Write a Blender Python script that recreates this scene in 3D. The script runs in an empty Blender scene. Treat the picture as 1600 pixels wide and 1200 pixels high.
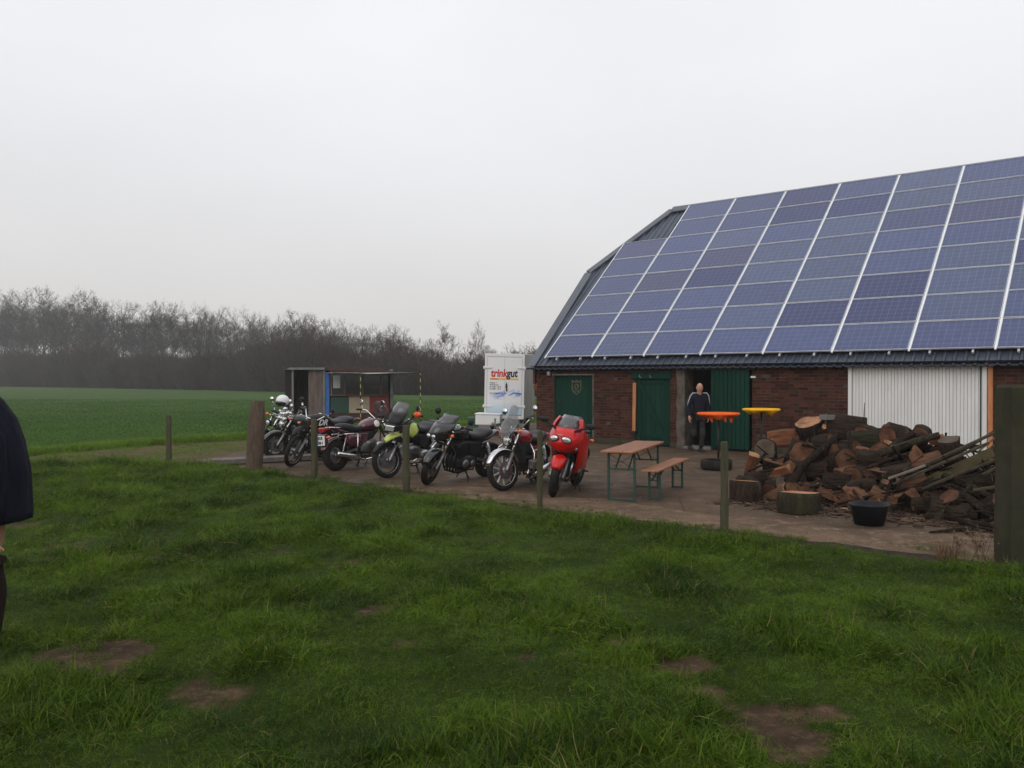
import bpy, bmesh, math, random
import numpy as np
from math import sin, cos, pi, radians, sqrt, atan2, tan
from mathutils import Vector, Matrix, noise
random.seed(7); NR = np.random.RandomState(11)
S = bpy.context.scene
COL = S.collection

# ------------------------------------------------------------------ camera
FOC = 1291.0; CH = 1.84; PITCH = radians(-0.36)
cam = bpy.data.cameras.new('camera'); cob = bpy.data.objects.new('camera', cam); COL.objects.link(cob)
cam.sensor_width = 36.0; cam.lens = 36.0 * FOC / 1600.0
cam.clip_start = 0.05; cam.clip_end = 6000
cob.location = (0, 0, CH); cob.rotation_euler = (pi / 2 + PITCH, 0, 0)
S.camera = cob

# ------------------------------------------------------------------ world (overcast sky)
W = bpy.data.worlds.new('World'); S.world = W; W.use_nodes = True
nt = W.node_tree; nt.nodes.clear()
def wn(t, **k):
    n = nt.nodes.new(t)
    for a, b in k.items(): setattr(n, a, b)
    return n
SUN_EL = radians(38); SUN_AZ = radians(205)
out = wn('ShaderNodeOutputWorld'); bg = wn('ShaderNodeBackground')
sky = wn('ShaderNodeTexSky', sky_type='NISHITA', sun_disc=False); sky.sun_elevation = SUN_EL; sky.sun_rotation = SUN_AZ
sky.air_density = 1.2; sky.dust_density = 4.0
mul = wn('ShaderNodeVectorMath', operation='SCALE'); mul.inputs['Scale'].default_value = 0.10
tc = wn('ShaderNodeTexCoord'); sx = wn('ShaderNodeSeparateXYZ')
ramp = wn('ShaderNodeValToRGB')
cr = ramp.color_ramp
cr.elements[0].position = 0.0; cr.elements[0].color = (0.68, 0.655, 0.65, 1)
cr.elements[1].position = 1.0; cr.elements[1].color = (0.93, 0.94, 0.97, 1)
for p_, c_ in ((0.08, (0.70, 0.68, 0.675, 1)), (0.18, (0.74, 0.735, 0.745, 1)), (0.34, (0.84, 0.845, 0.875, 1))):
    e = cr.elements.new(p_); e.color = c_
nz = wn('ShaderNodeTexNoise'); nz.inputs['Scale'].default_value = 1.6; nz.inputs['Detail'].default_value = 4
nz.inputs['Roughness'].default_value = 0.5
mpn = wn('ShaderNodeMapping'); mpn.inputs['Scale'].default_value = (1, 1, 2.2)
mr = wn('ShaderNodeMapRange'); mr.inputs['From Min'].default_value = 0.3; mr.inputs['From Max'].default_value = 0.7
mr.inputs['To Min'].default_value = 0.94; mr.inputs['To Max'].default_value = 1.05
sc2 = wn('ShaderNodeVectorMath', operation='SCALE')
mx = wn('ShaderNodeMix', data_type='RGBA'); mx.inputs[0].default_value = 0.94
L = nt.links.new
L(tc.outputs['Generated'], sx.inputs[0]); L(sx.outputs['Z'], ramp.inputs[0])
L(tc.outputs['Generated'], mpn.inputs[0]); L(mpn.outputs[0], nz.inputs['Vector']); L(nz.outputs['Fac'], mr.inputs['Value'])
L(ramp.outputs[0], sc2.inputs[0]); L(mr.outputs[0], sc2.inputs['Scale'])
L(sky.outputs[0], mul.inputs[0]); L(mul.outputs[0], mx.inputs[6]); L(sc2.outputs[0], mx.inputs[7])
L(mx.outputs[2], bg.inputs['Color']); L(bg.outputs[0], out.inputs['Surface'])
bg.inputs['Strength'].default_value = 1.1

sd = bpy.data.lights.new('sun', 'SUN'); sd.energy = 0.9; sd.angle = radians(55); sd.color = (1, 0.97, 0.93)
so = bpy.data.objects.new('sun', sd); COL.objects.link(so)
so.rotation_euler = (pi / 2 - SUN_EL, 0, -SUN_AZ + pi)
S.view_settings.view_transform = 'Standard'; S.view_settings.look = 'None'
S.view_settings.exposure = 0.0; S.view_settings.gamma = 1.0; S.view_settings.use_curve_mapping = False
S.render.engine = 'CYCLES'

# ------------------------------------------------------------------ projection helpers (photo pixel -> place)
def ray(u, v):
    x = (u - 800) / FOC; z = (600 - v) / FOC
    return Vector((x, cos(PITCH) - z * sin(PITCH), sin(PITCH) + z * cos(PITCH)))
def at(u, v, Y):
    r = ray(u, v); r = r * (Y / r.y); return Vector((r.x, r.y, r.z + CH))
def gnd(u, v, z=0.0):
    r = ray(u, v); k = (z - CH) / r.z; return Vector((r.x * k, r.y * k, z))
def hit(u, v, P, N):
    r = ray(u, v); o = Vector((0, 0, CH)); k = (P - o).dot(N) / r.dot(N); return o + r * k

# ------------------------------------------------------------------ materials
MATS = {}
def pm(name, col, rough=0.6, metal=0.0, var=0.0, col2=None, scale=6.0, bump=0.0, bscale=None, bdist=0.01, stretch=(1, 1, 1),
       spec=0.5, rnd=0.0, coat=0.0, alpha=1.0, trans=0.0, coords='Object', isl=0.0, thr=(0.35, 0.65), detail=6, dirt=None, dscale=3.0, dthr=(.5, .7)):
    m = bpy.data.materials.new(name); m.use_nodes = True; MATS[name] = m
    t = m.node_tree; N = t.nodes; b = N['Principled BSDF']; K = t.links.new
    b.inputs['Roughness'].default_value = rough; b.inputs['Metallic'].default_value = metal
    b.inputs['Specular IOR Level'].default_value = min(spec, .5 if rough < .6 else .12); b.inputs['Coat Weight'].default_value = coat
    b.inputs['Coat Roughness'].default_value = 0.08
    b.inputs['Alpha'].default_value = alpha; b.inputs['Transmission Weight'].default_value = trans
    col = tuple(col) + (1,)
    b.inputs['Base Color'].default_value = col
    co = N.new('ShaderNodeTexCoord'); mp = N.new('ShaderNodeMapping'); mp.inputs['Scale'].default_value = stretch
    K(co.outputs[coords], mp.inputs[0])
    oi = N.new('ShaderNodeObjectInfo')
    off = N.new('ShaderNodeVectorMath'); off.operation = 'SCALE'; off.inputs[0].default_value = (37, 91, 53)
    K(oi.outputs['Random'], off.inputs['Scale']); K(off.outputs[0], mp.inputs['Location'])
    cur = None
    if col2 is not None:
        n = N.new('ShaderNodeTexNoise'); n.inputs['Scale'].default_value = scale; n.inputs['Detail'].default_value = detail
        n.inputs['Roughness'].default_value = 0.62
        K(mp.outputs[0], n.inputs['Vector'])
        r = N.new('ShaderNodeMapRange'); r.inputs['From Min'].default_value = thr[0]; r.inputs['From Max'].default_value = thr[1]
        K(n.outputs['Fac'], r.inputs['Value'])
        x = N.new('ShaderNodeMix'); x.data_type = 'RGBA'; K(r.outputs[0], x.inputs[0])
        x.inputs[6].default_value = col; x.inputs[7].default_value = tuple(col2) + (1,)
        cur = x.outputs[2]
    if dirt is not None:
        n = N.new('ShaderNodeTexNoise'); n.inputs['Scale'].default_value = dscale; n.inputs['Detail'].default_value = 8
        n.inputs['Roughness'].default_value = 0.7
        K(mp.outputs[0], n.inputs['Vector'])
        r = N.new('ShaderNodeMapRange'); r.inputs['From Min'].default_value = dthr[0]; r.inputs['From Max'].default_value = dthr[1]
        K(n.outputs['Fac'], r.inputs['Value'])
        x = N.new('ShaderNodeMix'); x.data_type = 'RGBA'; K(r.outputs[0], x.inputs[0])
        if cur is not None: K(cur, x.inputs[6])
        else: x.inputs[6].default_value = col
        x.inputs[7].default_value = tuple(dirt) + (1,)
        cur = x.outputs[2]
    if rnd or isl:
        h = N.new('ShaderNodeHueSaturation')
        add = N.new('ShaderNodeMath'); add.operation = 'ADD'
        K(oi.outputs['Random'], add.inputs[0])
        if isl:
            g = N.new('ShaderNodeNewGeometry'); K(g.outputs['Random Per Island'], add.inputs[1])
        else: add.inputs[1].default_value = 0
        fr = N.new('ShaderNodeMath'); fr.operation = 'FRACT'; K(add.outputs[0], fr.inputs[0])
        r = N.new('ShaderNodeMapRange'); K(fr.outputs[0], r.inputs['Value']); amp = max(rnd, isl)
        r.inputs['To Min'].default_value = 1 - amp; r.inputs['To Max'].default_value = 1 + amp
        K(r.outputs[0], h.inputs['Value'])
        r2 = N.new('ShaderNodeMapRange'); m7 = N.new('ShaderNodeMath'); m7.operation = 'MULTIPLY'; m7.inputs[1].default_value = 7.31
        fr2 = N.new('ShaderNodeMath'); fr2.operation = 'FRACT'; K(fr.outputs[0], m7.inputs[0]); K(m7.outputs[0], fr2.inputs[0])
        K(fr2.outputs[0], r2.inputs['Value']); r2.inputs['To Min'].default_value = 0.5 - amp * 0.03; r2.inputs['To Max'].default_value = 0.5 + amp * 0.03
        K(r2.outputs[0], h.inputs['Hue'])
        if cur is not None: K(cur, h.inputs['Color'])
        else: h.inputs['Color'].default_value = col
        cur = h.outputs[0]
    if cur is not None: K(cur, b.inputs['Base Color'])
    if bump:
        n = N.new('ShaderNodeTexNoise'); n.inputs['Scale'].default_value = bscale or scale * 3; n.inputs['Detail'].default_value = 8
        K(mp.outputs[0], n.inputs['Vector'])
        bp = N.new('ShaderNodeBump'); bp.inputs['Strength'].default_value = bump; bp.inputs['Distance'].default_value = bdist
        K(n.outputs['Fac'], bp.inputs['Height']); K(bp.outputs[0], b.inputs['Normal'])
    return m

M = dict(
 rubber=pm('rubber', (.012, .012, .012), .75, col2=(.028, .025, .022), scale=9, bump=.2, bscale=60),
 chrome=pm('chrome', (.75, .75, .76), .16, 1.0, col2=(.5, .49, .48), scale=12),
 steel=pm('brushed_steel', (.42, .42, .43), .38, 1.0, col2=(.28, .27, .26), scale=14),
 alu=pm('cast_aluminium', (.28, .28, .29), .45, .9, col2=(.14, .135, .13), scale=16),
 darkmetal=pm('dark_metal', (.014, .014, .015), .45, .2, col2=(.035, .032, .03), scale=15, spec=.3),
 blackpaint=pm('black_paint', (.008, .008, .01), .22, 0, coat=.6, col2=(.016, .015, .015), scale=9),
 graypaint=pm('smoky_paint', (.03, .032, .034), .35, .3, coat=.3),
 blackplastic=pm('black_plastic', (.012, .012, .013), .5, col2=(.02, .019, .018), scale=20, spec=.2),
 vinyl=pm('seat_vinyl', (.018, .018, .021), .5, bump=.25, bscale=90, bdist=.002, col2=(.028, .027, .03), scale=6, spec=.25),
 maroon=pm('maroon_paint', (.055, .008, .014), .22, coat=.7, col2=(.075, .012, .02), scale=3),
 red=pm('red_paint', (.58, .003, .003), .32, coat=.3, col2=(.46, .005, .004), scale=4, spec=.35),
 darkred=pm('dark_red_paint', (.24, .008, .014), .25, coat=.6, col2=(.18, .008, .012), scale=5),
 lime=pm('lime_paint', (.46, .56, .10), .35, coat=.3, col2=(.40, .48, .09), scale=4),
 orange_lens=pm('orange_lens', (.75, .13, .02), .25, coat=.4),
 orange_guard=pm('orange_guard', (.75, .07, .01), .4),
 red_lens=pm('red_lens', (.32, .01, .01), .2, coat=.5),
 white=pm('white_paint', (.72, .72, .71), .35, dirt=(.5, .47, .42), dscale=5, dthr=(.58, .8)),
 brightrim=pm('polished_rim', (.62, .62, .62), .35, .3, col2=(.5, .5, .49), scale=8),
 plate=pm('plate_white', (.75, .76, .75), .4),
 plateblue=pm('plate_blue', (.03, .08, .4), .4),
 ink=pm('black_ink', (.012, .012, .014), .5),
 redink=pm('red_ink', (.55, .015, .02), .4), yellowink=pm('yellow_ink', (.8, .45, .02), .4),
)
def glassy(name, col, alpha, rough=.05):
    m = bpy.data.materials.new(name); m.use_nodes = True; N = m.node_tree.nodes; K = m.node_tree.links.new
    N.clear(); o = N.new('ShaderNodeOutputMaterial'); tr = N.new('ShaderNodeBsdfTransparent'); p = N.new('ShaderNodeBsdfPrincipled')
    p.inputs['Base Color'].default_value = col + (1,); p.inputs['Roughness'].default_value = rough; p.inputs['Coat Weight'].default_value = .5
    tr.inputs[0].default_value = (.9, .9, .9, 1)
    x = N.new('ShaderNodeMixShader'); x.inputs[0].default_value = alpha
    K(tr.outputs[0], x.inputs[1]); K(p.outputs[0], x.inputs[2]); K(x.outputs[0], o.inputs['Surface'])
    return m
M['screen'] = glassy('clear_screen', (.16, .16, .165), .42)
M['smoke'] = glassy('smoked_screen', (.10, .10, .105), .8, .15)
M['lens'] = pm('lamp_glass', (.55, .57, .58), .08, .7, coat=1.0, col2=(.85, .85, .85), scale=30)
M['mirror'] = pm('mirror_glass', (.8, .82, .84), .04, 1.0)

# ------------------------------------------------------------------ mesh helpers
def frame_for(d):
    d = Vector(d).normalized(); a = Vector((0, 0, 1)) if abs(d.z) < .9 else Vector((1, 0, 0))
    x = a.cross(d).normalized(); y = d.cross(x); return x, y, d
class MB:
    def __init__(s): s.v = []; s.f = []; s.mi = []; s.sm = []; s.cur = 0; s.T = None
    def add(s, vs, fs, smooth=False):
        o = len(s.v)
        for p in vs:
            p = Vector(p)
            if s.T is not None: p = s.T @ p
            s.v.append((p.x, p.y, p.z))
        for f in fs: s.f.append(tuple(i + o for i in f)); s.mi.append(s.cur); s.sm.append(smooth)
        return s
    def box(s, c, sz, R=None, taper=1.0):
        c = Vector(c); hx, hy, hz = sz[0] / 2, sz[1] / 2, sz[2] / 2
        vs = []
        for dz in (-1, 1):
            k = taper if dz > 0 else 1
            for dx, dy in ((-1, -1), (1, -1), (1, 1), (-1, 1)):
                p = Vector((dx * hx * k, dy * hy * k, dz * hz))
                if R is not None: p = R @ p
                vs.append(c + p)
        return s.add(vs, [(0, 3, 2, 1), (4, 5, 6, 7), (0, 1, 5, 4), (1, 2, 6, 5), (2, 3, 7, 6), (3, 0, 4, 7)])
    def bar(s, a, b, w, h=None, up=(0, 0, 1)):
        a = Vector(a); b = Vector(b); h = h or w; d = (b - a).normalized(); up = Vector(up)
        if abs(d.dot(up)) > .98: up = Vector((1, 0, 0))
        x = d.cross(up).normalized(); y = x.cross(d)
        vs = [p + x * (i * w / 2) + y * (j * h / 2) for p in (a, b) for i, j in ((-1, -1), (1, -1), (1, 1), (-1, 1))]
        return s.add(vs, [(0, 3, 2, 1), (4, 5, 6, 7), (0, 1, 5, 4), (1, 2, 6, 5), (2, 3, 7, 6), (3, 0, 4, 7)])
    def tube(s, pts, r, n=8, caps=True, smooth=True, jit=0):
        pts = [Vector(p) for p in pts]; m = len(pts)
        if not isinstance(r, (list, tuple)): r = [r] * m
        x = None; vs = []
        for i, p in enumerate(pts):
            d = (pts[min(i + 1, m - 1)] - pts[max(i - 1, 0)])
            if d.length < 1e-9: d = Vector((0, 0, 1))
            d.normalize()
            if x is None: x, y, _ = frame_for(d)
            else:
                x = (x - d * x.dot(d)); x = x.normalized() if x.length > 1e-6 else frame_for(d)[0]; y = d.cross(x)
            for k in range(n):
                a = 2 * pi * k / n; rr = r[i] * (1 + (random.uniform(-jit, jit) if jit else 0))
                vs.append(p + (x * cos(a) + y * sin(a)) * rr)
        fs = [(i * n + k, i * n + (k + 1) % n, (i + 1) * n + (k + 1) % n, (i + 1) * n + k) for i in range(m - 1) for k in range(n)]
        s.add(vs, fs, smooth)
        if caps:
            o = len(s.v) - m * n
            s.f.append(tuple(o + k for k in reversed(range(n)))); s.f.append(tuple(o + (m - 1) * n + k for k in range(n)))
            s.mi += [s.cur] * 2; s.sm += [False] * 2
        return s
    def lathe(s, prof, n=16, o=(0, 0, 0), ax=(0, 0, 1), smooth=True, close=False):
        o = Vector(o); x, y, d = frame_for(ax); m = len(prof)
        vs = [o + (x * cos(2 * pi * k / n) + y * sin(2 * pi * k / n)) * r + d * h for r, h in prof for k in range(n)]
        rng = m if close else m - 1
        fs = [(i * n + k, i * n + (k + 1) % n, ((i + 1) % m) * n + (k + 1) % n, ((i + 1) % m) * n + k) for i in range(rng) for k in range(n)]
        s.add(vs, fs, smooth)
        if not close:
            ob = len(s.v) - m * n
            if prof[0][0] > 1e-4: s.f.append(tuple(ob + k for k in reversed(range(n)))); s.mi.append(s.cur); s.sm.append(False)
            if prof[-1][0] > 1e-4: s.f.append(tuple(ob + (m - 1) * n + k for k in range(n))); s.mi.append(s.cur); s.sm.append(False)
        return s
    def torus(s, R, r, o=(0, 0, 0), ax=(0, 1, 0), n=32, m=10, sq=1.0):
        prof = [(R + r * cos(2 * pi * k / m), r * sq * sin(2 * pi * k / m)) for k in range(m)]
        return s.lathe(prof, n, o, ax, True, True)
    def ell(s, c, rad, n=12, m=8, R=None):
        c = Vector(c); vs = []; 
        for i in range(m + 1):
            t = pi * i / m
            for k in range(n):
                a = 2 * pi * k / n
                p = Vector((rad[0] * sin(t) * cos(a), rad[1] * sin(t) * sin(a), -rad[2] * cos(t)))
                vs.append(c + (R @ p if R is not None else p))
        fs = [(i * n + k, i * n + (k + 1) % n, (i + 1) * n + (k + 1) % n, (i + 1) * n + k) for i in range(m) for k in range(n)]
        return s.add(vs, fs, True)
    def loft(s, rings, smooth=True, caps=True, closed=True):
        n = len(rings[0]); m = len(rings); vs = [p for r in rings for p in r]
        kk = n if closed else n - 1
        fs = [(i * n + k, i * n + (k + 1) % n, (i + 1) * n + (k + 1) % n, (i + 1) * n + k) for i in range(m - 1) for k in range(kk)]
        s.add(vs, fs, smooth)
        if caps and closed:
            o = len(s.v) - n * m
            s.f.append(tuple(o + k for k in reversed(range(n)))); s.f.append(tuple(o + (m - 1) * n + k for k in range(n)))
            s.mi += [s.cur] * 2; s.sm += [False] * 2
        return s
    def prism(s, pts, a, b):
        """outline pts (Vector list) extruded from offset a to offset b (Vectors)"""
        n = len(pts); a = Vector(a); b = Vector(b); pts = [Vector(p) for p in pts]
        vs = [p + a for p in pts] + [p + b for p in pts]
        fs = [tuple(reversed(range(n))), tuple(range(n, 2 * n))] + [(k, (k + 1) % n, n + (k + 1) % n, n + k) for k in range(n)]
        return s.add(vs, fs)
    def mesh(s, name, mats):
        me = bpy.data.meshes.new(name); me.from_pydata(s.v, [], s.f)
        for m in (mats if isinstance(mats, (list, tuple)) else [mats]): me.materials.append(M[m] if isinstance(m, str) else m)
        me.polygons.foreach_set('material_index', s.mi); me.polygons.foreach_set('use_smooth', s.sm)
        me.update(); return me
    def obj(s, name, mats, parent=None, bevel=0, solid=0, sub=0, fixn=True):
        me = s.mesh(name, mats)
        if fixn and len(s.f) < 4000:
            bm = bmesh.new(); bm.from_mesh(me); bmesh.ops.recalc_face_normals(bm, faces=bm.faces); bm.to_mesh(me); bm.free()
        o = bpy.data.objects.new(name, me); COL.objects.link(o); o.parent = parent
        if solid: md = o.modifiers.new('thickness', 'SOLIDIFY'); md.thickness = solid; md.offset = 0
        if sub: md = o.modifiers.new('smooth', 'SUBSURF'); md.levels = md.render_levels = sub
        if bevel: md = o.modifiers.new('edges', 'BEVEL'); md.width = bevel; md.segments = 2; md.limit_method = 'ANGLE'; md.angle_limit = radians(40)
        return o
def tag(o, label=None, cat=None, group=None, kind=None):
    if label: o['label'] = label
    if cat: o['category'] = cat
    if group: o['group'] = group
    if kind: o['kind'] = kind
    return o
def empty(name, loc, rot=(0, 0, 0), label=None, cat=None, group=None, parent=None):
    o = bpy.data.objects.new(name, None); COL.objects.link(o); o.location = loc; o.rotation_euler = rot
    o.empty_display_size = .2; o.parent = parent
    return tag(o, label, cat, group)
def copy_obj(o, parent=None):
    c = o.copy(); COL.objects.link(c); c.parent = parent; return c
def copy_tree(o, parent=None):
    c = copy_obj(o, parent)
    for ch in list(o.children): copy_tree(ch, c)
    return c
def ringx(x, y, z, hy, hz, n=12, e=2.6):
    r = []
    for k in range(n):
        a = 2 * pi * k / n + pi / n
        ca, sa = cos(a), sin(a)
        r.append(Vector((x, y + hy * abs(ca) ** (2 / e) * (1 if ca > 0 else -1), z + hz * abs(sa) ** (2 / e) * (1 if sa > 0 else -1))))
    return r
def text_obj(txt, size, mat, parent, Mx, name='lettering', shear=0.0, bold=0.0, space=1.0, xs=1.0, extr=.0015, spacing=1.0):
    cu = bpy.data.curves.new('txt', 'FONT'); cu.body = txt; cu.size = size; cu.shear = shear; cu.offset = bold; cu.extrude = extr
    cu.space_character = spacing; cu.align_x = 'LEFT'; cu.resolution_u = 3
    to = bpy.data.objects.new('txt', cu); COL.objects.link(to); bpy.context.view_layer.update()
    me = bpy.data.meshes.new_from_object(to.evaluated_get(bpy.context.evaluated_depsgraph_get()))
    bpy.data.objects.remove(to); me.name = name; me.materials.clear(); me.materials.append(M[mat])
    me.transform(Mx @ Matrix.Diagonal((xs, 1, 1, 1)))
    o = bpy.data.objects.new(name, me); COL.objects.link(o); o.parent = parent
    return o
def instancer(name, pts, rots, scls, idx, sources, label, cat=None):
    """one object: geometry-node instances of small plant clumps on given points"""
    me = bpy.data.meshes.new(name); me.from_pydata([], [], []); n = len(pts)
    me.vertices.add(n); me.vertices.foreach_set('co', np.asarray(pts, np.float32).ravel())
    for nm, arr, ty in (('rot', rots, 'FLOAT_VECTOR'), ('scl', scls, 'FLOAT_VECTOR'), ('pick', idx, 'INT')):
        a = me.attributes.new(nm, ty, 'POINT')
        a.data.foreach_set('vector' if ty == 'FLOAT_VECTOR' else 'value', np.asarray(arr, np.float32 if ty != 'INT' else np.int32).ravel())
    o = bpy.data.objects.new(name, me); COL.objects.link(o)
    c = bpy.data.collections.new(name + '_clumps')
    for q in sources: c.objects.link(q)
    g = bpy.data.node_groups.new(name, 'GeometryNodeTree')
    g.interface.new_socket('Geometry', in_out='INPUT', socket_type='NodeSocketGeometry')
    g.interface.new_socket('Geometry', in_out='OUTPUT', socket_type='NodeSocketGeometry')
    I = g.nodes.new('NodeGroupInput'); O = g.nodes.new('NodeGroupOutput')
    ip = g.nodes.new('GeometryNodeInstanceOnPoints'); ci = g.nodes.new('GeometryNodeCollectionInfo')
    ci.inputs['Collection'].default_value = c; ci.inputs['Separate Children'].default_value = True; ci.inputs['Reset Children'].default_value = True
    def na(nm, ty):
        a = g.nodes.new('GeometryNodeInputNamedAttribute'); a.data_type = ty; a.inputs['Name'].default_value = nm; return a.outputs['Attribute']
    K = g.links.new
    ip.inputs['Pick Instance'].default_value = True
    K(I.outputs[0], ip.inputs['Points']); K(ci.outputs[0], ip.inputs['Instance'])
    K(na('pick', 'INT'), ip.inputs['Instance Index'])
    e = g.nodes.new('FunctionNodeEulerToRotation'); K(na('rot', 'FLOAT_VECTOR'), e.inputs[0]); K(e.outputs[0], ip.inputs['Rotation'])
    K(na('scl', 'FLOAT_VECTOR'), ip.inputs['Scale']); K(ip.outputs[0], O.inputs[0])
    md = o.modifiers.new('grow', 'NODES'); md.node_group = g
    o['kind'] = 'stuff'; tag(o, label, cat)
    return o
# ================================================================== GROUND
def fbm(x, y, s=1.0, o=0.0):
    return noise.fractal(Vector((x * s + o, y * s - o, o)), 1.0, 2.0, 4)
posts_px = [(264, 722), (397, 732), (490, 746), (635, 767), (843, 795), (1131, 828), (1582, 885)]
FP = [gnd(u, v) for u, v in posts_px]
# lawn edge: polyline a little behind (camera side of) the fence line; piecewise in x
EDGE = [(-60, 19.0), (-18, 18.6), (-11, 18.2), (-7.6, 18.1), (-5.4, 16.75), (-3.8, 15.3), (-1.75, 13.35), (.4, 11.45), (2.58, 9.75), (4.9, 7.95), (12, 2.6), (20, -4)]
def edge_y(x):
    for (a, b), (c, d) in zip(EDGE, EDGE[1:]):
        if x <= c: return b + (d - b) * (x - a) / (c - a)
    return EDGE[-1][1]
# bare earth patches in photo pixels: (u, v, half width px, half height px, strength)
BARE = [(150, 1045, 75, 28, 1.3), (125, 1025, 55, 18, .8), (185, 992, 45, 10, .9), (95, 858, 32, 13, .9), (120, 880, 40, 8, .9), (215, 886, 26, 8, .8),
        (325, 945, 32, 11, .9), (385, 935, 25, 7, .5), (290, 882, 25, 6, .6), (430, 872, 22, 7, .6), (545, 888, 28, 9, .75), (585, 962, 22, 7, .6),
        (335, 1015, 20, 10, .5), (500, 1022, 18, 6, .5), (1172, 1145, 82, 42, 1.7), (1130, 1115, 45, 18, 1.2), (1270, 1120, 45, 12, 1.1), (1240, 1170, 55, 20, 1.2), (985, 1022, 32, 12, 1.0), (1060, 1052, 40, 10, .85),
        (640, 1020, 16, 7, .5), (520, 1185, 40, 10, .5), (1400, 1190, 45, 12, .8), (1110, 1090, 35, 8, .9), (935, 992, 28, 6, .7), (1165, 845, 40, 5, .9), (1250, 858, 40, 4, .7), (1560, 880, 60, 7, 1.2), (820, 1045, 14, 12, .6)]
BW = []
for u, v, a, b, k in BARE:
    c = gnd(u, v); r = gnd(u + a, v); t_ = gnd(u, v - b); BW.append((c.x, c.y, abs(r.x - c.x), abs(t_.y - c.y), k))
def bare(x, y):
    m = 0.0
    nse = fbm(x, y, 2.2, 3.1) * 1.5 + fbm(x, y, 8, 1.7) * 1.5
    for cx, cy, rx, ry, k in BW:
        q = ((x - cx) / rx) ** 2 + ((y - cy) / ry) ** 2
        if q < 5: m = max(m, min(1.3, k) * max(0, 1.0 - q * .45) + nse * .9 * max(0, 1 - q * .2))
    m = max(m, (fbm(x, y, .9, 8.0) - .42) * 1.6, (fbm(x, y, 3.1, 5.0) - .5) * 1.5)
    e = edge_y(x) - y
    m = max(m, 1.0 - e / .36 + nse * .35)
    return max(0, min(1, m))
def lawn_h(x, y):
    return .045 + .035 * fbm(x, y, .45, 2) + .018 * fbm(x, y, 1.6, 5)

def grid_mesh(name, xs, ys, fz, keep=None):
    nx, ny = len(xs), len(ys); v = [(x, y, fz(x, y)) for y in ys for x in xs]
    f = []
    for j in range(ny - 1):
        for i in range(nx - 1):
            if keep is None or keep((xs[i] + xs[i + 1]) / 2, (ys[j] + ys[j + 1]) / 2):
                f.append((j * nx + i, j * nx + i + 1, (j + 1) * nx + i + 1, (j + 1) * nx + i))
    me = bpy.data.meshes.new(name); me.from_pydata(v, [], f); me.polygons.foreach_set('use_smooth', [True] * len(f)); me.update()
    return me
# ---- far ground: the crop field, one sheet to the horizon
fld = pm('crop_field', (.044, .090, .014), .95, col2=(.034, .070, .011), scale=.35, bump=.9, bscale=7, bdist=.12, dirt=(.06, .075, .03), dscale=.09, dthr=(.5, .85), spec=.2)
xs = [-3000, -1200, -500, -250] + list(range(-160, 161, 8)) + [250, 500, 1200, 3000]
ys = [-400, -60, -20] + [i * 4 for i in range(-3, 60)] + [260, 320, 500, 1200, 4000]
def field_z(x, y):
    d = sqrt(x * x + y * y); return -.06 + (0 if d < 45 else .25 * noise.noise(Vector((x * .012, y * .012, 0))) * min(1, (d - 45) / 60))
me = grid_mesh('crop_field', xs, ys, field_z); me.materials.append(fld)
o = bpy.data.objects.new('crop_field', me); COL.objects.link(o); o['kind'] = 'structure'
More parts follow.
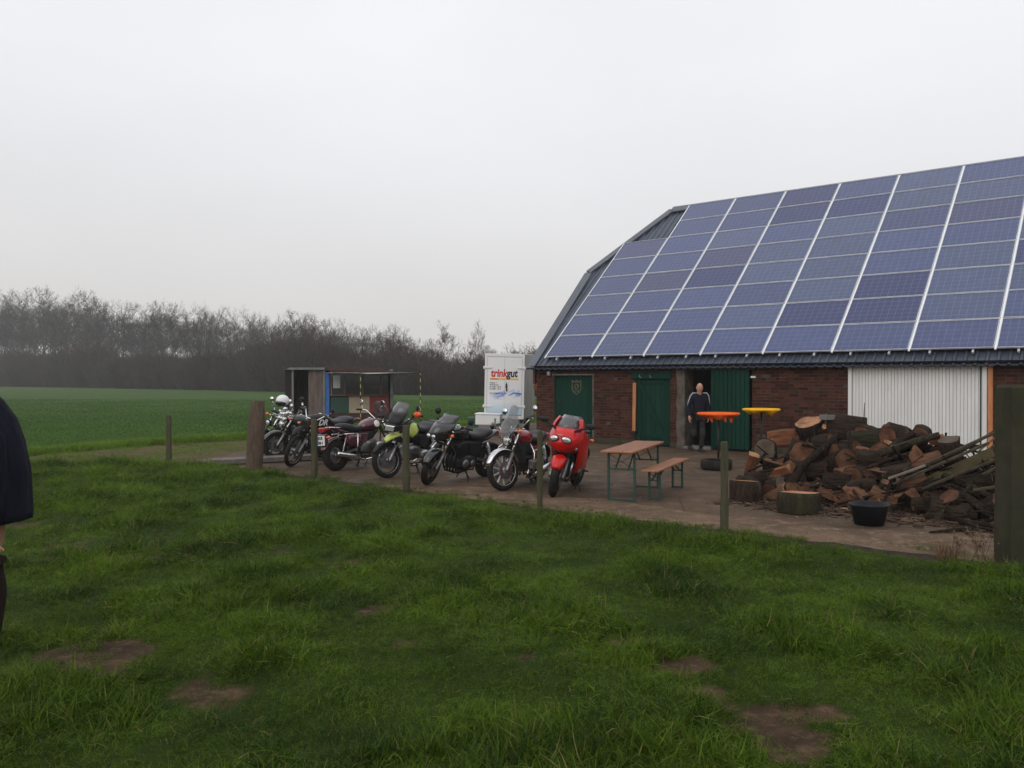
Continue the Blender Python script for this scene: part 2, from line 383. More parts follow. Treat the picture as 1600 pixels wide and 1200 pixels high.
# ---- verge of rough grass and earth behind the lawn (left) 
def soil_mat(name, c1, c2, c3, s1, s2, bump, attr=None, g1=None, g2=None, bs=30, wet=.85, spec=.06, crack=False):
    m = bpy.data.materials.new(name); m.use_nodes = True; t = m.node_tree; N = t.nodes; K = t.links.new; b = N['Principled BSDF']
    co = N.new('ShaderNodeTexCoord')
    def ns(sc, det=8, ro=.6):
        n = N.new('ShaderNodeTexNoise'); n.inputs['Scale'].default_value = sc; n.inputs['Detail'].default_value = det; n.inputs['Roughness'].default_value = ro
        K(co.outputs['Object'], n.inputs['Vector']); return n.outputs['Fac']
    def rg(v, a, c):
        r = N.new('ShaderNodeMapRange'); r.inputs['From Min'].default_value = a; r.inputs['From Max'].default_value = c; K(v, r.inputs['Value']); return r.outputs[0]
    def mixc(f, a, c):
        x = N.new('ShaderNodeMix'); x.data_type = 'RGBA'; K(f, x.inputs[0])
        for k, q in ((6, a), (7, c)):
            if isinstance(q, tuple): x.inputs[k].default_value = q + (1,)
            else: K(q, x.inputs[k])
        return x.outputs[2]
    c = mixc(rg(ns(s1), .38, .62), c1, c2)
    c = mixc(rg(ns(s2, 10, .75), .5, .68), c, c3)
    if g1:
        g = mixc(rg(ns(3), .35, .65), g1, g2)
        a = N.new('ShaderNodeAttribute'); a.attribute_name = attr
        ad = N.new('ShaderNodeMath'); ad.operation = 'ADD'; K(a.outputs['Fac'], ad.inputs[0])
        sb = N.new('ShaderNodeMath'); sb.operation = 'MULTIPLY_ADD'; K(ns(14, 8, .7), sb.inputs[0]); sb.inputs[1].default_value = .7; sb.inputs[2].default_value = -.35
        K(sb.outputs[0], ad.inputs[1])
        c = mixc(rg(ad.outputs[0], .3, .6), g, c)
    K(c, b.inputs['Base Color'])
    K(rg(ns(1.3), .3, .75), b.inputs['Roughness'])
    rr = N.new('ShaderNodeMapRange'); K(ns(1.3), rr.inputs['Value']); rr.inputs['From Min'].default_value = .35; rr.inputs['From Max'].default_value = .6
    rr.inputs['To Min'].default_value = .95; rr.inputs['To Max'].default_value = wet; K(rr.outputs[0], b.inputs['Roughness'])
    b.inputs['Specular IOR Level'].default_value = spec
    bp = N.new('ShaderNodeBump'); bp.inputs['Strength'].default_value = bump; bp.inputs['Distance'].default_value = .03
    hh = ns(bs, 10, .7)
    if crack:
        w = N.new('ShaderNodeTexVoronoi'); w.feature = 'DISTANCE_TO_EDGE'; w.inputs['Scale'].default_value = .35; K(co.outputs['Object'], w.inputs['Vector'])
        cf = rg(w.outputs['Distance'], 0, .006); c2_ = mixc(cf, (.03, .026, .02), c); K(c2_, b.inputs['Base Color'])
    K(hh, bp.inputs['Height']); K(bp.outputs[0], b.inputs['Normal'])
    return m
lawnmat = soil_mat('lawn_soil', (.085, .054, .033), (.040, .028, .018), (.15, .10, .062), 3, 9, 1.0, 'bare', (.022, .036, .006), (.032, .052, .008), bs=22)
fx = [-16 + i * .12 for i in range(int(30 / .12) + 1)]; fy = [-6 + i * .12 for i in range(int(26 / .12) + 1)]
me = grid_mesh('lawn_soil', fx, fy, lambda x, y: lawn_h(x, y) * max(0.12, min(1, (edge_y(x) - y) / .5 + .1)) - bare(x, y) * .012, keep=lambda x, y: y < edge_y(x))
at_ = me.attributes.new('bare', 'FLOAT', 'POINT')
at_.data.foreach_set('value', [bare(v.co.x, v.co.y) for v in me.vertices])
me.materials.append(lawnmat)
o = bpy.data.objects.new('lawn_ground', me); COL.objects.link(o); o['kind'] = 'structure'
# ---- yard: worn concrete and trodden earth
yard = soil_mat('yard_earth', (.092, .058, .036), (.050, .036, .022), (.155, .102, .068), .55, 2.2, .55, bs=16, wet=.62, spec=.16, crack=True)
yp = [gnd(u, v) for u, v in ((320, 724), (397, 716), (420, 692), (480, 680), (640, 668), (760, 664), (790, 655))]
YP = [Vector((-7.4, 18.2, 0)), Vector((-6.8, 19.8, 0))] + yp[2:] + [Vector((6, 38, 0)), Vector((26, 22, 0)), Vector((20, -4.5, 0))] + [Vector((x, y - .35, 0)) for x, y in reversed(EDGE[4:-1])]
mb = MB(); mb.add([(p.x, p.y, .004) for p in YP], [tuple(range(len(YP)))])
me = mb.mesh('yard', yard); bm = bmesh.new(); bm.from_mesh(me); bmesh.ops.triangulate(bm, faces=bm.faces); bmesh.ops.recalc_face_normals(bm, faces=bm.faces); bm.to_mesh(me); bm.free()
if me.polygons[0].normal.z < 0: me.flip_normals()
o = bpy.data.objects.new('yard', me); COL.objects.link(o); o['kind'] = 'structure'
# ---- paler gritty band along the front of the yard, and dark soil lip at the lawn edge
def band(name, mat, xa, xb, d0, d1, z, step=.12, s0=1.2, a0=.25, s1=.8, a1=.5):
    v = []; f = []; n = int((xb - xa) / step) + 1
    for i in range(n):
        x = xa + i * step; y = edge_y(x); fade = min(1, i / 12, (n - 1 - i) / 12)
        v += [(x, y + d0 + a0 * fbm(x, 1, s0, 4), z), (x + .6 * d1, y + d0 + (d1 - d0) * fade + a1 * fbm(x, 5, s1, 9) * fade, z)]
        if i: k = 2 * i; f.append((k - 2, k, k + 1, k - 1))
    me = bpy.data.meshes.new(name); me.from_pydata(v, [], f); me.materials.append(mat); me.update()
    if me.polygons[0].normal.z < 0: me.flip_normals()
    o = bpy.data.objects.new(name, me); COL.objects.link(o); o['kind'] = 'structure'
gritm = soil_mat('yard_grit', (.155, .102, .068), (.095, .064, .042), (.24, .17, .12), 1.4, 5.0, .7, bs=30, wet=.8, spec=.1)
lipm = soil_mat('dark_soil', (.045, .034, .026), (.028, .024, .017), (.09, .062, .045), 4, 9, 1.0, bs=22, wet=.9, spec=.06)
band('yard_grit', gritm, -2.6, 7.0, .1, 1.15, .008)
band('yard_edge_soil', lipm, -5.0, 9.0, -.3, .13, .012, s0=2, a0=.05, s1=2.5, a1=.12)
# ---- earthy track between lawn and field, and mossy strip
track = soil_mat('track_earth', (.085, .068, .030), (.060, .062, .022), (.125, .085, .052), .8, 3.0, .9, bs=12)
tp = [gnd(u, v) for u, v in ((-900, 736), (-200, 719), (40, 711), (130, 702), (230, 694), (320, 688), (420, 683), (500, 679), (760, 661), (1000, 655))]
TPo = [Vector((p.x, p.y, 0)) for p in tp] + [Vector((12, 30, 0)), Vector((0, 20, 0)), Vector((-4, 15, 0)), Vector((-8, 17, 0)), Vector((-40, 17.5, 0))]
mb = MB(); mb.add([(p.x, p.y, -.004) for p in TPo], [tuple(range(len(TPo)))])
me = mb.mesh('track', track); bm = bmesh.new(); bm.from_mesh(me); bmesh.ops.triangulate(bm, faces=bm.faces); bmesh.ops.recalc_face_normals(bm, faces=bm.faces); bm.to_mesh(me); bm.free()
if me.polygons[0].normal.z < 0: me.flip_normals()
o = bpy.data.objects.new('track', me); COL.objects.link(o); o['kind'] = 'structure'
# ---- old wooden sleepers / slab edge along the end of the yard
slabm = pm('weathered_slab', (.19, .165, .15), .8, col2=(.10, .088, .078), scale=5, bump=.5, bscale=20, stretch=(1, 1, 1))
A = gnd(330, 727); B = gnd(590, 714)
segs = 4
for i in range(segs):
    a = A.lerp(B, i / segs + .004); b = A.lerp(B, (i + 1) / segs - .004)
    mb = MB(); mb.bar(a + Vector((0, 0, .075)), b + Vector((0, 0, .075 + .004 * i)), .42, .11)
    o = mb.obj('kerb_slab', slabm, None, bevel=.012)
    tag(o, ['weathered grey slab edging the yard, left of the thick leaning post', 'weathered grey slab edging the yard right behind the thick leaning post',
            'weathered grey slab edging the yard under the black motorcycles', 'weathered grey slab edging the yard beside the maroon motorcycle'][i], 'slab', 'grey slabs edging the yard')

# ================================================================== GRASS
def grass_mat(name, dark, light, dead, deadp=.1, sat=1.0, ns=.6):
    m = bpy.data.materials.new(name); m.use_nodes = True; t = m.node_tree; N = t.nodes; K = t.links.new; b = N['Principled BSDF']
    oi = N.new('ShaderNodeObjectInfo'); g = N.new('ShaderNodeNewGeometry')
    ad = N.new('ShaderNodeMath'); ad.operation = 'ADD'; K(oi.outputs['Random'], ad.inputs[0]); K(g.outputs['Random Per Island'], ad.inputs[1])
    fr = N.new('ShaderNodeMath'); fr.operation = 'FRACT'; K(ad.outputs[0], fr.inputs[0])
    n = N.new('ShaderNodeTexNoise'); n.inputs['Scale'].default_value = ns; n.inputs['Detail'].default_value = 5
    K(g.outputs['Position'], n.inputs['Vector'])
    mm = N.new('ShaderNodeMath'); mm.operation = 'MULTIPLY_ADD'; K(n.outputs['Fac'], mm.inputs[0]); mm.inputs[1].default_value = 2.2; mm.inputs[2].default_value = -.85
    av = N.new('ShaderNodeMath'); av.operation = 'ADD'; K(mm.outputs[0], av.inputs[0])
    h = N.new('ShaderNodeMath'); h.operation = 'MULTIPLY_ADD'; K(fr.outputs[0], h.inputs[0]); h.inputs[1].default_value = .9; h.inputs[2].default_value = -.3; K(h.outputs[0], av.inputs[1])
    x = N.new('ShaderNodeMix'); x.data_type = 'RGBA'; K(av.outputs[0], x.inputs[0]); x.inputs[6].default_value = dark + (1,); x.inputs[7].default_value = light + (1,)
    x.clamp_factor = True
    gt = N.new('ShaderNodeMath'); gt.operation = 'LESS_THAN'; K(fr.outputs[0], gt.inputs[0]); gt.inputs[1].default_value = deadp
    y = N.new('ShaderNodeMix'); y.data_type = 'RGBA'; K(gt.outputs[0], y.inputs[0]); K(x.outputs[2], y.inputs[6]); y.inputs[7].default_value = dead + (1,)
    K(y.outputs[2], b.inputs['Base Color']); b.inputs['Roughness'].default_value = .55; b.inputs['Specular IOR Level'].default_value = .14
    tr = N.new('ShaderNodeBsdfTranslucent'); K(y.outputs[2], tr.inputs['Color'])
    ms = N.new('ShaderNodeMixShader'); ms.inputs[0].default_value = .3; K(b.outputs[0], ms.inputs[1]); K(tr.outputs[0], ms.inputs[2])
    K(ms.outputs[0], N['Material Output'].inputs['Surface'])
    return m
gm = grass_mat('grass_blades', (.017, .040, .0035), (.125, .205, .013), (.19, .16, .055), .045, ns=1.1)
def clump(name, nb, h, w, spread, lean, mat, seg=3, curl=.6):
    mb = MB()
    for i in range(nb):
        a = random.uniform(0, 2 * pi); r = spread * sqrt(random.random()); x, y = r * cos(a), r * sin(a)
        d = random.uniform(0, 2 * pi); ln = random.uniform(.15, 1) * lean; hh = h * random.uniform(.5, 1.15); ww = w * random.uniform(.6, 1.2)
        px, py = -sin(d), cos(d); tw = random.uniform(-.8, .8); vs = []
        for k in range(seg + 1):
            t_ = k / seg; bend = ln * (t_ ** (1 + curl)); q = ww * (1 - t_ ** 1.6) * .5
            cx = x + cos(d) * bend * hh; cy = y + sin(d) * bend * hh; cz = hh * t_ * (1 - .35 * ln * t_)
            sx_, sy_ = px * cos(tw * t_) + cos(d) * sin(tw * t_), py * cos(tw * t_) + sin(d) * sin(tw * t_)
            if k == seg: vs.append((cx, cy, cz))
            else: vs += [(cx - sx_ * q, cy - sy_ * q, cz), (cx + sx_ * q, cy + sy_ * q, cz)]
        fs = [(2 * k, 2 * k + 1, 2 * k + 3, 2 * k + 2) for k in range(seg - 1)] + [(2 * seg - 2, 2 * seg - 1, 2 * seg)]
        mb.add(vs, fs)
    me = mb.mesh(name, mat); return bpy.data.objects.new(name, me)
src = [clump('grass_tuft', 22, .105, .0042, .07, 1.1, gm) for _ in range(4)] + [clump('grass_tuft', 26, .17, .005, .06, .8, gm) for _ in range(3)] + [clump('grass_tuft', 34, .075, .0045, .11, 1.6, gm) for _ in range(2)]
def scatter_lawn():
    P = []; R_ = []; Sc = []; Ix = []
    # visible wedge plus margin
    n = 0
    for band in ((2.2, 5.5, 900), (5.5, 8, 700), (8, 12, 480), (12, 19.2, 300)):
        y0, y1, dens = band
        xl = lambda y: max(-15.5, -.78 * y - 1.6); xr = lambda y: min(13.5, .78 * y + 1.6)
        cnt = int((y1 - y0) * (xr(y1) - xl(y1)) * dens)
        for _ in range(cnt):
            y = random.uniform(y0, y1); x = random.uniform(xl(y1), xr(y1))
            if x < xl(y) or x > xr(y): continue
            if y > edge_y(x) - .02: continue
            b = bare(x, y)
            if random.random() < b * 1.25 - .08: continue
            tuft = fbm(x, y, 1.4, 4.4) + .5 * fbm(x, y, 4, 9)
            sc = (.66 + .46 * max(-.5, min(1.0, tuft * 1.5))) * random.uniform(.75, 1.2) * (1 - .4 * b)
            big = tuft > .28 and random.random() < .6
            ed = edge_y(x) - y; sc *= .55 + .45 * min(1, ed / .7)
            z = lawn_h(x, y) * max(.12, min(1, ed / .5 + .1)) - .008
            P.append((x, y, z)); wind = .22
            R_.append((random.gauss(0, .3) + 1.3 * fbm(x, y, 1.1, 3), random.gauss(0, .3) + 1.3 * fbm(x, y, 1.1, 6), random.uniform(0, 6.28)))
            k = 1 + (y / 22)
            Sc.append((sc * k * 1.1, sc * k * 1.1, sc * (.48 + .42 * random.random())))
            Ix.append(random.randint(4, 6) if big else (random.randint(7, 8) if (b > .35 or random.random() < .35) else random.randint(0, 3)))
    return P, R_, Sc, Ix
P_, R_, S_, I_ = scatter_lawn()
instancer('lawn_grass', P_, R_, S_, I_, src, 'long uneven green grass of the foreground lawn', 'grass')
# short crop in the field and rough verge
gm2 = grass_mat('crop_blades', (.046, .108, .014), (.080, .165, .023), (.10, .11, .04), .04, ns=.12)
gm3 = grass_mat('verge_blades', (.075, .14, .010), (.15, .27, .02), (.19, .15, .06), .08, ns=.4)
src2 = [clump('crop_tuft', 14, .12, .012, .16, .8, gm2, seg=2) for _ in range(4)]
P_, R_, S_, I_ = [], [], [], []
def tp_y(x):
    for a, b in zip(tp, tp[1:]):
        if a.x <= x <= b.x: return a.y + (b.y - a.y) * (x - a.x) / max(1e-6, b.x - a.x)
    return tp[0].y if x < tp[0].x else 34
for _ in range(62000):
    y = 20 + 55 * random.random() ** 1.5; x = random.uniform(-.68 * y - 2, .1 * y + 2)
    if y < tp_y(x) + .3 + .35 * fbm(x, y, .8, 1): continue
    if -11.2 < x < -4.6 and 37.3 < y < 41: continue
    k = .65 + y / 45
    P_.append((x, y, field_z(x, y) + .01)); R_.append((0, 0, random.uniform(0, 6.28))); S_.append((k * 1.3, k * 1.3, random.uniform(.6, 1.15) * .75)); I_.append(random.randint(0, 3))
instancer('crop_grass', P_, R_, S_, I_, src2, 'even short green winter crop covering the flat field', 'crop')
src3 = [clump('verge_tuft', 16, .13, .007, .09, 1.0, gm3, seg=2) for _ in range(4)]
P_, R_, S_, I_ = [], [], [], []
for _ in range(26000):
    x = random.uniform(-22, 1.5) if random.random() < .5 else random.uniform(-12, -4.5); ty = tp_y(x); r = random.random()
    if r < .55: y = ty + random.gauss(0.0, .38)                                    # lush strip at the field edge
    else: y = random.uniform(edge_y(x) - .1, ty)
    n_ = fbm(x, y, .9, 7)
    if r >= .55 and (n_ < -.02 or random.random() < .5): continue
    if x > -6.9 and y < ty - 1.2 - .4 * n_: continue
    if x > -6.3 and r >= .55: continue
    k = random.uniform(1.1, 2.0) if r < .55 else random.uniform(.4, .8)
    P_.append((x, y, -.01)); R_.append((random.gauss(0, .15), random.gauss(0, .15), random.uniform(0, 6.28))); S_.append((k, k, k * .9)); I_.append(random.randint(0, 3))
instancer('verge_grass', P_, R_, S_, I_, src3, 'bright rough grass tufts along the track at the field edge', 'grass')
# sparse weeds at cracks / yard edge
P_, R_, S_, I_ = [], [], [], []
for _ in range(2600):
    x = random.uniform(-6, 6); y = edge_y(x) + abs(random.gauss(0, .28)) + .02; k = random.uniform(.25, .6)
    if fbm(x, y, 1.3, 2.2) < -.05: continue
    P_.append((x, y, 0)); R_.append((random.gauss(0, .2), random.gauss(0, .2), random.uniform(0, 6.28))); S_.append((k, k, k)); I_.append(random.randint(0, 8))
instancer('yard_edge_grass', P_, R_, S_, I_, [copy.copy() for copy in src], 'thin low grass creeping onto the brown yard edge', 'grass')
# ================================================================== BARN
YAW = radians(38.8); SL = radians(41.2); BP = Vector((.99, 24.73, 0)); Z0 = CH + .63
D_ = Vector((cos(YAW), -sin(YAW), 0)); N_ = Vector((sin(YAW), cos(YAW), 0))
barn = empty('brick_barn', BP, (0, 0, -YAW), 'long low brick barn with green doors and a dark metal roof covered in solar panels', 'barn')
BI = Matrix.Translation(BP) @ Matrix.Rotation(-YAW, 4, 'Z'); BInv = BI.inverted()
def wl(u, v=640, n=0.0):      # pixel on the wall plane -> local (s, n, z)
    return BInv @ hit(u, v, BP + N_ * n, N_)
RUP = Vector((0, cos(SL), sin(SL))); RN = Vector((0, -sin(SL), cos(SL)))
def rl(u, v, off=0.0):        # pixel on roof plane -> (s, t)
    nn = (BI.to_3x3() @ RN); P = BI @ (Vector((0, 0, Z0)) + RN * off)
    q = BInv @ hit(u, v, P, nn); return q.x, (q - Vector((0, 0, Z0)) - RN * off).dot(RUP)
def rp(s, t, off=0.0): return Vector((s, 0, Z0)) + RUP * t + RN * off
SR = 21.5
TOPZ = Z0 - .26
mort = pm('old_mortar', (.10, .078, .064), .95, col2=(.055, .043, .036), scale=5, bump=.8, bscale=35, dirt=(.03, .035, .02), dscale=.8, dthr=(.5, .7))
brickm = pm('red_brick', (.080, .028, .018), .9, col2=(.045, .019, .014), scale=7, bump=.7, bscale=30, rnd=.38, isl=.38, dirt=(.09, .065, .05), dscale=4, dthr=(.6, .8), spec=.25)
green = pm('green_paint', (.002, .028, .017), .6, spec=.15, col2=(.004, .036, .023), scale=3, dirt=(.018, .040, .032), dscale=7, dthr=(.6, .85), rnd=.15, stretch=(3, 3, .6))
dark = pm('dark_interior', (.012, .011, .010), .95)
concr = pm('rough_plaster', (.135, .115, .095), .95, col2=(.075, .062, .05), scale=4, bump=.8, bscale=18, bdist=.03, dirt=(.06, .05, .04), dscale=2)
whited = pm('white_door_paint', (.69, .69, .665), .5, col2=(.62, .62, .60), scale=1.2, dirt=(.50, .48, .43), dscale=2.2, dthr=(.6, .9), rnd=.03)
freshw = pm('fresh_planed_wood', (.50, .22, .10), .7, col2=(.38, .15, .065), scale=5, stretch=(4, 4, .5), bump=.2)
M['orangewood'] = freshw
roofm = pm('dark_roof_sheet', (.045, .058, .085), .42, .25, col2=(.07, .082, .11), scale=1.5, dirt=(.10, .105, .10), dscale=2.5, dthr=(.6, .85), bump=.05, spec=.5)
trimm = pm('roof_trim', (.10, .115, .145), .4, .3, col2=(.075, .085, .11), scale=2, dirt=(.14, .14, .13), dscale=4)
# openings measured in the picture
sC = wl(838).x; d1a, d1b = wl(865).x, wl(926).x; d2a, d2b = wl(992).x, wl(1047).x
pil0, pil1 = wl(1058).x, wl(1077).x; op1 = wl(1175).x; wd0, wd1 = wl(1325).x, wl(1543).x; wp1 = wl(1551).x
d1t = wl(895, 586).z; d2t = wl(1020, 583).z; TOPD = TOPZ - .02
piers = [(sC, d1a), (d1b, d2a), (d2b, pil0), (op1, wd0), (wp1, SR)]
fills = [(d1a, d1b, d1t), (d2a, d2b, d2t)]
WP = []
for a, b in piers: wall = MB(); wall.box(((a + b) / 2, .15, TOPZ / 2), (b - a, .28, TOPZ)); WP.append((a, b, wall.obj('front_wall', mort, barn)))
for a, b, t in fills: wall = MB(); wall.box(((a + b) / 2, .15, (t + TOPZ) / 2), (b - a, .28, TOPZ - t)); WP.append((a, b, wall.obj('wall_above_door', mort, barn)))
def wall_of(x):
    return min(WP, key=lambda w: 0 if w[0] <= x <= w[1] else min(abs(x - w[0]), abs(x - w[1])))[2]
# bricks -------------------------------------------------------------
def brick_mesh(seed):
    random.seed(seed); mb = MB(); j = lambda: random.uniform(-.035, .035)
    vs = [(x + j() * .6, y, z + j()) for y in (0, 1) for x, z in ((-.5, -.5), (.5, -.5), (.5, .5), (-.5, .5))]
    mb.add(vs, [(0, 1, 2, 3), (0, 4, 5, 1), (1, 5, 6, 2), (2, 6, 7, 3), (3, 7, 4, 0)]); me = mb.mesh('brick', brickm); me.flip_normals() if me.polygons[0].normal.y > 0 else None; return me
BM = [brick_mesh(i) for i in range(5)]; random.seed(21)
bl, bh, cg = .222, .066, .078
blist = []
def course_fill(a, b, z0, z1, seedo=0):
    r = int(round(z0 / cg))
    while (r + 1) * cg <= z1 + .001:
        z = r * cg + cg / 2; x = a; st = (r % 2) * .116; hd = (r % 4 == 3)
        L_ = bl if not hd else .106
        cur = a - st
        while cur < b:
            p, q = max(a, cur), min(b, cur + L_)
            if q - p > .03: blist.append(((p + q) / 2, z, q - p))
            cur += L_ + .012
        r += 1
for a, b in piers: course_fill(a + .004, b - .004, 0, TOPZ)
for a, b, t in fills: course_fill(a, b, t + .03, TOPZ)
blist = [b for b in blist if random.random() > .012]
def bpx(b):
    w = BI @ Vector((b[0], 0, b[1])); u = 800 + w.x / w.y * FOC
    vis = -20 < u < 1570 and not (1165 < u < 1330 and b[1] < .95) and not (u > 1500 and b[1] < .55)
    return (b[2] / w.y) * (1 if vis else .01)
blist.sort(key=bpx, reverse=True)
for k, (x, z, l) in enumerate(blist[:300]):
    o = bpy.data.objects.new('brick', BM[k % 5]); COL.objects.link(o); o.parent = wall_of(x)
    pr = random.uniform(.002, .012); o.location = (x, .01 - pr, z); o.scale = (l, .06, bh * random.uniform(.92, 1.03)); o.rotation_euler = (0, random.gauss(0, .008), random.gauss(0, .01))
mb = MB()
for x, z, l in blist[300:]:
    pr = random.uniform(.002, .012); h = bh * random.uniform(.9, 1.04); j = lambda: random.uniform(-.002, .002)
    y0 = .01 - pr; xs_ = (x - l / 2, x + l / 2); zs = (z - h / 2, z + h / 2)
    vs = [(xs_[i] + j(), y, zs[k] + j()) for y in (y0, y0 + .06) for i, k in ((0, 0), (1, 0), (1, 1), (0, 1))]
    mb.add(vs, [(0, 1, 2, 3), (0, 4, 5, 1), (1, 5, 6, 2), (2, 6, 7, 3), (3, 7, 4, 0)])
o = mb.obj('brickwork', brickm, barn, fixn=False); o['kind'] = 'stuff'
# moss / damp skirting at foot of the wall: low plinth
moss = pm('mossy_render', (.035, .038, .018), .95, col2=(.06, .052, .04), scale=6, bump=.8, bscale=30, bdist=.02)
mb = MB()
for a, b in ((sC, d1a), (d1b, d2a), (d2b, pil0), (op1, wd0), (wp1, SR)): mb.box(((a + b) / 2, -.012, .07), (b - a, .05, .14))
mb.obj('plinth', moss, barn, bevel=.02)
# other walls, back, gable, interior floor
rq = [rl(832, 573, -.12), rl(921, 428, -.12), rl(1055, 325, -.12)]
RT = 8.04; RN_y = rp(0, RT).y; RZ = rp(0, RT).z; BACK = 2 * RN_y
mb = MB()
sE = sC
mb.box(((sC + SR) / 2, BACK - .35, 1.2), (SR - sC, .28, 2.3)); mb.box((SR - .14, BACK / 2, 1.2), (.28, BACK - 1, 2.3))
mb.obj('rear_wall', mort, barn)
tA = rq[1][1]; zA = rp(0, tA, -.3).z; yA = rp(0, tA).y
mb = MB(); mb.prism([Vector((sC + .02, .02, 0)), Vector((sC + .02, BACK - .4, 0)), Vector((sC + .02, BACK - .4, TOPZ)), Vector((sC + .02, BACK - yA, zA)), Vector((sC + .02, yA, zA)), Vector((sC + .02, .02, TOPZ - .05))], (0, 0, 0), (.26, 0, 0))
mb.obj('gable_wall', mort, barn)
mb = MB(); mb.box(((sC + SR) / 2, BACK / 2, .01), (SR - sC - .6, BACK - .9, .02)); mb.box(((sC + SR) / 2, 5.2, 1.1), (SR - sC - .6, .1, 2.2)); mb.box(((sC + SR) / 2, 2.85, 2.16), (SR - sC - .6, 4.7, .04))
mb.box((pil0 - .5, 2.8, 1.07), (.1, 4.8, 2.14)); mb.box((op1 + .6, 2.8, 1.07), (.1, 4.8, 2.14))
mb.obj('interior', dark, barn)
# concrete pillar / reveal at the entrance
mb = MB(); n = 9
prof = [(random.uniform(-.035, .02), k / n * (TOPZ - .02)) for k in range(n + 1)]
vs = []; 
for y in (-.03, .5):
    for j, z in prof: vs += [(pil0 + j, y, z), (pil1 - .12 + random.uniform(-.01, .01), y, z)]
m_ = 2 * (n + 1)
fs = []
for k in range(n):
    a = 2 * k; fs += [(a, a + 1, a + 3, a + 2), (a + m_ + 1, a + m_, a + m_ + 2, a + m_ + 3), (a + 1, a + 1 + m_, a + 3 + m_, a + 3), (a + m_, a, a + 2, a + 2 + m_)]
fs += [(2 * n, 2 * n + 1, 2 * n + 1 + m_, 2 * n + m_)]
mb.add(vs, fs); mb.obj('doorway_pillar', concr, barn, bevel=.01)
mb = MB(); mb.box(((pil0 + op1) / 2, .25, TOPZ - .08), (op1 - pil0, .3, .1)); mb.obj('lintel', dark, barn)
mb = MB(); mb.box(((pil1 - .1 + wl(1114).x) / 2, .12, .035), (wl(1114).x - pil1 + .1, .5, .07)); mb.obj('doorstep', pm('worn_step', (.24, .22, .2), .8, col2=(.15, .13, .12), scale=6, bump=.4), barn, bevel=.012)
# door 1: plain green boards, lintel strip, crest, handle
dr = MB(); dr.box(((d1a + d1b) / 2, .12, d1t / 2 + .03), (d1b - d1a - .02, .03, d1t - .08)); dro = dr.obj('door', green, barn); dro['label'] = 'closed green door with a pale crest near the top'
nb = 6; w_ = (d1b - d1a - .04) / nb
pmesh = {}
def board(w, h, mat, th=.025, key=None):
    k = (round(w, 3), round(h, 3), mat.name)
    if k not in pmesh:
        mb = MB(); mb.box((0, 0, 0), (w, th, h)); me = mb.mesh('board', mat)
        bm = bmesh.new(); bm.from_mesh(me); bmesh.ops.bevel(bm, geom=[e for e in bm.edges if abs(e.verts[0].co.z - e.verts[1].co.z) > h * .5], offset=.005, segments=1, affect='EDGES'); bmesh.ops.recalc_face_normals(bm, faces=bm.faces); bm.to_mesh(me); bm.free(); pmesh[k] = me
    return pmesh[k]
def put_board(name, w, h, mat, loc, parent, rot=(0, 0, 0)):
    o = bpy.data.objects.new(name, board(w, h, mat)); COL.objects.link(o); o.parent = parent; o.location = loc; o.rotation_euler = rot; return o
for i in range(nb): put_board('board', w_ - .003, d1t - .1, green, (d1a + .02 + w_ * (i + .5), .094, d1t / 2 + .03), dro)
mb = MB(); mb.box(((d1a + d1b) / 2 + .02, .0, d1t + .012), (d1b - d1a + .12, .06, .045)); mb.obj('lintel_strip', pm('pale_lintel', (.2, .19, .17), .8, col2=(.12, .11, .1)), barn, bevel=.006)
mb = MB(); mb.box((d1b + .02, .01, d1t / 2), (.05, .06, d1t)); mb.obj('door_jamb', concr, barn, bevel=.008)
cx, cz = wl(898.5, 605).x, wl(898.5, 605).z
crest = pm('crest_paint', (.22, .17, .12), .7)
mb = MB()
sh = [(-.21, .25), (-.08, .21), (0, .25), (.08, .21), (.21, .25), (.18, .1), (.21, -.02), (.15, -.17), (0, -.27), (-.15, -.17), (-.21, -.02), (-.18, .1)]
sc_ = .78
q = [Vector((cx + a * sc_, .076, cz + b * sc_)) for a, b in sh] ; mb.tube(q + [q[0]], .010, 5)
for ln in ([(-.12, -.1), (-.1, .06), (-.02, .13), (.06, .1), (.1, .02), (.05, -.01), (.0, -.08)], [(.02, .1), (.07, .02), (.02, -.04), (.09, -.12)], [(-.06, .04), (-.03, -.06), (-.07, -.14)], [(-.15, .19), (.15, .19)], [(-.1, -.17), (.0, -.13), (.1, -.17)]):
    mb.tube([Vector((cx + a * sc_, .077, cz + b * sc_)) for a, b in ln], .008, 5)
mb.obj('crest', crest, dro)
mb = MB(); h = wl(872, 628); mb.box((h.x + .02, .07, h.z), (.03, .02, .16)); mb.tube([(h.x + .02, .07, h.z + .03), (h.x + .02, .03, h.z + .03), (h.x + .12, .03, h.z + .02)], .008, 6); mb.obj('door_handle', 'darkmetal', dro)
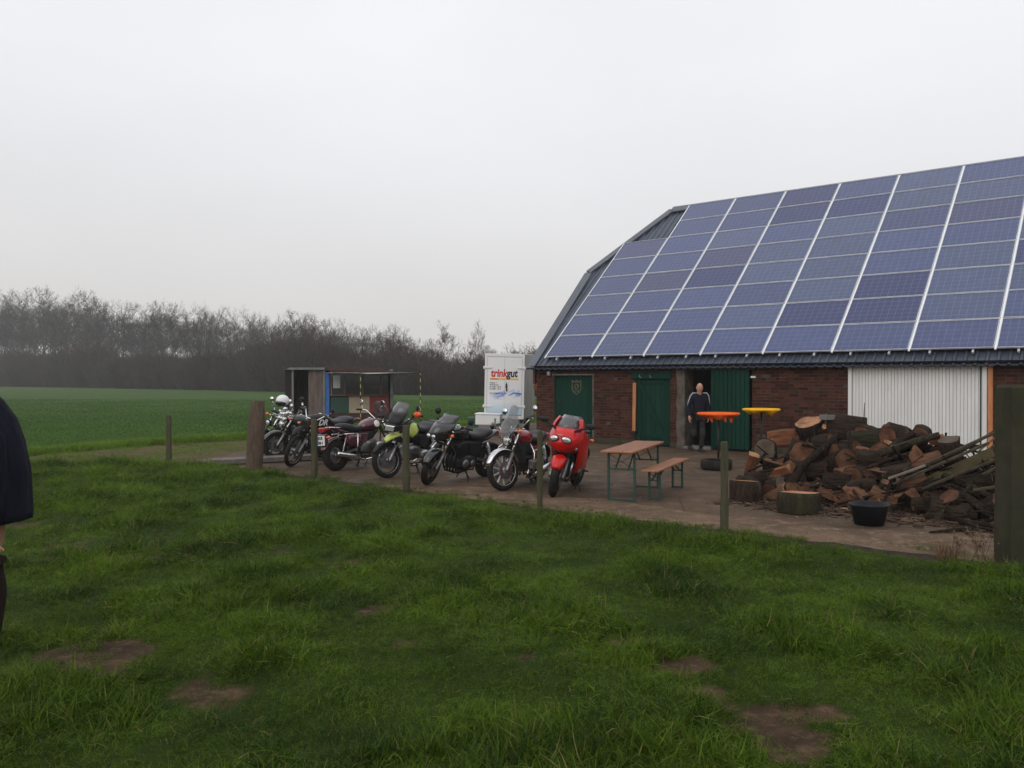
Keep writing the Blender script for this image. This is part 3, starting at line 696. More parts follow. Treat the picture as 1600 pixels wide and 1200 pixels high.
# door 2: ledged door with Z brace and rim boards
dr = MB(); dr.box(((d2a + d2b) / 2, .10, d2t / 2), (d2b - d2a - .02, .03, d2t - .06)); dro = dr.obj('door', green, barn); dro['label'] = 'green door of vertical boards with a diagonal brace'
nb = 7; w_ = (d2b - d2a - .04) / nb
for i in range(nb): put_board('board', w_ - .004, d2t - .1, green, (d2a + .02 + w_ * (i + .5), .07, d2t / 2), dro)
mb = MB(); zt = d2t
mb.box(((d2a + d2b) / 2 - .03, -.0, zt - .05), (d2b - d2a + .16, .06, .2)); mb.obj('head_board', green, dro, bevel=.006)
for nm_, c, s_ in (('rim_board', (d2a + .10, .045, zt / 2 - .06), (.12, .025, zt - .3)), ('rim_board', (d2b - .12, .045, zt / 2 - .06), (.2, .025, zt - .3)), ('ledge', ((d2a + d2b) / 2, .046, .28), (d2b - d2a - .42, .03, .13)), ('ledge', ((d2a + d2b) / 2, .046, zt - .25), (d2b - d2a - .42, .03, .1))):
    mb = MB(); mb.box(c, s_); mb.obj(nm_, green, dro, bevel=.005)
mb = MB(); mb.bar((d2a + .17, .042, zt - .33), (d2b - .25, .042, .36), .11, .028, up=(0, 1, 0)); mb.obj('brace', green, dro, bevel=.004)
for k in (.18, .5):
    mb = MB(); x_ = d2a + k; mb.tube([(x_, -.04, zt - .0), (x_, -.06, zt - .1), (x_ + .04, -.06, zt - .13), (x_ + .045, -.05, zt - .1)], .008, 5); mb.obj('hook', 'steel', dro)
# green sliding boarded door
gs0 = wl(1113).x; gb = wl(1172.5, 640).x; ztop = wl(1140, 578, -.1).z; nb = 9; w_ = (gb - gs0) / nb
dr = MB(); dr.box(((gs0 + gb) / 2, -.055, ztop / 2 + .03), (gb - gs0, .03, ztop - .06)); dro = dr.obj('sliding_door', green, barn); dro['label'] = 'green sliding door of narrow vertical boards beside the open doorway'
for i in range(nb): put_board('board', w_ - .008, ztop - .07, green, (gs0 + w_ * (i + .5), -.084, ztop / 2 + .032), dro)
mb = MB(); mb.box(((gs0 + gb) / 2 - .3, -.05, ztop + .03), (gb - gs0 + .9, .05, .05)); mb.obj('door_rail', 'darkmetal', barn)
mb = MB(); mb.box((wl(1176).x + .02, -.01, wl(1176, 589).z), (.12, .05, .05)); mb.obj('rail_bracket', 'white', barn)
# white boarded door + fresh post
zt = TOPZ - .04; fr = MB(); fr.box((wd0 + .05, -.02, zt / 2), (.08, .05, zt)); fro = None
dr = MB(); dr.box(((wd0 + wd1) / 2, .06, zt / 2 + .02), (wd1 - wd0 - .04, .03, zt - .04)); dro = dr.obj('white_door', whited, barn); dro['label'] = 'wide white door of vertical ribbed boards behind the log pile'
fr.obj('door_post', whited, dro, bevel=.006)
fr = MB(); fr.box((wd1 - .05, -.02, zt / 2), (.09, .05, zt)); fr.obj('door_post', whited, dro, bevel=.006)
nb = 38; a0 = wd0 + .1; w_ = (wd1 - .1 - a0) / nb
for i in range(nb): put_board('board', w_ - .006, zt - .06, whited, (a0 + w_ * (i + .5), .03 - (.003 if i % 2 else 0), zt / 2 + .02), dro)
mb = MB(); mb.tube([(wd1 - .13, -.0, .1), (wd1 - .13, -.0, zt)], .012, 6); mb.obj('bolt_rod', 'darkmetal', dro)
mb = MB(); mb.box(((wd1 + wp1) / 2 + .01, -.01, zt / 2), (wp1 - wd1, .12, zt)); mb.obj('timber_post', freshw, barn, bevel=.008)
# orange plank leaning by door 2 (top-level)
pk = wl(991.5, 673, -.06); p2 = wl(991.5, 598, -.06)
mb = MB(); mb.bar((0, 0, 0), (0, .03, p2.z - pk.z), .095, .04, up=(0, 1, 0)); o = mb.obj('plank', freshw, None, bevel=.004)
o.location = BI @ Vector((pk.x, -.09, pk.z)); o.rotation_euler = (0, 0, -YAW); tag(o, 'narrow fresh orange plank fixed upright on the wall left of the braced green door', 'plank')
mb = MB(); mb.box((0, 0, 0), (.16, .14, .05)); o = mb.obj('ledge_bracket', 'darkmetal', barn); o.location = (pk.x, -.08, pk.z - .03)
# small lamp at corner, purlin end
mb = MB(); c = wl(859.5, 583); mb.lathe([(.035, 0), (.06, -.04), (.06, -.12), (.03, -.15)], 10, (c.x, -.06, c.z + .06)); mb.tube([(c.x, 0, c.z + .08), (c.x, -.06, c.z + .08)], .012, 5); mb.obj('wall_lamp', pm('grey_lamp', (.3, .29, .28), .5), barn)
redp = pm('oxide_paint', (.09, .008, .008), .5, col2=(.06, .008, .008)); ru = pm('rust_orange', (.2, .07, .03), .8, col2=(.1, .04, .02), scale=9)
mb = MB(); mb.box((sC - .08, .05, TOPZ - .26), (.08, .14, .52)); mb.obj('bargeboard_end', redp, barn, bevel=.01)
mb = MB(); mb.box((sC - .03, .05, TOPZ - .62), (.13, .12, .17)); mb.obj('corbel', ru, barn, bevel=.01)
# soffit / eave timber
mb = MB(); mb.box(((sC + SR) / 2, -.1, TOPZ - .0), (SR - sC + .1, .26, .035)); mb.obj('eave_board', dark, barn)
# ---- roof sheet, trapezoidal ribs running up the slope, clipped to the hipped outline
sA, tA = rq[1]; sB, tB = rq[2][0], RT; sE0, tE0 = rq[0]
tE = (rp(0, 0).z - 0 - (CH + (592 - 573) / FOC * 21.2)) / -sin(SL); tE = -.30 / cos(SL)
def trange(s):
    lo = tE; hi = RT
    if s < sA: return None
    if s < sE0 and sA < sE0: lo = tE + (sE0 - s) / (sE0 - sA) * (tA - tE)
    if s < sB: hi = tA + (s - sA) / (sB - sA) * (RT - tA)
    return (lo, hi) if hi > lo + .02 else None
mb = MB(); pitch = .207; prof = [(0, 0), (.10, 0), (.125, .035), (.165, .035), (.19, 0)]
cols = []; s = min(sA, sE0) + .002
while s < SR + .3:
    for dx, dz in prof: cols.append((s + dx, dz))
    s += pitch
vs = []; ok = []
for s, dz in cols:
    r = trange(s)
    if r is None: r = trange(sA + .003) or (tA, tA + .03)
    for t in (r[0], r[1]):
        for off in (-.12 + dz, -.135 + dz): vs.append(rp(s, t, off))
fs = []
for i in range(len(cols) - 1):
    a, b = 4 * i, 4 * (i + 1); fs += [(a, b, b + 2, a + 2), (a + 1, a + 3, b + 3, b + 1), (a, a + 1, b + 1, b), (a + 2, b + 2, b + 3, a + 3)]
mb.add(vs, fs); rf = mb.obj('roof_sheet', roofm, barn)
# back slope + hip end (plain but real)
mb = MB()
P = lambda s, t, off=-.12: rp(s, t, off)
def mir(p): return Vector((p.x, 2 * RN_y - p.y, p.z))
b0, b1, b2, b3 = mir(P(sE0, tE)), mir(P(SR + .3, tE)), mir(P(SR + .3, RT)), mir(P(sB, RT)); bA = mir(P(sA, tA))
mb.prism([b0, b1, b2, b3, bA], (0, 0, 0), (0, 0, -.03)); mb.prism([P(sA, tA), P(sB, RT), bA], (0, 0, -.004), (0, 0, -.03)); mb.obj('roof_back', roofm, barn)
def trim(a, b, w, h, nm='roof_trim', up=None):
    mb = MB(); mb.bar(a, b, w, h, up=up or (BI.to_3x3().inverted() @ Vector((0, 0, 1)))); return mb.obj(nm, trimm, barn, bevel=.01)
trim(rp(sE0, tE, -.08), rp(sA, tA, -.08), .30, .07, 'verge_trim', RN); trim(rp(sA, tA, -.06), rp(sB, RT, -.06), .26, .08, 'hip_trim', RN)
mb = MB(); mb.bar(rp(sB - .02, RT, -.05), rp(SR + .3, RT, -.05), .34, .06, up=RN); mb.obj('ridge_cap', trimm, barn, bevel=.01)
# ---- solar panels
def cells():
    m = bpy.data.materials.new('solar_cells'); m.use_nodes = True; t = m.node_tree; N = t.nodes; K = t.links.new; b = N['Principled BSDF']
    co = N.new('ShaderNodeTexCoord'); sp = N.new('ShaderNodeSeparateXYZ'); K(co.outputs['Object'], sp.inputs[0]); oi = N.new('ShaderNodeObjectInfo')
    def grid(out, period, width, phase=0):
        a = N.new('ShaderNodeMath'); a.operation = 'ADD'; a.inputs[1].default_value = 50 * period + phase; K(out, a.inputs[0])
        d = N.new('ShaderNodeMath'); d.operation = 'MODULO'; d.inputs[1].default_value = period; K(a.outputs[0], d.inputs[0])
        l = N.new('ShaderNodeMath'); l.operation = 'LESS_THAN'; l.inputs[1].default_value = width; K(d.outputs[0], l.inputs[0]); return l.outputs[0]
    def mx_(a, c):
        q = N.new('ShaderNodeMath'); q.operation = 'MAXIMUM'; K(a, q.inputs[0]); K(c, q.inputs[1]); return q.outputs[0]
    def mulc(a, k):
        q = N.new('ShaderNodeMath'); q.operation = 'MULTIPLY'; K(a, q.inputs[0]); q.inputs[1].default_value = k; return q.outputs[0]
    g = mx_(grid(sp.outputs['X'], .159, .006, .02), grid(sp.outputs['Y'], .159, .006, .0))
    g = mx_(mulc(g, .30), mulc(grid(sp.outputs['Y'], .053, .003, .026), .2))
    vo = N.new('ShaderNodeTexVoronoi'); vo.inputs['Scale'].default_value = 40; K(co.outputs['Object'], vo.inputs['Vector'])
    nn = N.new('ShaderNodeTexNoise'); nn.inputs['Scale'].default_value = 5; off = N.new('ShaderNodeVectorMath'); off.operation = 'ADD'; K(co.outputs['Object'], off.inputs[0]); K(oi.outputs['Random'], off.inputs[1]); K(off.outputs[0], nn.inputs['Vector'])
    hs = N.new('ShaderNodeHueSaturation'); K(oi.outputs['Color'], hs.inputs['Color'])
    r = N.new('ShaderNodeMapRange'); K(nn.outputs['Fac'], r.inputs['Value']); r.inputs['To Min'].default_value = .75; r.inputs['To Max'].default_value = 1.25; K(r.outputs[0], hs.inputs['Value'])
    x = N.new('ShaderNodeMix'); x.data_type = 'RGBA'; K(g, x.inputs[0]); K(hs.outputs[0], x.inputs[6]); x.inputs[7].default_value = (.42, .46, .58, 1)
    K(x.outputs[2], b.inputs['Base Color']); b.inputs['Roughness'].default_value = .3; b.inputs['Specular IOR Level'].default_value = .5; b.inputs['Coat Weight'].default_value = .12; b.inputs['Coat Roughness'].default_value = .15
    return m
cellm = cells(); alum = pm('panel_aluminium', (.66, .67, .69), .45, .2, col2=(.45, .46, .48), scale=3)
PW, PH = 1.68, 1.010
mb = MB(); gw, gh = 1.63, .985
mb.box((0, 0, .012), (gw - .012, gh - .012, .024)); pm_glass = mb.mesh('solar_panel', cellm)
mb = MB()
for c, s_ in (((0, gh / 2 - .006, .016), (gw, .012, .038)), ((0, -gh / 2 + .006, .016), (gw, .012, .038)), ((gw / 2 - .006, 0, .016), (.012, gh - .024, .038)), ((-gw / 2 + .006, 0, .016), (.012, gh - .024, .038))): mb.box(c, s_)
pm_frame = mb.mesh('panel_frame', alum)
random.seed(5)
RR = Matrix.Rotation(SL, 4, 'X')
tones = {'a': (.038, .056, .150), 'b': (.034, .048, .135), 'c': (.045, .066, .145), 'd': (.036, .042, .118), 'e': (.016, .024, .105)}
darkset = {(0, 7): 'd', (2, 4): 'd', (2, 3): 'e', (3, 2): 'b', (3, 7): 'e', (2, 7): 'b', (4, 6): 'e', (4, 7): 'b', (3, 6): 'e', (5, 2): 'e', (5, 1): 'e', (4, 1): 'e', (4, 0): 'a', (6, 5): 'd', (0, 5): 'd', (1, 3): 'd', (0, 0): 'b', (7, 3): 'e', (6, 0): 'b'}
darkset.pop((0, 7))
for c_ in range(12):
    for r_ in range(8):
        if c_ == 0 and r_ > 5: continue
        o = bpy.data.objects.new('solar_panel', pm_glass); COL.objects.link(o); o.parent = barn
        o.location = rp((c_ + .5) * PW, (r_ + .5) * PH, random.uniform(-.002, .002)); o.rotation_euler = (SL + random.gauss(0, .002), random.gauss(0, .002), 0)
        k = darkset.get((c_, r_), random.choice('aaacccaabc')); v = random.uniform(.92, 1.08); t = tones[k]; o.color = (t[0] * v, t[1] * v, t[2] * v, 1)
        if k == 'e': o['label'] = 'darker blue solar panel'
        f = bpy.data.objects.new('panel_frame', pm_frame); COL.objects.link(f); f.parent = o
whitestrip = pm('pale_rail', (.85, .86, .87), .45, .1)
for c_ in range(13):
    top = 6 if c_ == 0 else 8
    mb = MB(); mb.bar(rp(c_ * PW, -.02, .0), rp(c_ * PW, top * PH - .01, .0), .04, .03, up=RN); mb.obj('gap_strip', whitestrip, barn)
for c_ in range(12):
    for k in (.25, .75):
        s_ = (c_ + k) * PW; mb = MB(); mb.bar(rp(s_, -.06, -.05), rp(s_, (6 if c_ == 0 else 8) * PH, -.05), .04, .06, up=RN)
        mb.bar(rp(s_, -.07, -.04), rp(s_, -.02, -.04), .035, .035, up=RN); mb.obj('mounting_rail', alum, barn)
# ================================================================== MOTORCYCLES
def make_bike(label, group, front_px, heading, lean=-8, steer=0, wb=1.45, rf=.315, rr=.31, tf=.055, tr=.07, rake=27,
              spokes='cast', rimc='alu', tank='blackpaint', tankw=.17, tankh=.2, frontf='low', fendc=None, barh=.12, barw=.37, barc='darkmetal', barback=.18,
              fork='chrome', lamp='round', screen=None, fairing=None, engine='four', exh='right', exhc='chrome', seatz=.79, seatup=.05, tailc=None, rack=False,
              mirrors='round', mirc='blackplastic', plate=False, crash=False, side=None, sigs=True, rear_at=None, guards=None, lens=None, big=1.03, tanklogo=None, raise_=0):
    tf *= 1.2; tr *= 1.25; rf *= .975; rr *= .975
    fendc = fendc or tank; tailc = tailc or tank
    hd = radians(heading)   # direction of travel in world (angle from +X)
    F = gnd(*front_px) if rear_at is None else None
    dv = Vector((cos(hd), sin(hd), 0))
    base = (F - dv * (wb / 2)) if F is not None else gnd(*rear_at) + dv * (wb / 2)
    base.z = .006
    root = empty('motorcycle', base, (radians(lean), 0, hd), label, 'motorcycle', group); root.scale = (big, big, big)
    xf, xr = wb / 2, -wb / 2; rk = radians(rake); U = Vector((-sin(rk), 0, cos(rk)))
    A = Vector((xf, 0, rf)); PERP = Vector((-cos(rk), 0, -sin(rk))); H0 = A + PERP * .05
    ST = Matrix.Translation(H0) @ Matrix.Rotation(radians(steer), 4, U) @ Matrix.Translation(-H0)
    def mk(T=None): m = MB(); m.T = T; return m
    def P(name, mb, mat, parent=root, **k): return mb.obj(name, mat, parent, **k)
    # ---- wheels
    def wheel(c, R, w, T, disc_side=(1, -1), n=40):
        m = mk(T)
        rw = R - w * 1.15
        m.lathe([(.035, -.06), (.045, -.06), (.05, -.03), (.04, -.02), (.04, .02), (.05, .03), (.045, .06), (.035, .06)], 14, c, (0, 1, 0))
        if spokes == 'wire':
            for k in range(28):
                a = 2 * pi * k / 28; b = a + (.35 if k % 2 else -.35); sd = .045 if k % 4 < 2 else -.045
                m.tube([c + Vector((cos(b) * .045, sd, sin(b) * .045)), c + Vector((cos(a) * rw, 0, sin(a) * rw))], .0028, 4)
        else:
            ns = 5 if spokes == 'cast' else 10
            for k in range(ns):
                a = 2 * pi * k / ns + .3
                for da in ((0,) if spokes != 'ten' else (0,)):
                    m.bar(c + Vector((cos(a) * .04, 0, sin(a) * .04)), c + Vector((cos(a + da) * rw, 0, sin(a + da) * rw)), .022 if ns == 5 else .014, .045 if ns == 5 else .028, up=(0, 1, 0))
        wh = P('wheel', m, rimc if spokes != 'wire' else 'steel')
        m = mk(T)
        m.torus(rw + w * .32, w * .86, c, (0, 1, 0), n, 12, .92); P('tyre', m, 'rubber', wh)
        m = mk(T); pr = [(rw - .018, -w * .55), (rw + .02, -w * .72), (rw + .022, -w * .62), (rw - .004, -w * .3), (rw - .004, w * .3), (rw + .022, w * .62), (rw + .02, w * .72), (rw - .018, w * .55), (rw - .022, 0)]
        m.lathe(pr, n, c, (0, 1, 0), True, True); P('rim', m, rimc, wh)
        for sd in disc_side:
            m = mk(T); m.lathe([(.075, 0), (.145, 0), (.145, .005), (.075, .005)], 26, c + Vector((0, sd * .068 - .0025, 0)), (0, 1, 0), False, True)
            for k in range(5):
                a = 2 * pi * k / 5; m.bar(c + Vector((cos(a) * .03, sd * .066, sin(a) * .03)), c + Vector((cos(a) * .08, sd * .066, sin(a) * .08)), .012, .006, up=(0, 1, 0))
            P('brake_disc', m, 'steel', wh)
        return wh
    wheel(A, rf, tf, ST); wheel(Vector((xr, 0, rr)), rr, tr, None, (1,))
    # ---- fork
    HL = A + U * .62
    for sd in (-1, 1):
        m = mk(ST); y = Vector((0, sd * .095, 0)); o = PERP * .0
        m.tube([A + y - U * .03, A + y + U * .02, A + y + U * .30], [.026, .034, .031], 8); P('fork_leg', m, 'alu' if fork != 'black' else 'darkmetal')
        m = mk(ST); m.tube([A + y + U * .29, HL + y + U * (.02 + .06)], .023, 8); P('fork_tube', m, 'chrome' if fork == 'chrome' else 'darkmetal')
        m = mk(ST); m.box(A + y + U * .06 + Vector((-.06, -sd * .012, .06)), (.05, .045, .09)); P('brake_caliper', m, 'darkmetal', bevel=.008)
    m = mk(ST)
    for k in (.44, .66): m.box(A + U * k - PERP * 0, (.06, .24, .035), Matrix.Rotation(-rk, 3, 'Y'))
    P('fork_yoke', m, 'darkmetal', bevel=.008)
    # ---- front fender
    def fend(c, R, w, a0, a1, T, name, mat, n=12, tip=.6, drop=.03):
        m = mk(T); rows = []
        for i in range(n + 1):
            t_ = i / n; a = a0 + (a1 - a0) * t_; k = 1 - (1 - tip) * abs(2 * t_ - 1) ** 3
            row = []
            for j in range(7):
                q = j / 6 * 2 - 1; row.append(c + Vector((cos(a) * (R - drop * q * q), q * w * k, sin(a) * (R - drop * q * q))))
            rows.append(row)
        m.loft(rows, True, False, False); return m.obj(name, mat, root, solid=.008)
    if frontf == 'low': fend(A, rf + .025, tf * 1.25, radians(20), radians(150), ST, 'front_fender', fendc)
    elif frontf == 'chrome': fend(A, rf + .03, tf * 1.3, radians(15), radians(170), ST, 'front_fender', 'chrome')
    elif frontf == 'hug': fend(A, rf + .022, tf * 1.5, radians(28), radians(150), ST, 'front_fender', fendc, drop=.06)
    elif frontf == 'high': fend(A + U * .2 + Vector((.05, 0, -.02)), rf + .03, .065, radians(35), radians(125), ST, 'front_fender', fendc, tip=.35)
    elif frontf == 'mud': fend(A, rf + .018, tf * 1.25, radians(25), radians(150), ST, 'front_fender', 'blackplastic')
    # ---- frame
    HD = A + PERP * .06 + U * .58; piv = Vector((-.28, 0, .40)); seatR = Vector((xr + .12, 0, seatz - .06))
    m = mk()
    for sd in (-1, 1):
        y = lambda k: Vector((0, sd * k, 0))
        m.tube([HD + y(.03), Vector((.30, sd * .13, .55)), Vector((.26, sd * .14, .24)), Vector((-.2, sd * .14, .22)), piv + y(.12), Vector((-.25, sd * .12, seatz - .12))], .016, 7)
        m.tube([HD + y(.02), Vector((.1, sd * .07, seatz - .1)), Vector((-.25, sd * .1, seatz - .1)), seatR + y(.09)], .015, 7)
        m.tube([piv + y(.1), Vector((xr + .3, sd * .1, seatz - .16))], .013, 6)
    m.tube([HD - U * .09, HD + U * .09], .036, 10); P('frame', m, 'darkmetal')
    m = mk()
    for sd in (-1, 1): m.bar(piv + Vector((0, sd * .11, 0)), Vector((xr, sd * .105, rr)), .03, .05)
    m.tube([(xr, -.12, rr), (xr, .12, rr)], .014, 8); P('swingarm', m, 'alu')
    for sd in (-1, 1):
        m = mk(); a = Vector((xr + .06, sd * .13, rr + .03)); b = Vector((xr + .2, sd * .12, seatz - .12))
        m.tube([a, b], .014, 8)
        for k in range(9): c = a.lerp(b, .25 + k * .075); m.torus(.026, .005, c, (b - a), 12, 5)
        P('shock', m, 'chrome')
    # ---- engine
    if engine == 'boxer':
        m = mk(); m.loft([ringx(x, 0, .42, w, h, 12, 3.5) for x, w, h in ((.26, .08, .10), (.22, .13, .15), (-.12, .14, .15), (-.2, .1, .12))]); P('engine_case', m, 'alu')
        for sd in (-1, 1):
            m = mk(); ax = Vector((0, sd, .06))
            m.lathe([(.055, .1), (.06, .34)], 14, (.08, 0, .42), ax)
            for k in range(9): m.lathe([(.05, 0), (.088, 0), (.088, .005), (.05, .005)], 16, Vector((.08, 0, .42)) + ax * (.14 + .02 * k), ax, False, True)
            P('cylinder', m, 'alu')
            m = mk(); m.loft([[Vector((.08 + a * k, sd * (.31 + d), .44 + b * k)) for a, b in ((-.09, -.05), (-.05, -.075), (.05, -.075), (.09, -.05), (.09, .05), (.05, .075), (-.05, .075), (-.09, .05))] for d, k in ((0, 1), (.06, 1), (.09, .7))]); P('rocker_cover', m, 'steel', bevel=.006)
            m = mk(); m.tube([(.15, sd * .27, .36), (.24, sd * .24, .3), (.2, sd * .16, .2), (-.1, sd * .13, .18)], .02, 8); P('exhaust_header', m, 'chrome')
    elif engine == 'flat':
        m = mk(); m.box((.02, 0, .40), (.52, .30, .26)); P('engine_case', m, 'darkmetal', bevel=.03)
        m = mk(); m.box((.33, 0, .60), (.05, .34, .38)); 
        P('radiator', m, 'blackplastic', bevel=.01)
        m = mk()
        for k in range(14): m.box((.358, 0, .44 + k * .024), (.006, .30, .008))
        P('radiator_fins', m, 'darkmetal')
        for sd in (-1, 1):
            m = mk(); m.box((.06, sd * .25, .41), (.36, .14, .15)); P('cylinder_head', m, 'alu', bevel=.02)
            m = mk(); m.box((.06, sd * .325, .41), (.30, .02, .10)); P('rocker_cover', m, 'chrome', bevel=.008)
            m = mk(); m.tube([(.22, sd * .2, .33), (.25, sd * .2, .2), (.05, sd * .18, .16), (xr + .1, sd * .2, .22)], .022, 8); P('exhaust_header', m, 'chrome')
            m = mk(); m.tube([(.2, sd * .24, .62), (.1, sd * .27, .64), (-.06, sd * .24, .6)], .03, 8); P('carburettor', m, 'alu')
            m = mk(); m.tube([(.28, sd * .2, .75), (.34, sd * .32, .62), (.34, sd * .34, .34), (.26, sd * .22, .24)], .013, 8); P('crash_bar', m, 'chrome')
    else:
        nc = 4 if engine == 'four' else 1
        m = mk(); m.loft([ringx(x, 0, .36, w, h, 14, 4) for x, w, h in ((.24, .11, .08), (.20, .17, .12), (.0, .19, .14), (-.2, .17, .12), (-.26, .1, .08))]); P('engine_case', m, 'alu' if side != 'dark' else 'darkmetal')
        wd = .36 if nc == 4 else .17
        R_ = Matrix.Rotation(radians(22), 3, 'Y')
        m = mk()
        for k in range(10): m.box(Vector((.12, 0, .48)) + R_ @ Vector((0, 0, k * .019)), (.22, wd, .007), R_)
        m.box(Vector((.12, 0, .48)) + R_ @ Vector((0, 0, .08)), (.16, wd * .86, .18), R_); P('cylinder_block', m, 'darkmetal')
        m = mk(); m.box(Vector((.12, 0, .48)) + R_ @ Vector((0, 0, .22)), (.2, wd * .98, .07), R_); P('cylinder_head', m, 'alu' if side != 'dark' else 'darkmetal', bevel=.015)
        for sd in (-1, 1):
            m = mk(); m.lathe([(.0, .04), (.07, .035), (.085, .0)], 16, (.08, sd * .185, .35), (0, sd, 0)); m.lathe([(.0, .03), (.055, .025), (.065, .0)], 14, (-.12, sd * .175, .34), (0, sd, 0)); P('engine_cover', m, 'alu')
        for k in range(nc):
            y = (k - (nc - 1) / 2) * .085
            m = mk(); m.tube([(.2, y, .55), (.30, y, .50), (.33, y, .36), (.27, y * .7, .2), (.05, y * .35 - .02, .15), (-.2, -.05, .15)], .018, 8); P('exhaust_header', m, exhc)
    # mufflers
    for sd in ((-1,) if exh == 'right' else (1,) if exh == 'left' else (-1, 1)):
        m = mk()
        if exh == 'up' or raise_:
            m.tube([(-.15, sd * .12, .25), (-.3, sd * .16, .36), (-.40, sd * .18, .44), (-.44, sd * .19, .47)], .022, 8)
            m.tube([(-.42, sd * .19, .46), (-.45, sd * .19, .48), (-.82, sd * .22, .70), (-.84, sd * .22, .71)], [.03, .058, .055, .03], 12)
        else:
            m.tube([(-.1, sd * .08, .16), (-.25, sd * .14, .2), (-.34, sd * .17, .24)], .022, 8)
            m.tube([(-.32, sd * .17, .235), (-.38, sd * .175, .25), (-.86, sd * .2, .33), (-.88, sd * .2, .335)], [.026, .05, .048, .03], 12)
        P('muffler', m, exhc)
    # ---- air box and battery cover fill the middle of the bike
    if fairing != 'sport':
        m = mk(); m.loft([ringx(x, 0, z, w, h, 12, 4) for x, w, h, z in ((.24, .07, .05, seatz - .1), (.1, .12, .09, seatz - .14), (-.1, .13, .13, seatz - .2), (-.34, .12, .13, seatz - .2), (-.46, .08, .07, seatz - .16))]); P('air_box', m, 'blackplastic')
        m = mk(); m.loft([[Vector((x, y, z)) for y, z in ((-w, rr + .0), (w, rr + .0), (w * .8, rr + .34), (-w * .8, rr + .34))] for x, w in ((xr + .36, .05), (xr + .44, .09))]); P('inner_guard', m, 'blackplastic')
    # ---- tank, seat, tail
    tx0, tx1 = -.10, .38; tb = seatz - .04
    tk = [(tx1 + .03, .05, .05, tb + tankh * .55), (tx1, .10, .09, tb + tankh * .5), (tx1 - .10, tankw, tankh * .62, tb + tankh * .52), (.1, tankw * 1.02, tankh * .66, tb + tankh * .5), (-.02, tankw * .8, tankh * .5, tb + tankh * .36), (tx0 - .03, tankw * .42, tankh * .3, tb + tankh * .2)]
    m = mk(); m.loft([ringx(x, 0, z, w, h, 16, 2.7) for x, w, h, z in tk]); tko = P('fuel_tank', m, tank, sub=1)
    m = mk(); m.lathe([(.035, 0), (.035, .012), (.02, .016)], 12, (.16, 0, tb + tankh * 1.14), (0, 0, 1)); P('filler_cap', m, 'chrome', tko)
    if tanklogo:
        for sd in (-1, 1):
            if tanklogo == 'badge':
                m = mk(); m.lathe([(.0, .012), (.06, .008), (.075, 0)], 14, (.2, sd * tankw * .97, tb + tankh * .55), (0, sd, .15)); P('tank_badge', m, 'white', tko)
            else:
                Mx = Matrix.Translation((.34 if sd < 0 else -.02, sd * (tankw + .035), tb + tankh * .12)) @ Matrix.Rotation(pi if sd > 0 else 0, 4, 'Z') @ Matrix.Rotation(pi / 2, 4, 'X')
                if sd > 0: Mx = Matrix.Translation((.34, sd * (tankw + .035), tb + tankh * .12)) @ Matrix.Rotation(pi, 4, 'Z') @ Matrix.Rotation(pi / 2, 4, 'X')
                else: Mx = Matrix.Translation((.02, sd * (tankw + .035), tb + tankh * .12)) @ Matrix.Rotation(pi / 2, 4, 'X')
                text_obj(tanklogo, .17, 'white', tko, Mx, bold=.006, shear=.3)
    st = [(-.10, .09, .045, seatz + .0), (-.16, .14, .065, seatz - .01), (-.36, .175, .07, seatz - .02), (-.44, .175, .085, seatz + seatup * .5), (-.62, .15, .07, seatz + seatup), (-.72, .09, .035, seatz + seatup + .01)]
    m = mk(); m.loft([ringx(x, 0, z, w, h, 14, 3) for x, w, h, z in st]); P('seat', m, 'vinyl', sub=1)
    m = mk(); m.loft([ringx(x, 0, z, w, h, 12, 3) for x, w, h, z in ((-.3, .12, .06, seatz - .10), (-.6, .12, .05, seatz - .06), (-.78, .09, .04, seatz + seatup - .03), (xr - .16, .06, .022, seatz + seatup - .0))]); P('tail', m, tailc, sub=1)
    for sd in (-1, 1):
        m = mk(); m.prism([Vector((-.02, 0, seatz - .1)), Vector((-.34, 0, seatz - .1)), Vector((-.36, 0, seatz - .24)), Vector((-.22, 0, seatz - .34)), Vector((-.06, 0, seatz - .28))], (0, sd * .11, 0), (0, sd * .15, 0)); P('side_panel', m, tailc if side != 'dark' else 'blackplastic', bevel=.015)
    fend(Vector((xr, 0, rr)), rr + .05, tr * 1.1, radians(60), radians(165), None, 'rear_fender', 'blackplastic' if not plate else tank)
    m = mk(); m.box((xr - .17, 0, seatz - .0 + seatup - .02), (.05, .13, .06)); P('tail_light', m, 'red_lens', bevel=.015)
    if plate:
        m = mk(); m.box((xr - .34, 0, .60), (.012, .22, .19)); pl = P('number_plate', m, 'plate', bevel=.003)
        m = mk(); m.box((xr - .30, 0, .62), (.07, .26, .22)); P('plate_bracket', m, tank, bevel=.02)
        m = mk(); m.box((xr - .347, .09, .60), (.003, .03, .17)); P('country_band', m, 'plateblue', pl)
        for ln, z in (('BOR', .615), ('FM 4', .525)):
            text_obj(ln, .09, 'ink', pl, Matrix.Translation((xr - .349, .07 - .0, z)) @ Matrix.Rotation(-pi / 2, 4, 'Z') @ Matrix.Rotation(pi / 2, 4, 'X'), bold=.002, xs=.75)
        m = mk(); m.box((xr - .30, 0, .80), (.08, .15, .09)); P('brake_light', m, 'red_lens', bevel=.02)
        m = mk(); m.tube([(-.45, .1, seatz + .02), (xr - .16, .1, seatz + .04), (xr - .2, 0, seatz + .04), (xr - .16, -.1, seatz + .04), (-.45, -.1, seatz + .02)], .010, 7); P('grab_rail', m, 'chrome')
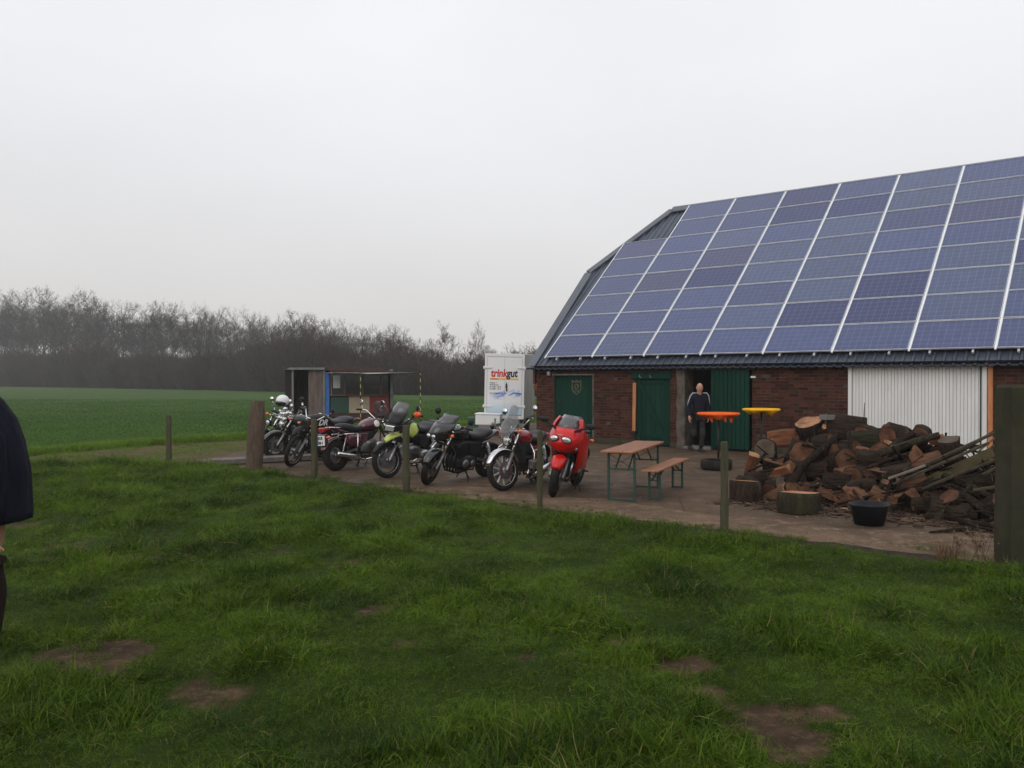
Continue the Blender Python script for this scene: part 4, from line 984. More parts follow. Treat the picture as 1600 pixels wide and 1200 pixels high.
    # signals
    if sigs:
        for x, z, yy, T in ((A.x - .22, .93 if not fairing else .86, .2, ST if not fairing else None), (xr - (.16 if not plate else .30), seatz - .06 if not plate else .66, .19 if fairing != 'sport' else .13, None)):
            for sd in (-1, 1):
                if fairing in ('sport',) and T is None and x > 0: continue
                m = mk(T); m.ell((x, sd * yy, z), (.035, .04, .032), 10, 6); s_ = P('turn_signal', m, 'orange_lens')
                m = mk(T); m.tube([(x - .01, sd * .07, z), (x - .01, sd * (yy - .03), z)], .009, 6); P('signal_stem', m, 'blackplastic' if barc != 'chrome' else 'chrome', s_)
    # ---- handlebar
    T0 = A + U * .70; hb = [Vector((0, -barw, 0)), Vector((0, -barw * .62, 0)), Vector((0, -.12, -barh)), Vector((0, .12, -barh)), Vector((0, barw * .62, 0)), Vector((0, barw, 0))]
    B0 = T0 + Vector((-.02, 0, barh + .02)); offs = [-barback, -barback * .6, 0, 0, -barback * .6, -barback]
    pts = [B0 + Vector((offs[i], hb[i].y, hb[i].z)) for i in range(6)]
    m = mk(ST); m.tube(pts, .012, 8); hbo = P('handlebar', m, barc)
    for i, j in ((0, 1), (5, 4)):
        d = (pts[j] - pts[i]).normalized(); m = mk(ST); m.tube([pts[i] - d * .01, pts[i] + d * .12], .018, 8); P('grip', m, 'rubber', hbo)
        m = mk(ST); m.tube([pts[i] + d * .14 + Vector((.03, 0, 0)), pts[i] + d * .02 + Vector((.07, 0, -.01))], .006, 5); m.box(pts[i] + d * .16 + Vector((.03, 0, .01)), (.05, .04, .045)); P('lever', m, 'alu' if barc != 'darkmetal' else 'darkmetal', hbo)
        if guards:
            m = mk(ST); m.ell(pts[i] + d * .05 + Vector((.06, 0, .03)), (.05, .10, .055), 12, 8); P('hand_guard', m, guards, hbo)
        if mirrors:
            sd = 1 if pts[i].y > 0 else -1; q = pts[i] + d * .12; e = q + Vector((.04, sd * .08, .10 if mirrors != 'sport' else .02))
            if mirrors == 'sport': q = Vector((xf - .12, sd * .14, .98)); e = Vector((xf - .18, sd * .34, 1.06))
            TT = ST if mirrors != 'sport' else None
            m = mk(TT); m.tube([q, q.lerp(e, .5) + Vector((0, 0, .02)), e], .006 if mirrors != 'sport' else .016, 6); mo = P('mirror', m, barc if mirrors != 'sport' else 'blackplastic')
            m = mk(TT)
            if mirrors == 'round': m.lathe([(.0, .02), (.04, .015), (.056, -.0), (.05, -.012)], 16, e + Vector((0, 0, .05)), (.9, sd * -.15, .1))
            else: m.ell(e + Vector((0, sd * .02, .03)), (.03, .075, .045), 14, 8)
            P('mirror_housing', m, mirc, mo)
            m = mk(TT); m.lathe([(.048, 0), (.048, .003)], 16, e + Vector((-.016, 0, .05)), (-.9, sd * .15, -.1)) if mirrors == 'round' else m.box(e + Vector((-.032, sd * .02, .03)), (.004, .12, .07)); P('mirror_glass', m, 'mirror', mo)
    m = mk(ST)
    if not fairing:
        for sd in (-1, 1): m.lathe([(.0, -.03), (.045, -.03), (.05, .02), (.045, .025)], 14, B0 + Vector((.05, sd * .055, -barh + .07)), (-.5, 0, .85))
        P('instruments', m, 'darkmetal' if lamp != 'cluster' else 'chrome')
    # ---- headlight
    def lampat(c, r, T, hc='chrome', ax=(1, 0, -.02)):
        m = mk(T); ax = Vector(ax).normalized(); m.lathe([(.012, -r * 1.1), (r * .6, -r), (r * .95, -r * .4), (r, 0), (r * 1.05, .012), (r * .97, .022)], 18, c, ax); h = P('headlight', m, hc)
        m = mk(T); m.lathe([(0.0, .034), (r * .6, .028), (r * .96, .018)], 18, c, ax); P('lens', m, lens or 'lens', h)
    HLc = A + U * .50 + Vector((.12, 0, .02))
    if lamp == 'round': lampat(HLc, .085, ST, 'chrome' if barc == 'chrome' or fork == 'chrome' else 'blackplastic')
    if lamp == 'small': lampat(HLc, .075, ST, 'blackplastic')
    if lamp == 'cluster':
        lampat(HLc, .088, ST)
        for y, z, r, x in ((-.13, .13, .06, .02), (.13, .13, .06, .02), (-.06, .23, .055, 0), (.07, .24, .055, 0), (-.17, .27, .052, -.02), (.18, .27, .052, -.02), (0, .14, .045, .02), (.0, .34, .055, -.04)):
            lampat(HLc + Vector((x - .02, y, z)), r, ST)
    # ---- fairings
    if fairing == 'gs':
        m = mk(); rows = []
        for t_, w, z in ((0, .02, .70), (.25, .075, .765), (.5, .10, .80), (.75, .11, .82), (1, .12, .83)):
            x = xf + .16 - t_ * .42; rows.append([Vector((x, q * w, z - .05 * q * q)) for q in (-1, -.6, -.2, .2, .6, 1)])
        m.loft(rows, True, False, False); P('beak', m, 'lime', solid=.014)
        for sd in (-1, 1):
            m = mk(); g = [(.40, .12, .78), (.30, .22, .70), (.18, .26, .80), (.05, .22, .86), (.12, .18, 1.0), (.26, .17, 1.03), (.36, .13, .96)]
            g = [(x * .8 + .05, y * .82, .84 + (z - .84) * .85) for x, y, z in g]; c = Vector((.22, sd * .215, .85)); ring = [Vector((x, sd * y, z)) for x, y, z in g]; inner = [c.lerp(p, .6) + Vector((0, sd * .01, 0)) for p in ring]
            m.loft([ring, inner, [c] * 7], True, False); P('tank_panel', m, 'lime', solid=.012)
        m = mk(); m.loft([[Vector((x, q * w, z + a)) for q, a in ((-1, -.05), (-1, .05), (-.5, .07), (.5, .07), (1, .05), (1, -.05), (.4, -.07), (-.4, -.07))] for x, w, z in ((xf - .12, .14, .92), (xf - .02, .13, .91), (xf + .03, .115, .90))]); P('headlight_shell', m, 'blackplastic', bevel=.01)
        m = mk(); m.box((xf + .035, 0, .90), (.02, .20, .11)); h = P('headlight', m, 'chrome', bevel=.02)
        m = mk(); m.box((xf + .048, 0, .90), (.012, .175, .09)); P('lens', m, 'lens', h, bevel=.02)
        m = mk(); rows = []
        for t_, w, x, z in ((0, .14, xf + .0, .97), (.4, .16, xf - .07, 1.06), (.7, .17, xf - .12, 1.14)): rows.append([Vector((x - .08 * q * q, q * w, z)) for q in (-1, -.6, -.2, .2, .6, 1)])
        m.loft(rows, True, False, False); P('instrument_cowl', m, 'blackplastic', solid=.01)
        m = mk(); rows = []
        for t_, w, x, z in ((0, .172, xf - .115, 1.13), (.5, .165, xf - .17, 1.24), (1, .12, xf - .235, 1.37)): rows.append([Vector((x - .09 * q * q, q * w, z - (.03 * q ** 4 if t_ == 1 else 0))) for q in (-1, -.75, -.4, 0, .4, .75, 1)])
        m.loft(rows, True, False, False); P('windscreen', m, 'smoke', solid=.005)
        m = mk(); m.tube([(.30, -.2, .62), (.42, -.2, .60), (.42, .2, .60), (.30, .2, .62)], .02, 8); P('oil_cooler_bar', m, 'steel')
        m = mk(); m.tube([(-.6, .13, seatz + .10), (-.86, .12, seatz + .10), (-.9, 0, seatz + .10), (-.86, -.12, seatz + .10), (-.6, -.13, seatz + .10)], .012, 7); m.box((-.78, 0, seatz + .12), (.26, .2, .02)); P('luggage_rack', m, 'blackplastic')
    if fairing in ('half', 'sport'):
        body = tank
        m = mk(); rows = []
        if fairing == 'half': secs = ((.76, xf - .05, .11, .20), (.82, xf + .06, .16, .22), (.90, xf + .08, .19, .24), (.98, xf + .02, .20, .26), (1.06, xf - .06, .185, .26))
        else: secs = ((.64, xf - .16, .15, .22), (.69, xf + .02, .19, .30), (.75, xf + .10, .235, .34), (.82, xf + .12, .26, .37), (.89, xf + .08, .27, .40), (.96, xf + .0, .255, .38), (1.02, xf - .06, .225, .34))
        for z, x, w, dpt in secs:
            rows.append([Vector((x - dpt * abs(q) ** 2.2, w * (1.08 * q - .08 * q ** 3) / 1.0 if abs(q) < 1 else w * q, z)) for q in (-1, -.9, -.75, -.55, -.3, 0, .3, .55, .75, .9, 1)])
        m.loft(rows, True, False, False); P('nose_fairing', m, body, solid=.012)
        z0, x0, w0, dp0 = secs[-1]
        m = mk(); rows = []
        for t_ in (0, .33, .66, 1):
            w = w0 * (.93 - .30 * t_ ** 1.5) if fairing == 'sport' else w0 * (.93 - .15 * t_); z = z0 - .005 + (.19 if fairing == 'sport' else .15) * t_; x = x0 - .005 - .17 * t_
            rows.append([Vector((x - (dp0 * .75 + .02 * t_) * abs(q) ** 2.2, w * q, z - (.02 * q * q))) for q in (-1, -.75, -.4, 0, .4, .75, 1)])
        m.loft(rows, True, False, False); P('windscreen', m, 'smoke', solid=.005)
        if fairing == 'sport':
            for sd in (-1, 1):   # screen surrounds
                m = mk(); m.loft([[Vector((x - .26, sd * w, z)), Vector((x - .17, sd * w * .98, z + .01)), Vector((x - .10, sd * w * .78, z - .0)), Vector((x - .2, sd * w * .8, z - .02))] for x, w, z in ((xf - .05, .24, 1.0), (xf - .14, .225, 1.08), (xf - .2, .18, 1.16))]); P('screen_surround', m, body, bevel=.006)
                m = mk(); rows = []
                for z, xa, xb, y in ((.16, .02, -.26, .05), (.22, .16, -.28, .13), (.34, .27, -.26, .20), (.48, .33, -.20, .235), (.62, .38, -.10, .25), (.74, .44, -.02, .25), (.86, .46, .02, .235), (.95, .40, .08, .20)):
                    rows.append([Vector((xa + (xb - xa) * k, sd * (y - (.05 * (1 - k / .3) if k < .3 else 0)), z + .02 * k)) for k in (0, .08, .3, .6, 1)])
                m.loft(rows, True, False, False); P('side_fairing', m, body, solid=.012)
                m = mk(); m.ell((xf - .07, sd * .225, .74), (.05, .018, .02), 10, 6); P('fairing_signal', m, 'steel')
                Re = Matrix.Rotation(radians(sd * 32), 3, 'Z') @ Matrix.Rotation(radians(sd * -14), 3, 'X')
                cc = Vector((xf + .088, sd * .095, .865))
                m = mk(); m.ell(cc, (.03, .088, .052), 18, 10, Re); h = P('headlight', m, 'blackplastic')
                m = mk(); m.ell(cc + Vector((.008, 0, 0)), (.031, .078, .043), 18, 10, Re); P('lens', m, 'lens', h)
            m = mk(); m.box((.22, 0, .50), (.06, .34, .34)); P('radiator', m, 'ink')
            m = mk(); m.loft([ringx(x, 0, z, w, h, 12, 3) for x, w, h, z in ((-.2, .2, .1, seatz - .12), (-.45, .19, .09, seatz - .05), (-.7, .13, .06, seatz + .02), (xr - .2, .05, .02, seatz + .08))]); P('tail_fairing', m, body, sub=1)
            m = mk(); m.box((xf + .122, 0, .925), (.01, .07, .02)); P('nose_badge', m, 'steel', bevel=.004)
        else:
            m = mk(); m.box((xf + .05, 0, .84), (.06, .23, .085)); h = P('headlight', m, 'blackplastic', bevel=.02)
            for sd in (-1, 1): m = mk(); m.ell((xf + .08, sd * .055, .84), (.015, .042, .033), 14, 8); P('lens', m, 'lens', h)
    if fairing == 'dr':
        m = mk(ST); c = A + U * .56 + Vector((.13, 0, .0)); m.loft([[c + Vector((d, y * k, z * k)) for y, z in ((-.11, -.12), (.11, -.12), (.13, .02), (.08, .16), (-.08, .16), (-.13, .02))] for d, k in ((-.05, 1), (.0, .96), (.02, .8))]); P('headlight_mask', m, 'blackplastic', bevel=.01)
        lampat(c + Vector((.0, 0, -.03)), .07, ST, 'blackplastic')
    if screen:
        m = mk(ST if screen != 'touring' else ST); rows = []
        if screen == 'touring': S0 = ((0, .22, .80, .05), (.2, .30, .92, .08), (.45, .30, 1.04, .10), (.75, .25, 1.20, .10), (1, .14, 1.33, .08))
        else: S0 = ((0, .12, .86, .04), (.2, .20, .95, .06), (.45, .215, 1.08, .07), (.7, .12, 1.20, .06), (1, .085, 1.36, .05))
        for t_, w, z, dp in S0:
            x = xf - .02 - .28 * t_; rows.append([Vector((x - dp * abs(q) ** 2, w * q, z - (.05 * q ** 4 if t_ == 1 else 0))) for q in (-1, -.8, -.5, -.2, .2, .5, .8, 1)])
        m.loft(rows, True, False, False); P('windscreen', m, 'screen' if screen != 'touring' else 'screen', solid=.005)
        m = mk(ST)
        for sd in (-1, 1): m.tube([(xf - .2, sd * .1, .86), (xf - .1, sd * .14, 1.02)], .006, 5)
        P('screen_bracket', m, 'chrome')
    if crash:
        for sd in (-1, 1): m = mk(); m.tube([(-.40, sd * .12, .72), (-.40, sd * .27, .70), (-.43, sd * .29, .46), (-.45, sd * .27, .36)], .012, 8); m.tube([(-.40, sd * .27, .70), (-.62, sd * .26, .70), (-.70, sd * .14, .70)], .012, 8); P('pannier_rail', m, 'chrome')
        for sd in (-1, 1): m = mk(); m.loft([ringx(x, sd * .17, z, .05, h, 10, 3.5) for x, h, z in ((-.22, .05, .60), (-.28, .12, .57), (-.52, .12, .57), (-.58, .06, .59))]); P('side_box', m, tank)
    # stand, pegs
    m = mk(); m.tube([(-.02, .13, .24), (.02, .26, .03), (.06, .30, .012)], .012, 7); P('side_stand', m, 'darkmetal')
    m = mk(); m.tube([(-.02, -.12, .2), (-.14, -.13, .06), (-.1, -.13, .03)], .012, 7); m.tube([(-.02, .12, .2), (-.14, .13, .06), (-.1, .13, .03)], .012, 7); P('centre_stand', m, 'darkmetal')
    for sd in (-1, 1): m = mk(); m.tube([(-.22, sd * .14, .33), (-.22, sd * .27, .33)], .013, 7); P('footpeg', m, 'rubber')
    return root
G_ = 'motorcycles parked in a row on the yard'
def ang(dx, dy): return math.degrees(atan2(dy, dx))
random.seed(3)
make_bike('far left black motorcycle half hidden behind the thick wooden post, front wheel showing', G_, (409, 711), ang(-.70, -.72), steer=12, tank='blackpaint', barh=.14, barc='chrome', lamp='small', mirc='chrome', spokes='wire', rimc='steel', fork='chrome')
make_bike('black motorcycle with a cluster of shiny chrome lamps above its headlight', G_, (431, 717), ang(-.74, -.66), steer=-4, tank='graypaint', fendc='blackpaint', barh=.14, barc='chrome', lamp='cluster', mirc='chrome', spokes='cast', rimc='darkmetal', exhc='darkmetal', side='dark', tankh=.2)
make_bike('black trail motorcycle with white DR letters on its tank', G_, (459, 730), ang(-.60, -.80), steer=22, rf=.345, rr=.33, tf=.042, tr=.055, rake=28, spokes='wire', rimc='steel', tank='blackplastic', frontf='high', fairing='dr', lamp=None, engine='single', exh='right', raise_=1, seatz=.88, tankw=.15, tankh=.2, barh=.14, barw=.4, tanklogo='DR', fork='chrome', side='dark', exhc='darkmetal', wb=1.48, barc='chrome')
make_bike('maroon touring motorcycle seen from behind, with clear windscreen and rear number plate', G_, None, ang(.62, .78), rear_at=(527, 736), lean=-4, steer=-10, spokes='wire', rimc='alu', tank='maroon', tankw=.17, tankh=.2, frontf='low', barh=.2, barw=.4, barc='chrome', barback=.28, engine='boxer', screen='touring', plate=True, crash=True, seatz=.80, seatup=.05, tanklogo='badge', mirc='chrome', exh='both', wb=1.5)
make_bike('lime yellow and black adventure motorcycle with a beak and orange hand guards', G_, (604, 747), ang(-.42, -.90), steer=-24, rf=.325, rr=.315, tf=.052, spokes='wire', rimc='brightrim', tank='blackplastic', frontf='mud', fairing='gs', lamp=None, engine='boxer', exh='left', raise_=1, seatz=.84, seatup=.06, barh=.12, barw=.42, guards='orange_guard', mirrors='round', fork='alu', tankw=.17, tankh=.2, wb=1.5, lean=-7)
make_bike('black half faired road motorcycle with smoked screen', G_, (671, 758), ang(-.62, -.80), steer=20, spokes='cast', rimc='darkmetal', tank='blackpaint', frontf='low', fairing='half', lamp=None, engine='four', side='dark', exhc='darkmetal', barh=.06, barw=.34, seatz=.80, tankw=.16, tankh=.2, lean=-9, wb=1.48)
make_bike('dark red motorcycle with chrome front mudguard, tall clear screen and white rimmed wheel', G_, (785, 767), ang(-.40, -.92), steer=-26, rf=.335, rr=.31, tf=.05, spokes='ten', rimc='brightrim', tank='darkred', tankw=.16, tankh=.19, frontf='chrome', barh=.16, barw=.38, barc='chrome', barback=.2, engine='flat', screen='tall', lamp='round', seatz=.78, mirc='chrome', exh='both', wb=1.52, lean=-7)
make_bike('bright red fully faired sports motorcycle facing the camera', G_, (865, 776), ang(-.30, -.95), steer=6, spokes='cast', rimc='darkmetal', tank='red', frontf='hug', fairing='sport', lamp=None, engine='four', side='dark', exh='right', barh=.03, barw=.30, seatz=.80, seatup=.09, tankw=.17, tankh=.2, mirrors='sport', fork='alu', wb=1.42, lean=-9, tf=.06, tr=.085, big=1.06)
# helmet on the mirror of the left bike
hc = at(441.5, 626, 19.1)
hm = empty('helmet', hc, (0, 0, radians(200)), 'white and black open helmet hung on the bars of the far left motorcycles', 'helmet')
mb = MB(); mb.ell((0, 0, 0), (.15, .125, .135), 20, 12); mb.obj('shell', 'white', hm)
mb = MB(); mb.ell((.022, 0, -.045), (.145, .128, .085), 20, 10); mb.obj('visor', 'blackpaint', hm)
mb = MB(); mb.torus(.1, .02, (0, 0, -.115), (0, 0, 1), 18, 6); mb.obj('rim_lining', 'blackplastic', hm)
# ================================================================== FENCE POSTS
postm = pm('mossy_post', (.085, .076, .048), .92, col2=(.05, .052, .028), scale=5, bump=.6, bscale=25, stretch=(4, 4, .7), dirt=(.16, .15, .11), dscale=6, dthr=(.6, .8))
oldm = pm('old_weathered_post', (.125, .09, .068), .95, col2=(.07, .05, .038), scale=6, bump=1.0, bscale=16, bdist=.03, stretch=(3.5, 3.5, .6), dirt=(.18, .14, .11), dscale=5, dthr=(.55, .75))
bigm = pm('concrete_like_post', (.052, .046, .029), .95, col2=(.034, .033, .02), scale=4, bump=.5, bscale=40, dirt=(.04, .06, .02), dscale=5, dthr=(.55, .8))
def post(u0, u1, vt, vb, label, mat=postm, rough=.006, lean=(0, 0), rnd_=True, n=10, taper=.94, kind='fence_post'):
    b = gnd((u0 + u1) / 2, vb); Y = b.y; t = at((u0 + u1) / 2, vt, Y); h = t.z; r = (u1 - u0) / FOC * Y / 2
    random.seed(int(u0)); mb = MB(); pts = [(lean[0] * k, lean[1] * k, -.15 + (h + .15) * k) for k in (0, .15, .3, .45, .6, .75, .9, .985, 1)]
    rs = [r * (1 + (taper - 1) * k + random.uniform(-rough, rough) / r) for k in (0, .15, .3, .45, .6, .75, .9)]; rs += [rs[-1] * .97, rs[-1] * .86]
    m = len(pts); vs = []
    ang_j = [1 + random.uniform(-1, 1) * rough / r * 1.5 for _ in range(n)]
    for i, p in enumerate(pts):
        for k in range(n):
            a = 2 * pi * k / n; q = rs[i] * ang_j[k] * (1 + random.uniform(-1, 1) * rough / r * .6)
            e = 1 if rnd_ else min(1 / max(abs(cos(a)), abs(sin(a))), 1.32)
            vs.append((p[0] + q * e * cos(a), p[1] + q * e * sin(a), p[2]))
    fs = [(i * n + k, i * n + (k + 1) % n, (i + 1) * n + (k + 1) % n, (i + 1) * n + k) for i in range(m - 1) for k in range(n)]
    mb.add(vs, fs, rnd_); mb.f.append(tuple((m - 1) * n + k for k in range(n))); mb.mi.append(0); mb.sm.append(False)
    o = mb.obj(kind, mat); o.location = (b.x, b.y, 0); tag(o, label, 'post', 'wooden posts along the lawn edge'); return o
post(260, 267.5, 649, 722, 'thin short grey wooden post standing alone far left before the field', n=8, rnd_=False)
post(384, 410, 626, 733, 'thick leaning weathered brown post left of the motorcycles', oldm, rough=.022, lean=(.09, .02), n=14, taper=.80)
post(485.5, 496, 655, 746, 'narrow green tinged post in front of the trail motorcycle with DR letters')
post(629.5, 640.5, 664, 767, 'narrow green tinged post in front of the lime yellow motorcycle')
post(838.5, 848, 673, 795, 'narrow green tinged post between the dark red and the bright red motorcycles')
post(1125, 1138, 690, 829, 'mossy topped round post in front of the tyre and green sliding door', rough=.004)
post(1566, 1612, 601, 886, 'massive square post cut by the right edge of the photo', bigm, rough=.008, n=16, taper=.93, rnd_=False, kind='gate_post')

# ================================================================== BEER TABLE AND BENCH
topw = pm('varnished_pine', (.38, .155, .062), .36, col2=(.27, .095, .035), scale=3, stretch=(1, 9, 1), bump=.15, bscale=20, dirt=(.14, .08, .05), dscale=3, dthr=(.58, .8), coat=.25)
legg = pm('green_enamel', (.012, .06, .045), .4, col2=(.02, .05, .04), scale=8)
def beer(name, c, d, L_, Wd, H, nbrd, label, cat):
    d = Vector((d[0], d[1], 0)).normalized(); r = empty(name, (c[0], c[1], .004), (0, 0, atan2(d.y, d.x)), label, cat)
    w = Wd / nbrd
    for k in range(nbrd):
        mb = MB(); mb.box((0, (k - (nbrd - 1) / 2) * w, H - .014), (L_, w - .004, .027)); mb.obj('top_board', topw, r, bevel=.004)
    for e in (-1, 1):
        x0 = e * (L_ / 2 - .28); mb = MB()
        for sd in (-1, 1):
            m2 = MB(); m2.bar((x0, sd * (Wd / 2 - .05), .0), (x0, sd * (Wd / 2 - .05), H - .03), .032, .032, up=(1, 0, 0)); m2.obj('leg', legg, r)
        y = Wd / 2 - .05
        m2 = MB()
        m2.bar((x0, -y, .02), (x0, y, .02), .025); m2.bar((x0, -y, H * .62), (x0, y, H * .62), .022)
        m2.bar((x0, -y, H - .045), (x0, y, H - .045), .03)
        m2.bar((x0 - .012, -y, H * .62), (x0 - .012, y, H - .06), .018, .006); m2.bar((x0 + .012, y, H * .62), (x0 + .012, -y, H - .06), .018, .006)
        m2.obj('leg_brace', legg, r)
        m2 = MB()
        for sd in (-.5, .5): m2.bar((x0, sd * y, H * .60), (x0 - e * .42, sd * y, H - .04), .02, .012)
        m2.obj('folding_strut', legg, r)
        m2 = MB(); m2.box((x0, 0, H - .035), (.05, Wd - .06, .02)); m2.obj('batten', legg, r)
    return r
tb_ = [(1.345, 12.6), (1.815, 12.05), (2.67, 14.2), (2.07, 14.4)]
q = [gnd(u, v, .77) for u, v in ((937.7, 702.5), (994.4, 707.6), (1042.8, 690.3), (985.4, 689))]
c = (q[0] + q[1] + q[2] + q[3]) / 4; d = (q[2] + q[3] - q[0] - q[1])
beer('beer_table', c, d, 2.2, .5, .77, 3, 'folding wooden beer table with green legs beside the bright red motorcycle', 'table')
q = [gnd(u, v, .48) for u, v in ((1000.7, 734), (1027.5, 737.6), (1077.6, 716.2), (1052.9, 714.8))]
c = (q[0] + q[1] + q[2] + q[3]) / 4; d = (q[2] + q[3] - q[0] - q[1])
beer('beer_bench', c, d, 2.1, .26, .48, 1, 'narrow folding wooden bench with green legs right of the beer table', 'bench')
# ================================================================== HIGH TABLES with covers
def bar_table(u, vtop, Y, dia, cloth, label, label2, drapes, seed):
    random.seed(seed); p = at(u, vtop, Y); H = p.z; r = empty('bar_table', (p.x, p.y, .004), (0, 0, 0), label, 'table', 'high standing tables')
    mb = MB(); mb.tube([(0, 0, .02), (0, 0, H - .03)], .022, 10); mb.obj('pole', 'darkmetal', r)
    mb = MB()
    for k in range(4): a = k * pi / 2 + .4; mb.tube([(0, 0, .16), (.2 * cos(a), .2 * sin(a), .06), (.32 * cos(a), .32 * sin(a), .015)], .014, 6)
    mb.obj('foot', 'darkmetal', r)
    mb = MB(); mb.lathe([(.0, 0), (dia / 2 - .005, 0), (dia / 2, .012), (dia / 2 - .005, .024), (0, .024)], 32, (0, 0, H - .03)); mb.obj('tabletop', 'white', r)
    mb = MB(); n = 44; R = dia / 2 + .006; rings = []
    def drop(a):
        return .045 + .05 * (.5 + .5 * sin(a * 3 + seed)) + .02 * sin(a * 7 + seed)
    prof = [(.0, .004), (.5, .004), (.97, .004), (1.0, -.012), (1.0, -.03)]
    for rr, z in prof: rings.append([Vector((R * max(rr, .001) * cos(2 * pi * k / n), R * max(rr, .001) * sin(2 * pi * k / n), H + z)) for k in range(n)])
    for f in (.35, .7, 1.0):
        rings.append([Vector((R * (1 - f * (.30 + .12 * sin(2 * pi * k / n * 5 + seed))) * cos(2 * pi * k / n), R * (1 - f * (.30 + .12 * sin(2 * pi * k / n * 5 + seed))) * sin(2 * pi * k / n), H - .03 - f * drop(2 * pi * k / n))) for k in range(n)])
    mb.loft(rings, True, False); 
    cl = mb.obj('table_cover', cloth, None, solid=.006); cl.location = (p.x, p.y, .004); tag(cl, label2, 'cover', 'stretch covers on the high tables')
    mb = MB()
    for a, ln, w in drapes:
        x, y = R * .62 * cos(a), R * .62 * sin(a); z0 = H - .07
        vs = [Vector((x - w, y, z0)), Vector((x - w * .3, y - .03, z0 + .01)), Vector((x + w, y, z0)), Vector((x + w * .6, y - .02, z0 - ln)), Vector((x + .0, y - .04, z0 - ln * .9)), Vector((x - w * .1, y, z0 - ln * .93))]
        mb.prism([vs[0], vs[1], vs[2], vs[3], vs[4]], (0, -.012, 0), (0, .012, 0))
    if drapes: mb.obj('hanging_corner', cloth, cl, bevel=.006)
orc = pm('orange_cloth', (.85, .14, .02), .75, col2=(.68, .09, .015), scale=7, bump=.3, bscale=12, bdist=.02)
yec = pm('yellow_cloth', (.85, .46, .015), .75, col2=(.72, .36, .01), scale=7, bump=.3, bscale=12, bdist=.02)
bar_table(1122.5, 645.5, 17.2, .86, orc, 'high standing table under an orange cover in front of the open doorway', 'orange cloth cover stretched over a high table, corners hanging down', [(-2.4, .12, .05), (-1.35, .11, .045), (-.75, .13, .05)], 1)
bar_table(1189.5, 639, 19.0, .83, yec, 'high standing table under a yellow cover before the brick wall', 'yellow cloth cover stretched over a high table by the brick wall', [(-.9, .1, .03)], 4)
# ================================================================== TYRE, TUB
c = gnd(1124, 736); mb = MB(); R, w = .31, .2
prof = [(R - .02, -w * .5), (R + .0, -w * .35), (R + .005, 0), (R, w * .35), (R - .02, w * .5), (R - .10, w * .48), (R - .12, w * .40), (R - .10, w * .3), (R - .04, 0), (R - .10, -w * .3), (R - .12, -w * .4), (R - .10, -w * .48)]
mb.lathe(prof, 40, (0, 0, w / 2 + .005), (0, 0, 1), True, True); o = mb.obj('car_tyre', 'rubber'); o.location = (c.x, c.y + .25, .004); tag(o, 'old car tyre lying flat on the yard behind the mossy post', 'tyre')
tub_m = pm('black_rubber_tub', (.009, .010, .014), .5, col2=(.014, .015, .02), spec=.2, scale=5, dirt=(.10, .09, .075), dscale=3, dthr=(.66, .8), bump=.1)
c = gnd(1370, 825); t = empty('tub', (c.x, c.y + .22, .004), (0, 0, .3), 'round black rubber tub standing in front of the log pile', 'tub'); t.scale = (.93, .93, .84)
mb = MB(); mb.lathe([(.0, .012), (.19, .012), (.24, .28), (.262, .30), (.262, .315), (.235, .315), (.18, .04), (.0, .035)], 36); mb.obj('tub_wall', tub_m, t)
mb = MB(); mb.torus(.255, .011, (0, 0, .308), (0, 0, 1), 36, 8); mb.obj('rim', tub_m, t)
for sd in (-1, 1): mb = MB(); mb.tube([(sd * .25, -.06, .29), (sd * .30, -.05, .31), (sd * .30, .05, .31), (sd * .25, .06, .29)], .012, 7); mb.obj('handle', tub_m, t)

# ================================================================== SHED (snack stand)
ply = pm('stained_plywood', (.155, .118, .105), .8, col2=(.11, .08, .07), scale=3, stretch=(3, 3, .6), bump=.2, dirt=(.2, .165, .15), dscale=2)
galv = pm('galvanised', (.20, .21, .21), .5, .4, col2=(.12, .125, .125), scale=6)
blue = pm('blue_paint', (.03, .13, .42), .45, col2=(.025, .1, .34), scale=5)
dgreen = pm('dark_green_panel', (.008, .05, .035), .5); cream = pm('cream_panel', (.45, .36, .26), .6, col2=(.36, .29, .2), scale=2); redpn = pm('red_panel', (.22, .012, .015), .5, col2=(.17, .01, .012), scale=3)
brw = pm('brown_counter', (.22, .10, .045), .6, col2=(.15, .065, .03), scale=8); awn = pm('grey_canvas', (.42, .40, .38), .8, col2=(.3, .28, .26), scale=4)
roofbr = pm('brown_felt', (.09, .05, .042), .9, col2=(.06, .036, .03), scale=4)
YS = 37.0; s0 = at(446, 655, YS); s1 = at(613, 655, YS)
kx = lambda u: at(u, 600, YS).x - s0.x; kz = lambda v: at(500, v, YS).z
shed = empty('snack_stand', (s0.x, YS, -.02), (0, 0, radians(8.8)), 'low dark snack hut with a green, cream and red counter front and open black doorway', 'hut')
SW = s1.x - s0.x; SD = 2.6; HT = kz(576)
def sb(name, c, s_, mat, parent=shed, bevel=0): mb = MB(); mb.box(c, s_); return mb.obj(name, mat, parent, bevel=bevel)
sb('rear_wall', (SW / 2, SD, HT / 2), (SW, .06, HT), ply); sb('side_wall', (.03, SD / 2, HT / 2), (.06, SD - .1, HT), pm('dark_boards', (.03, .022, .02), .8)); sb('side_wall', (SW - .03, SD / 2, HT / 2), (.06, SD - .1, HT), ply)
sb('floor', (SW / 2, SD / 2, .04), (SW - .2, SD - .2, .06), dark)
sb('inner_partition', (kx(508), SD / 2, HT / 2), (.05, SD - .2, HT - .1), dark)
sb('post', (kx(457), .0, HT / 2), (.09, .09, HT), galv); sb('post', (kx(505), .0, HT / 2), (.10, .09, HT), galv)
sb('post', (kx(610), .0, HT / 2), (.12, .09, HT), galv)
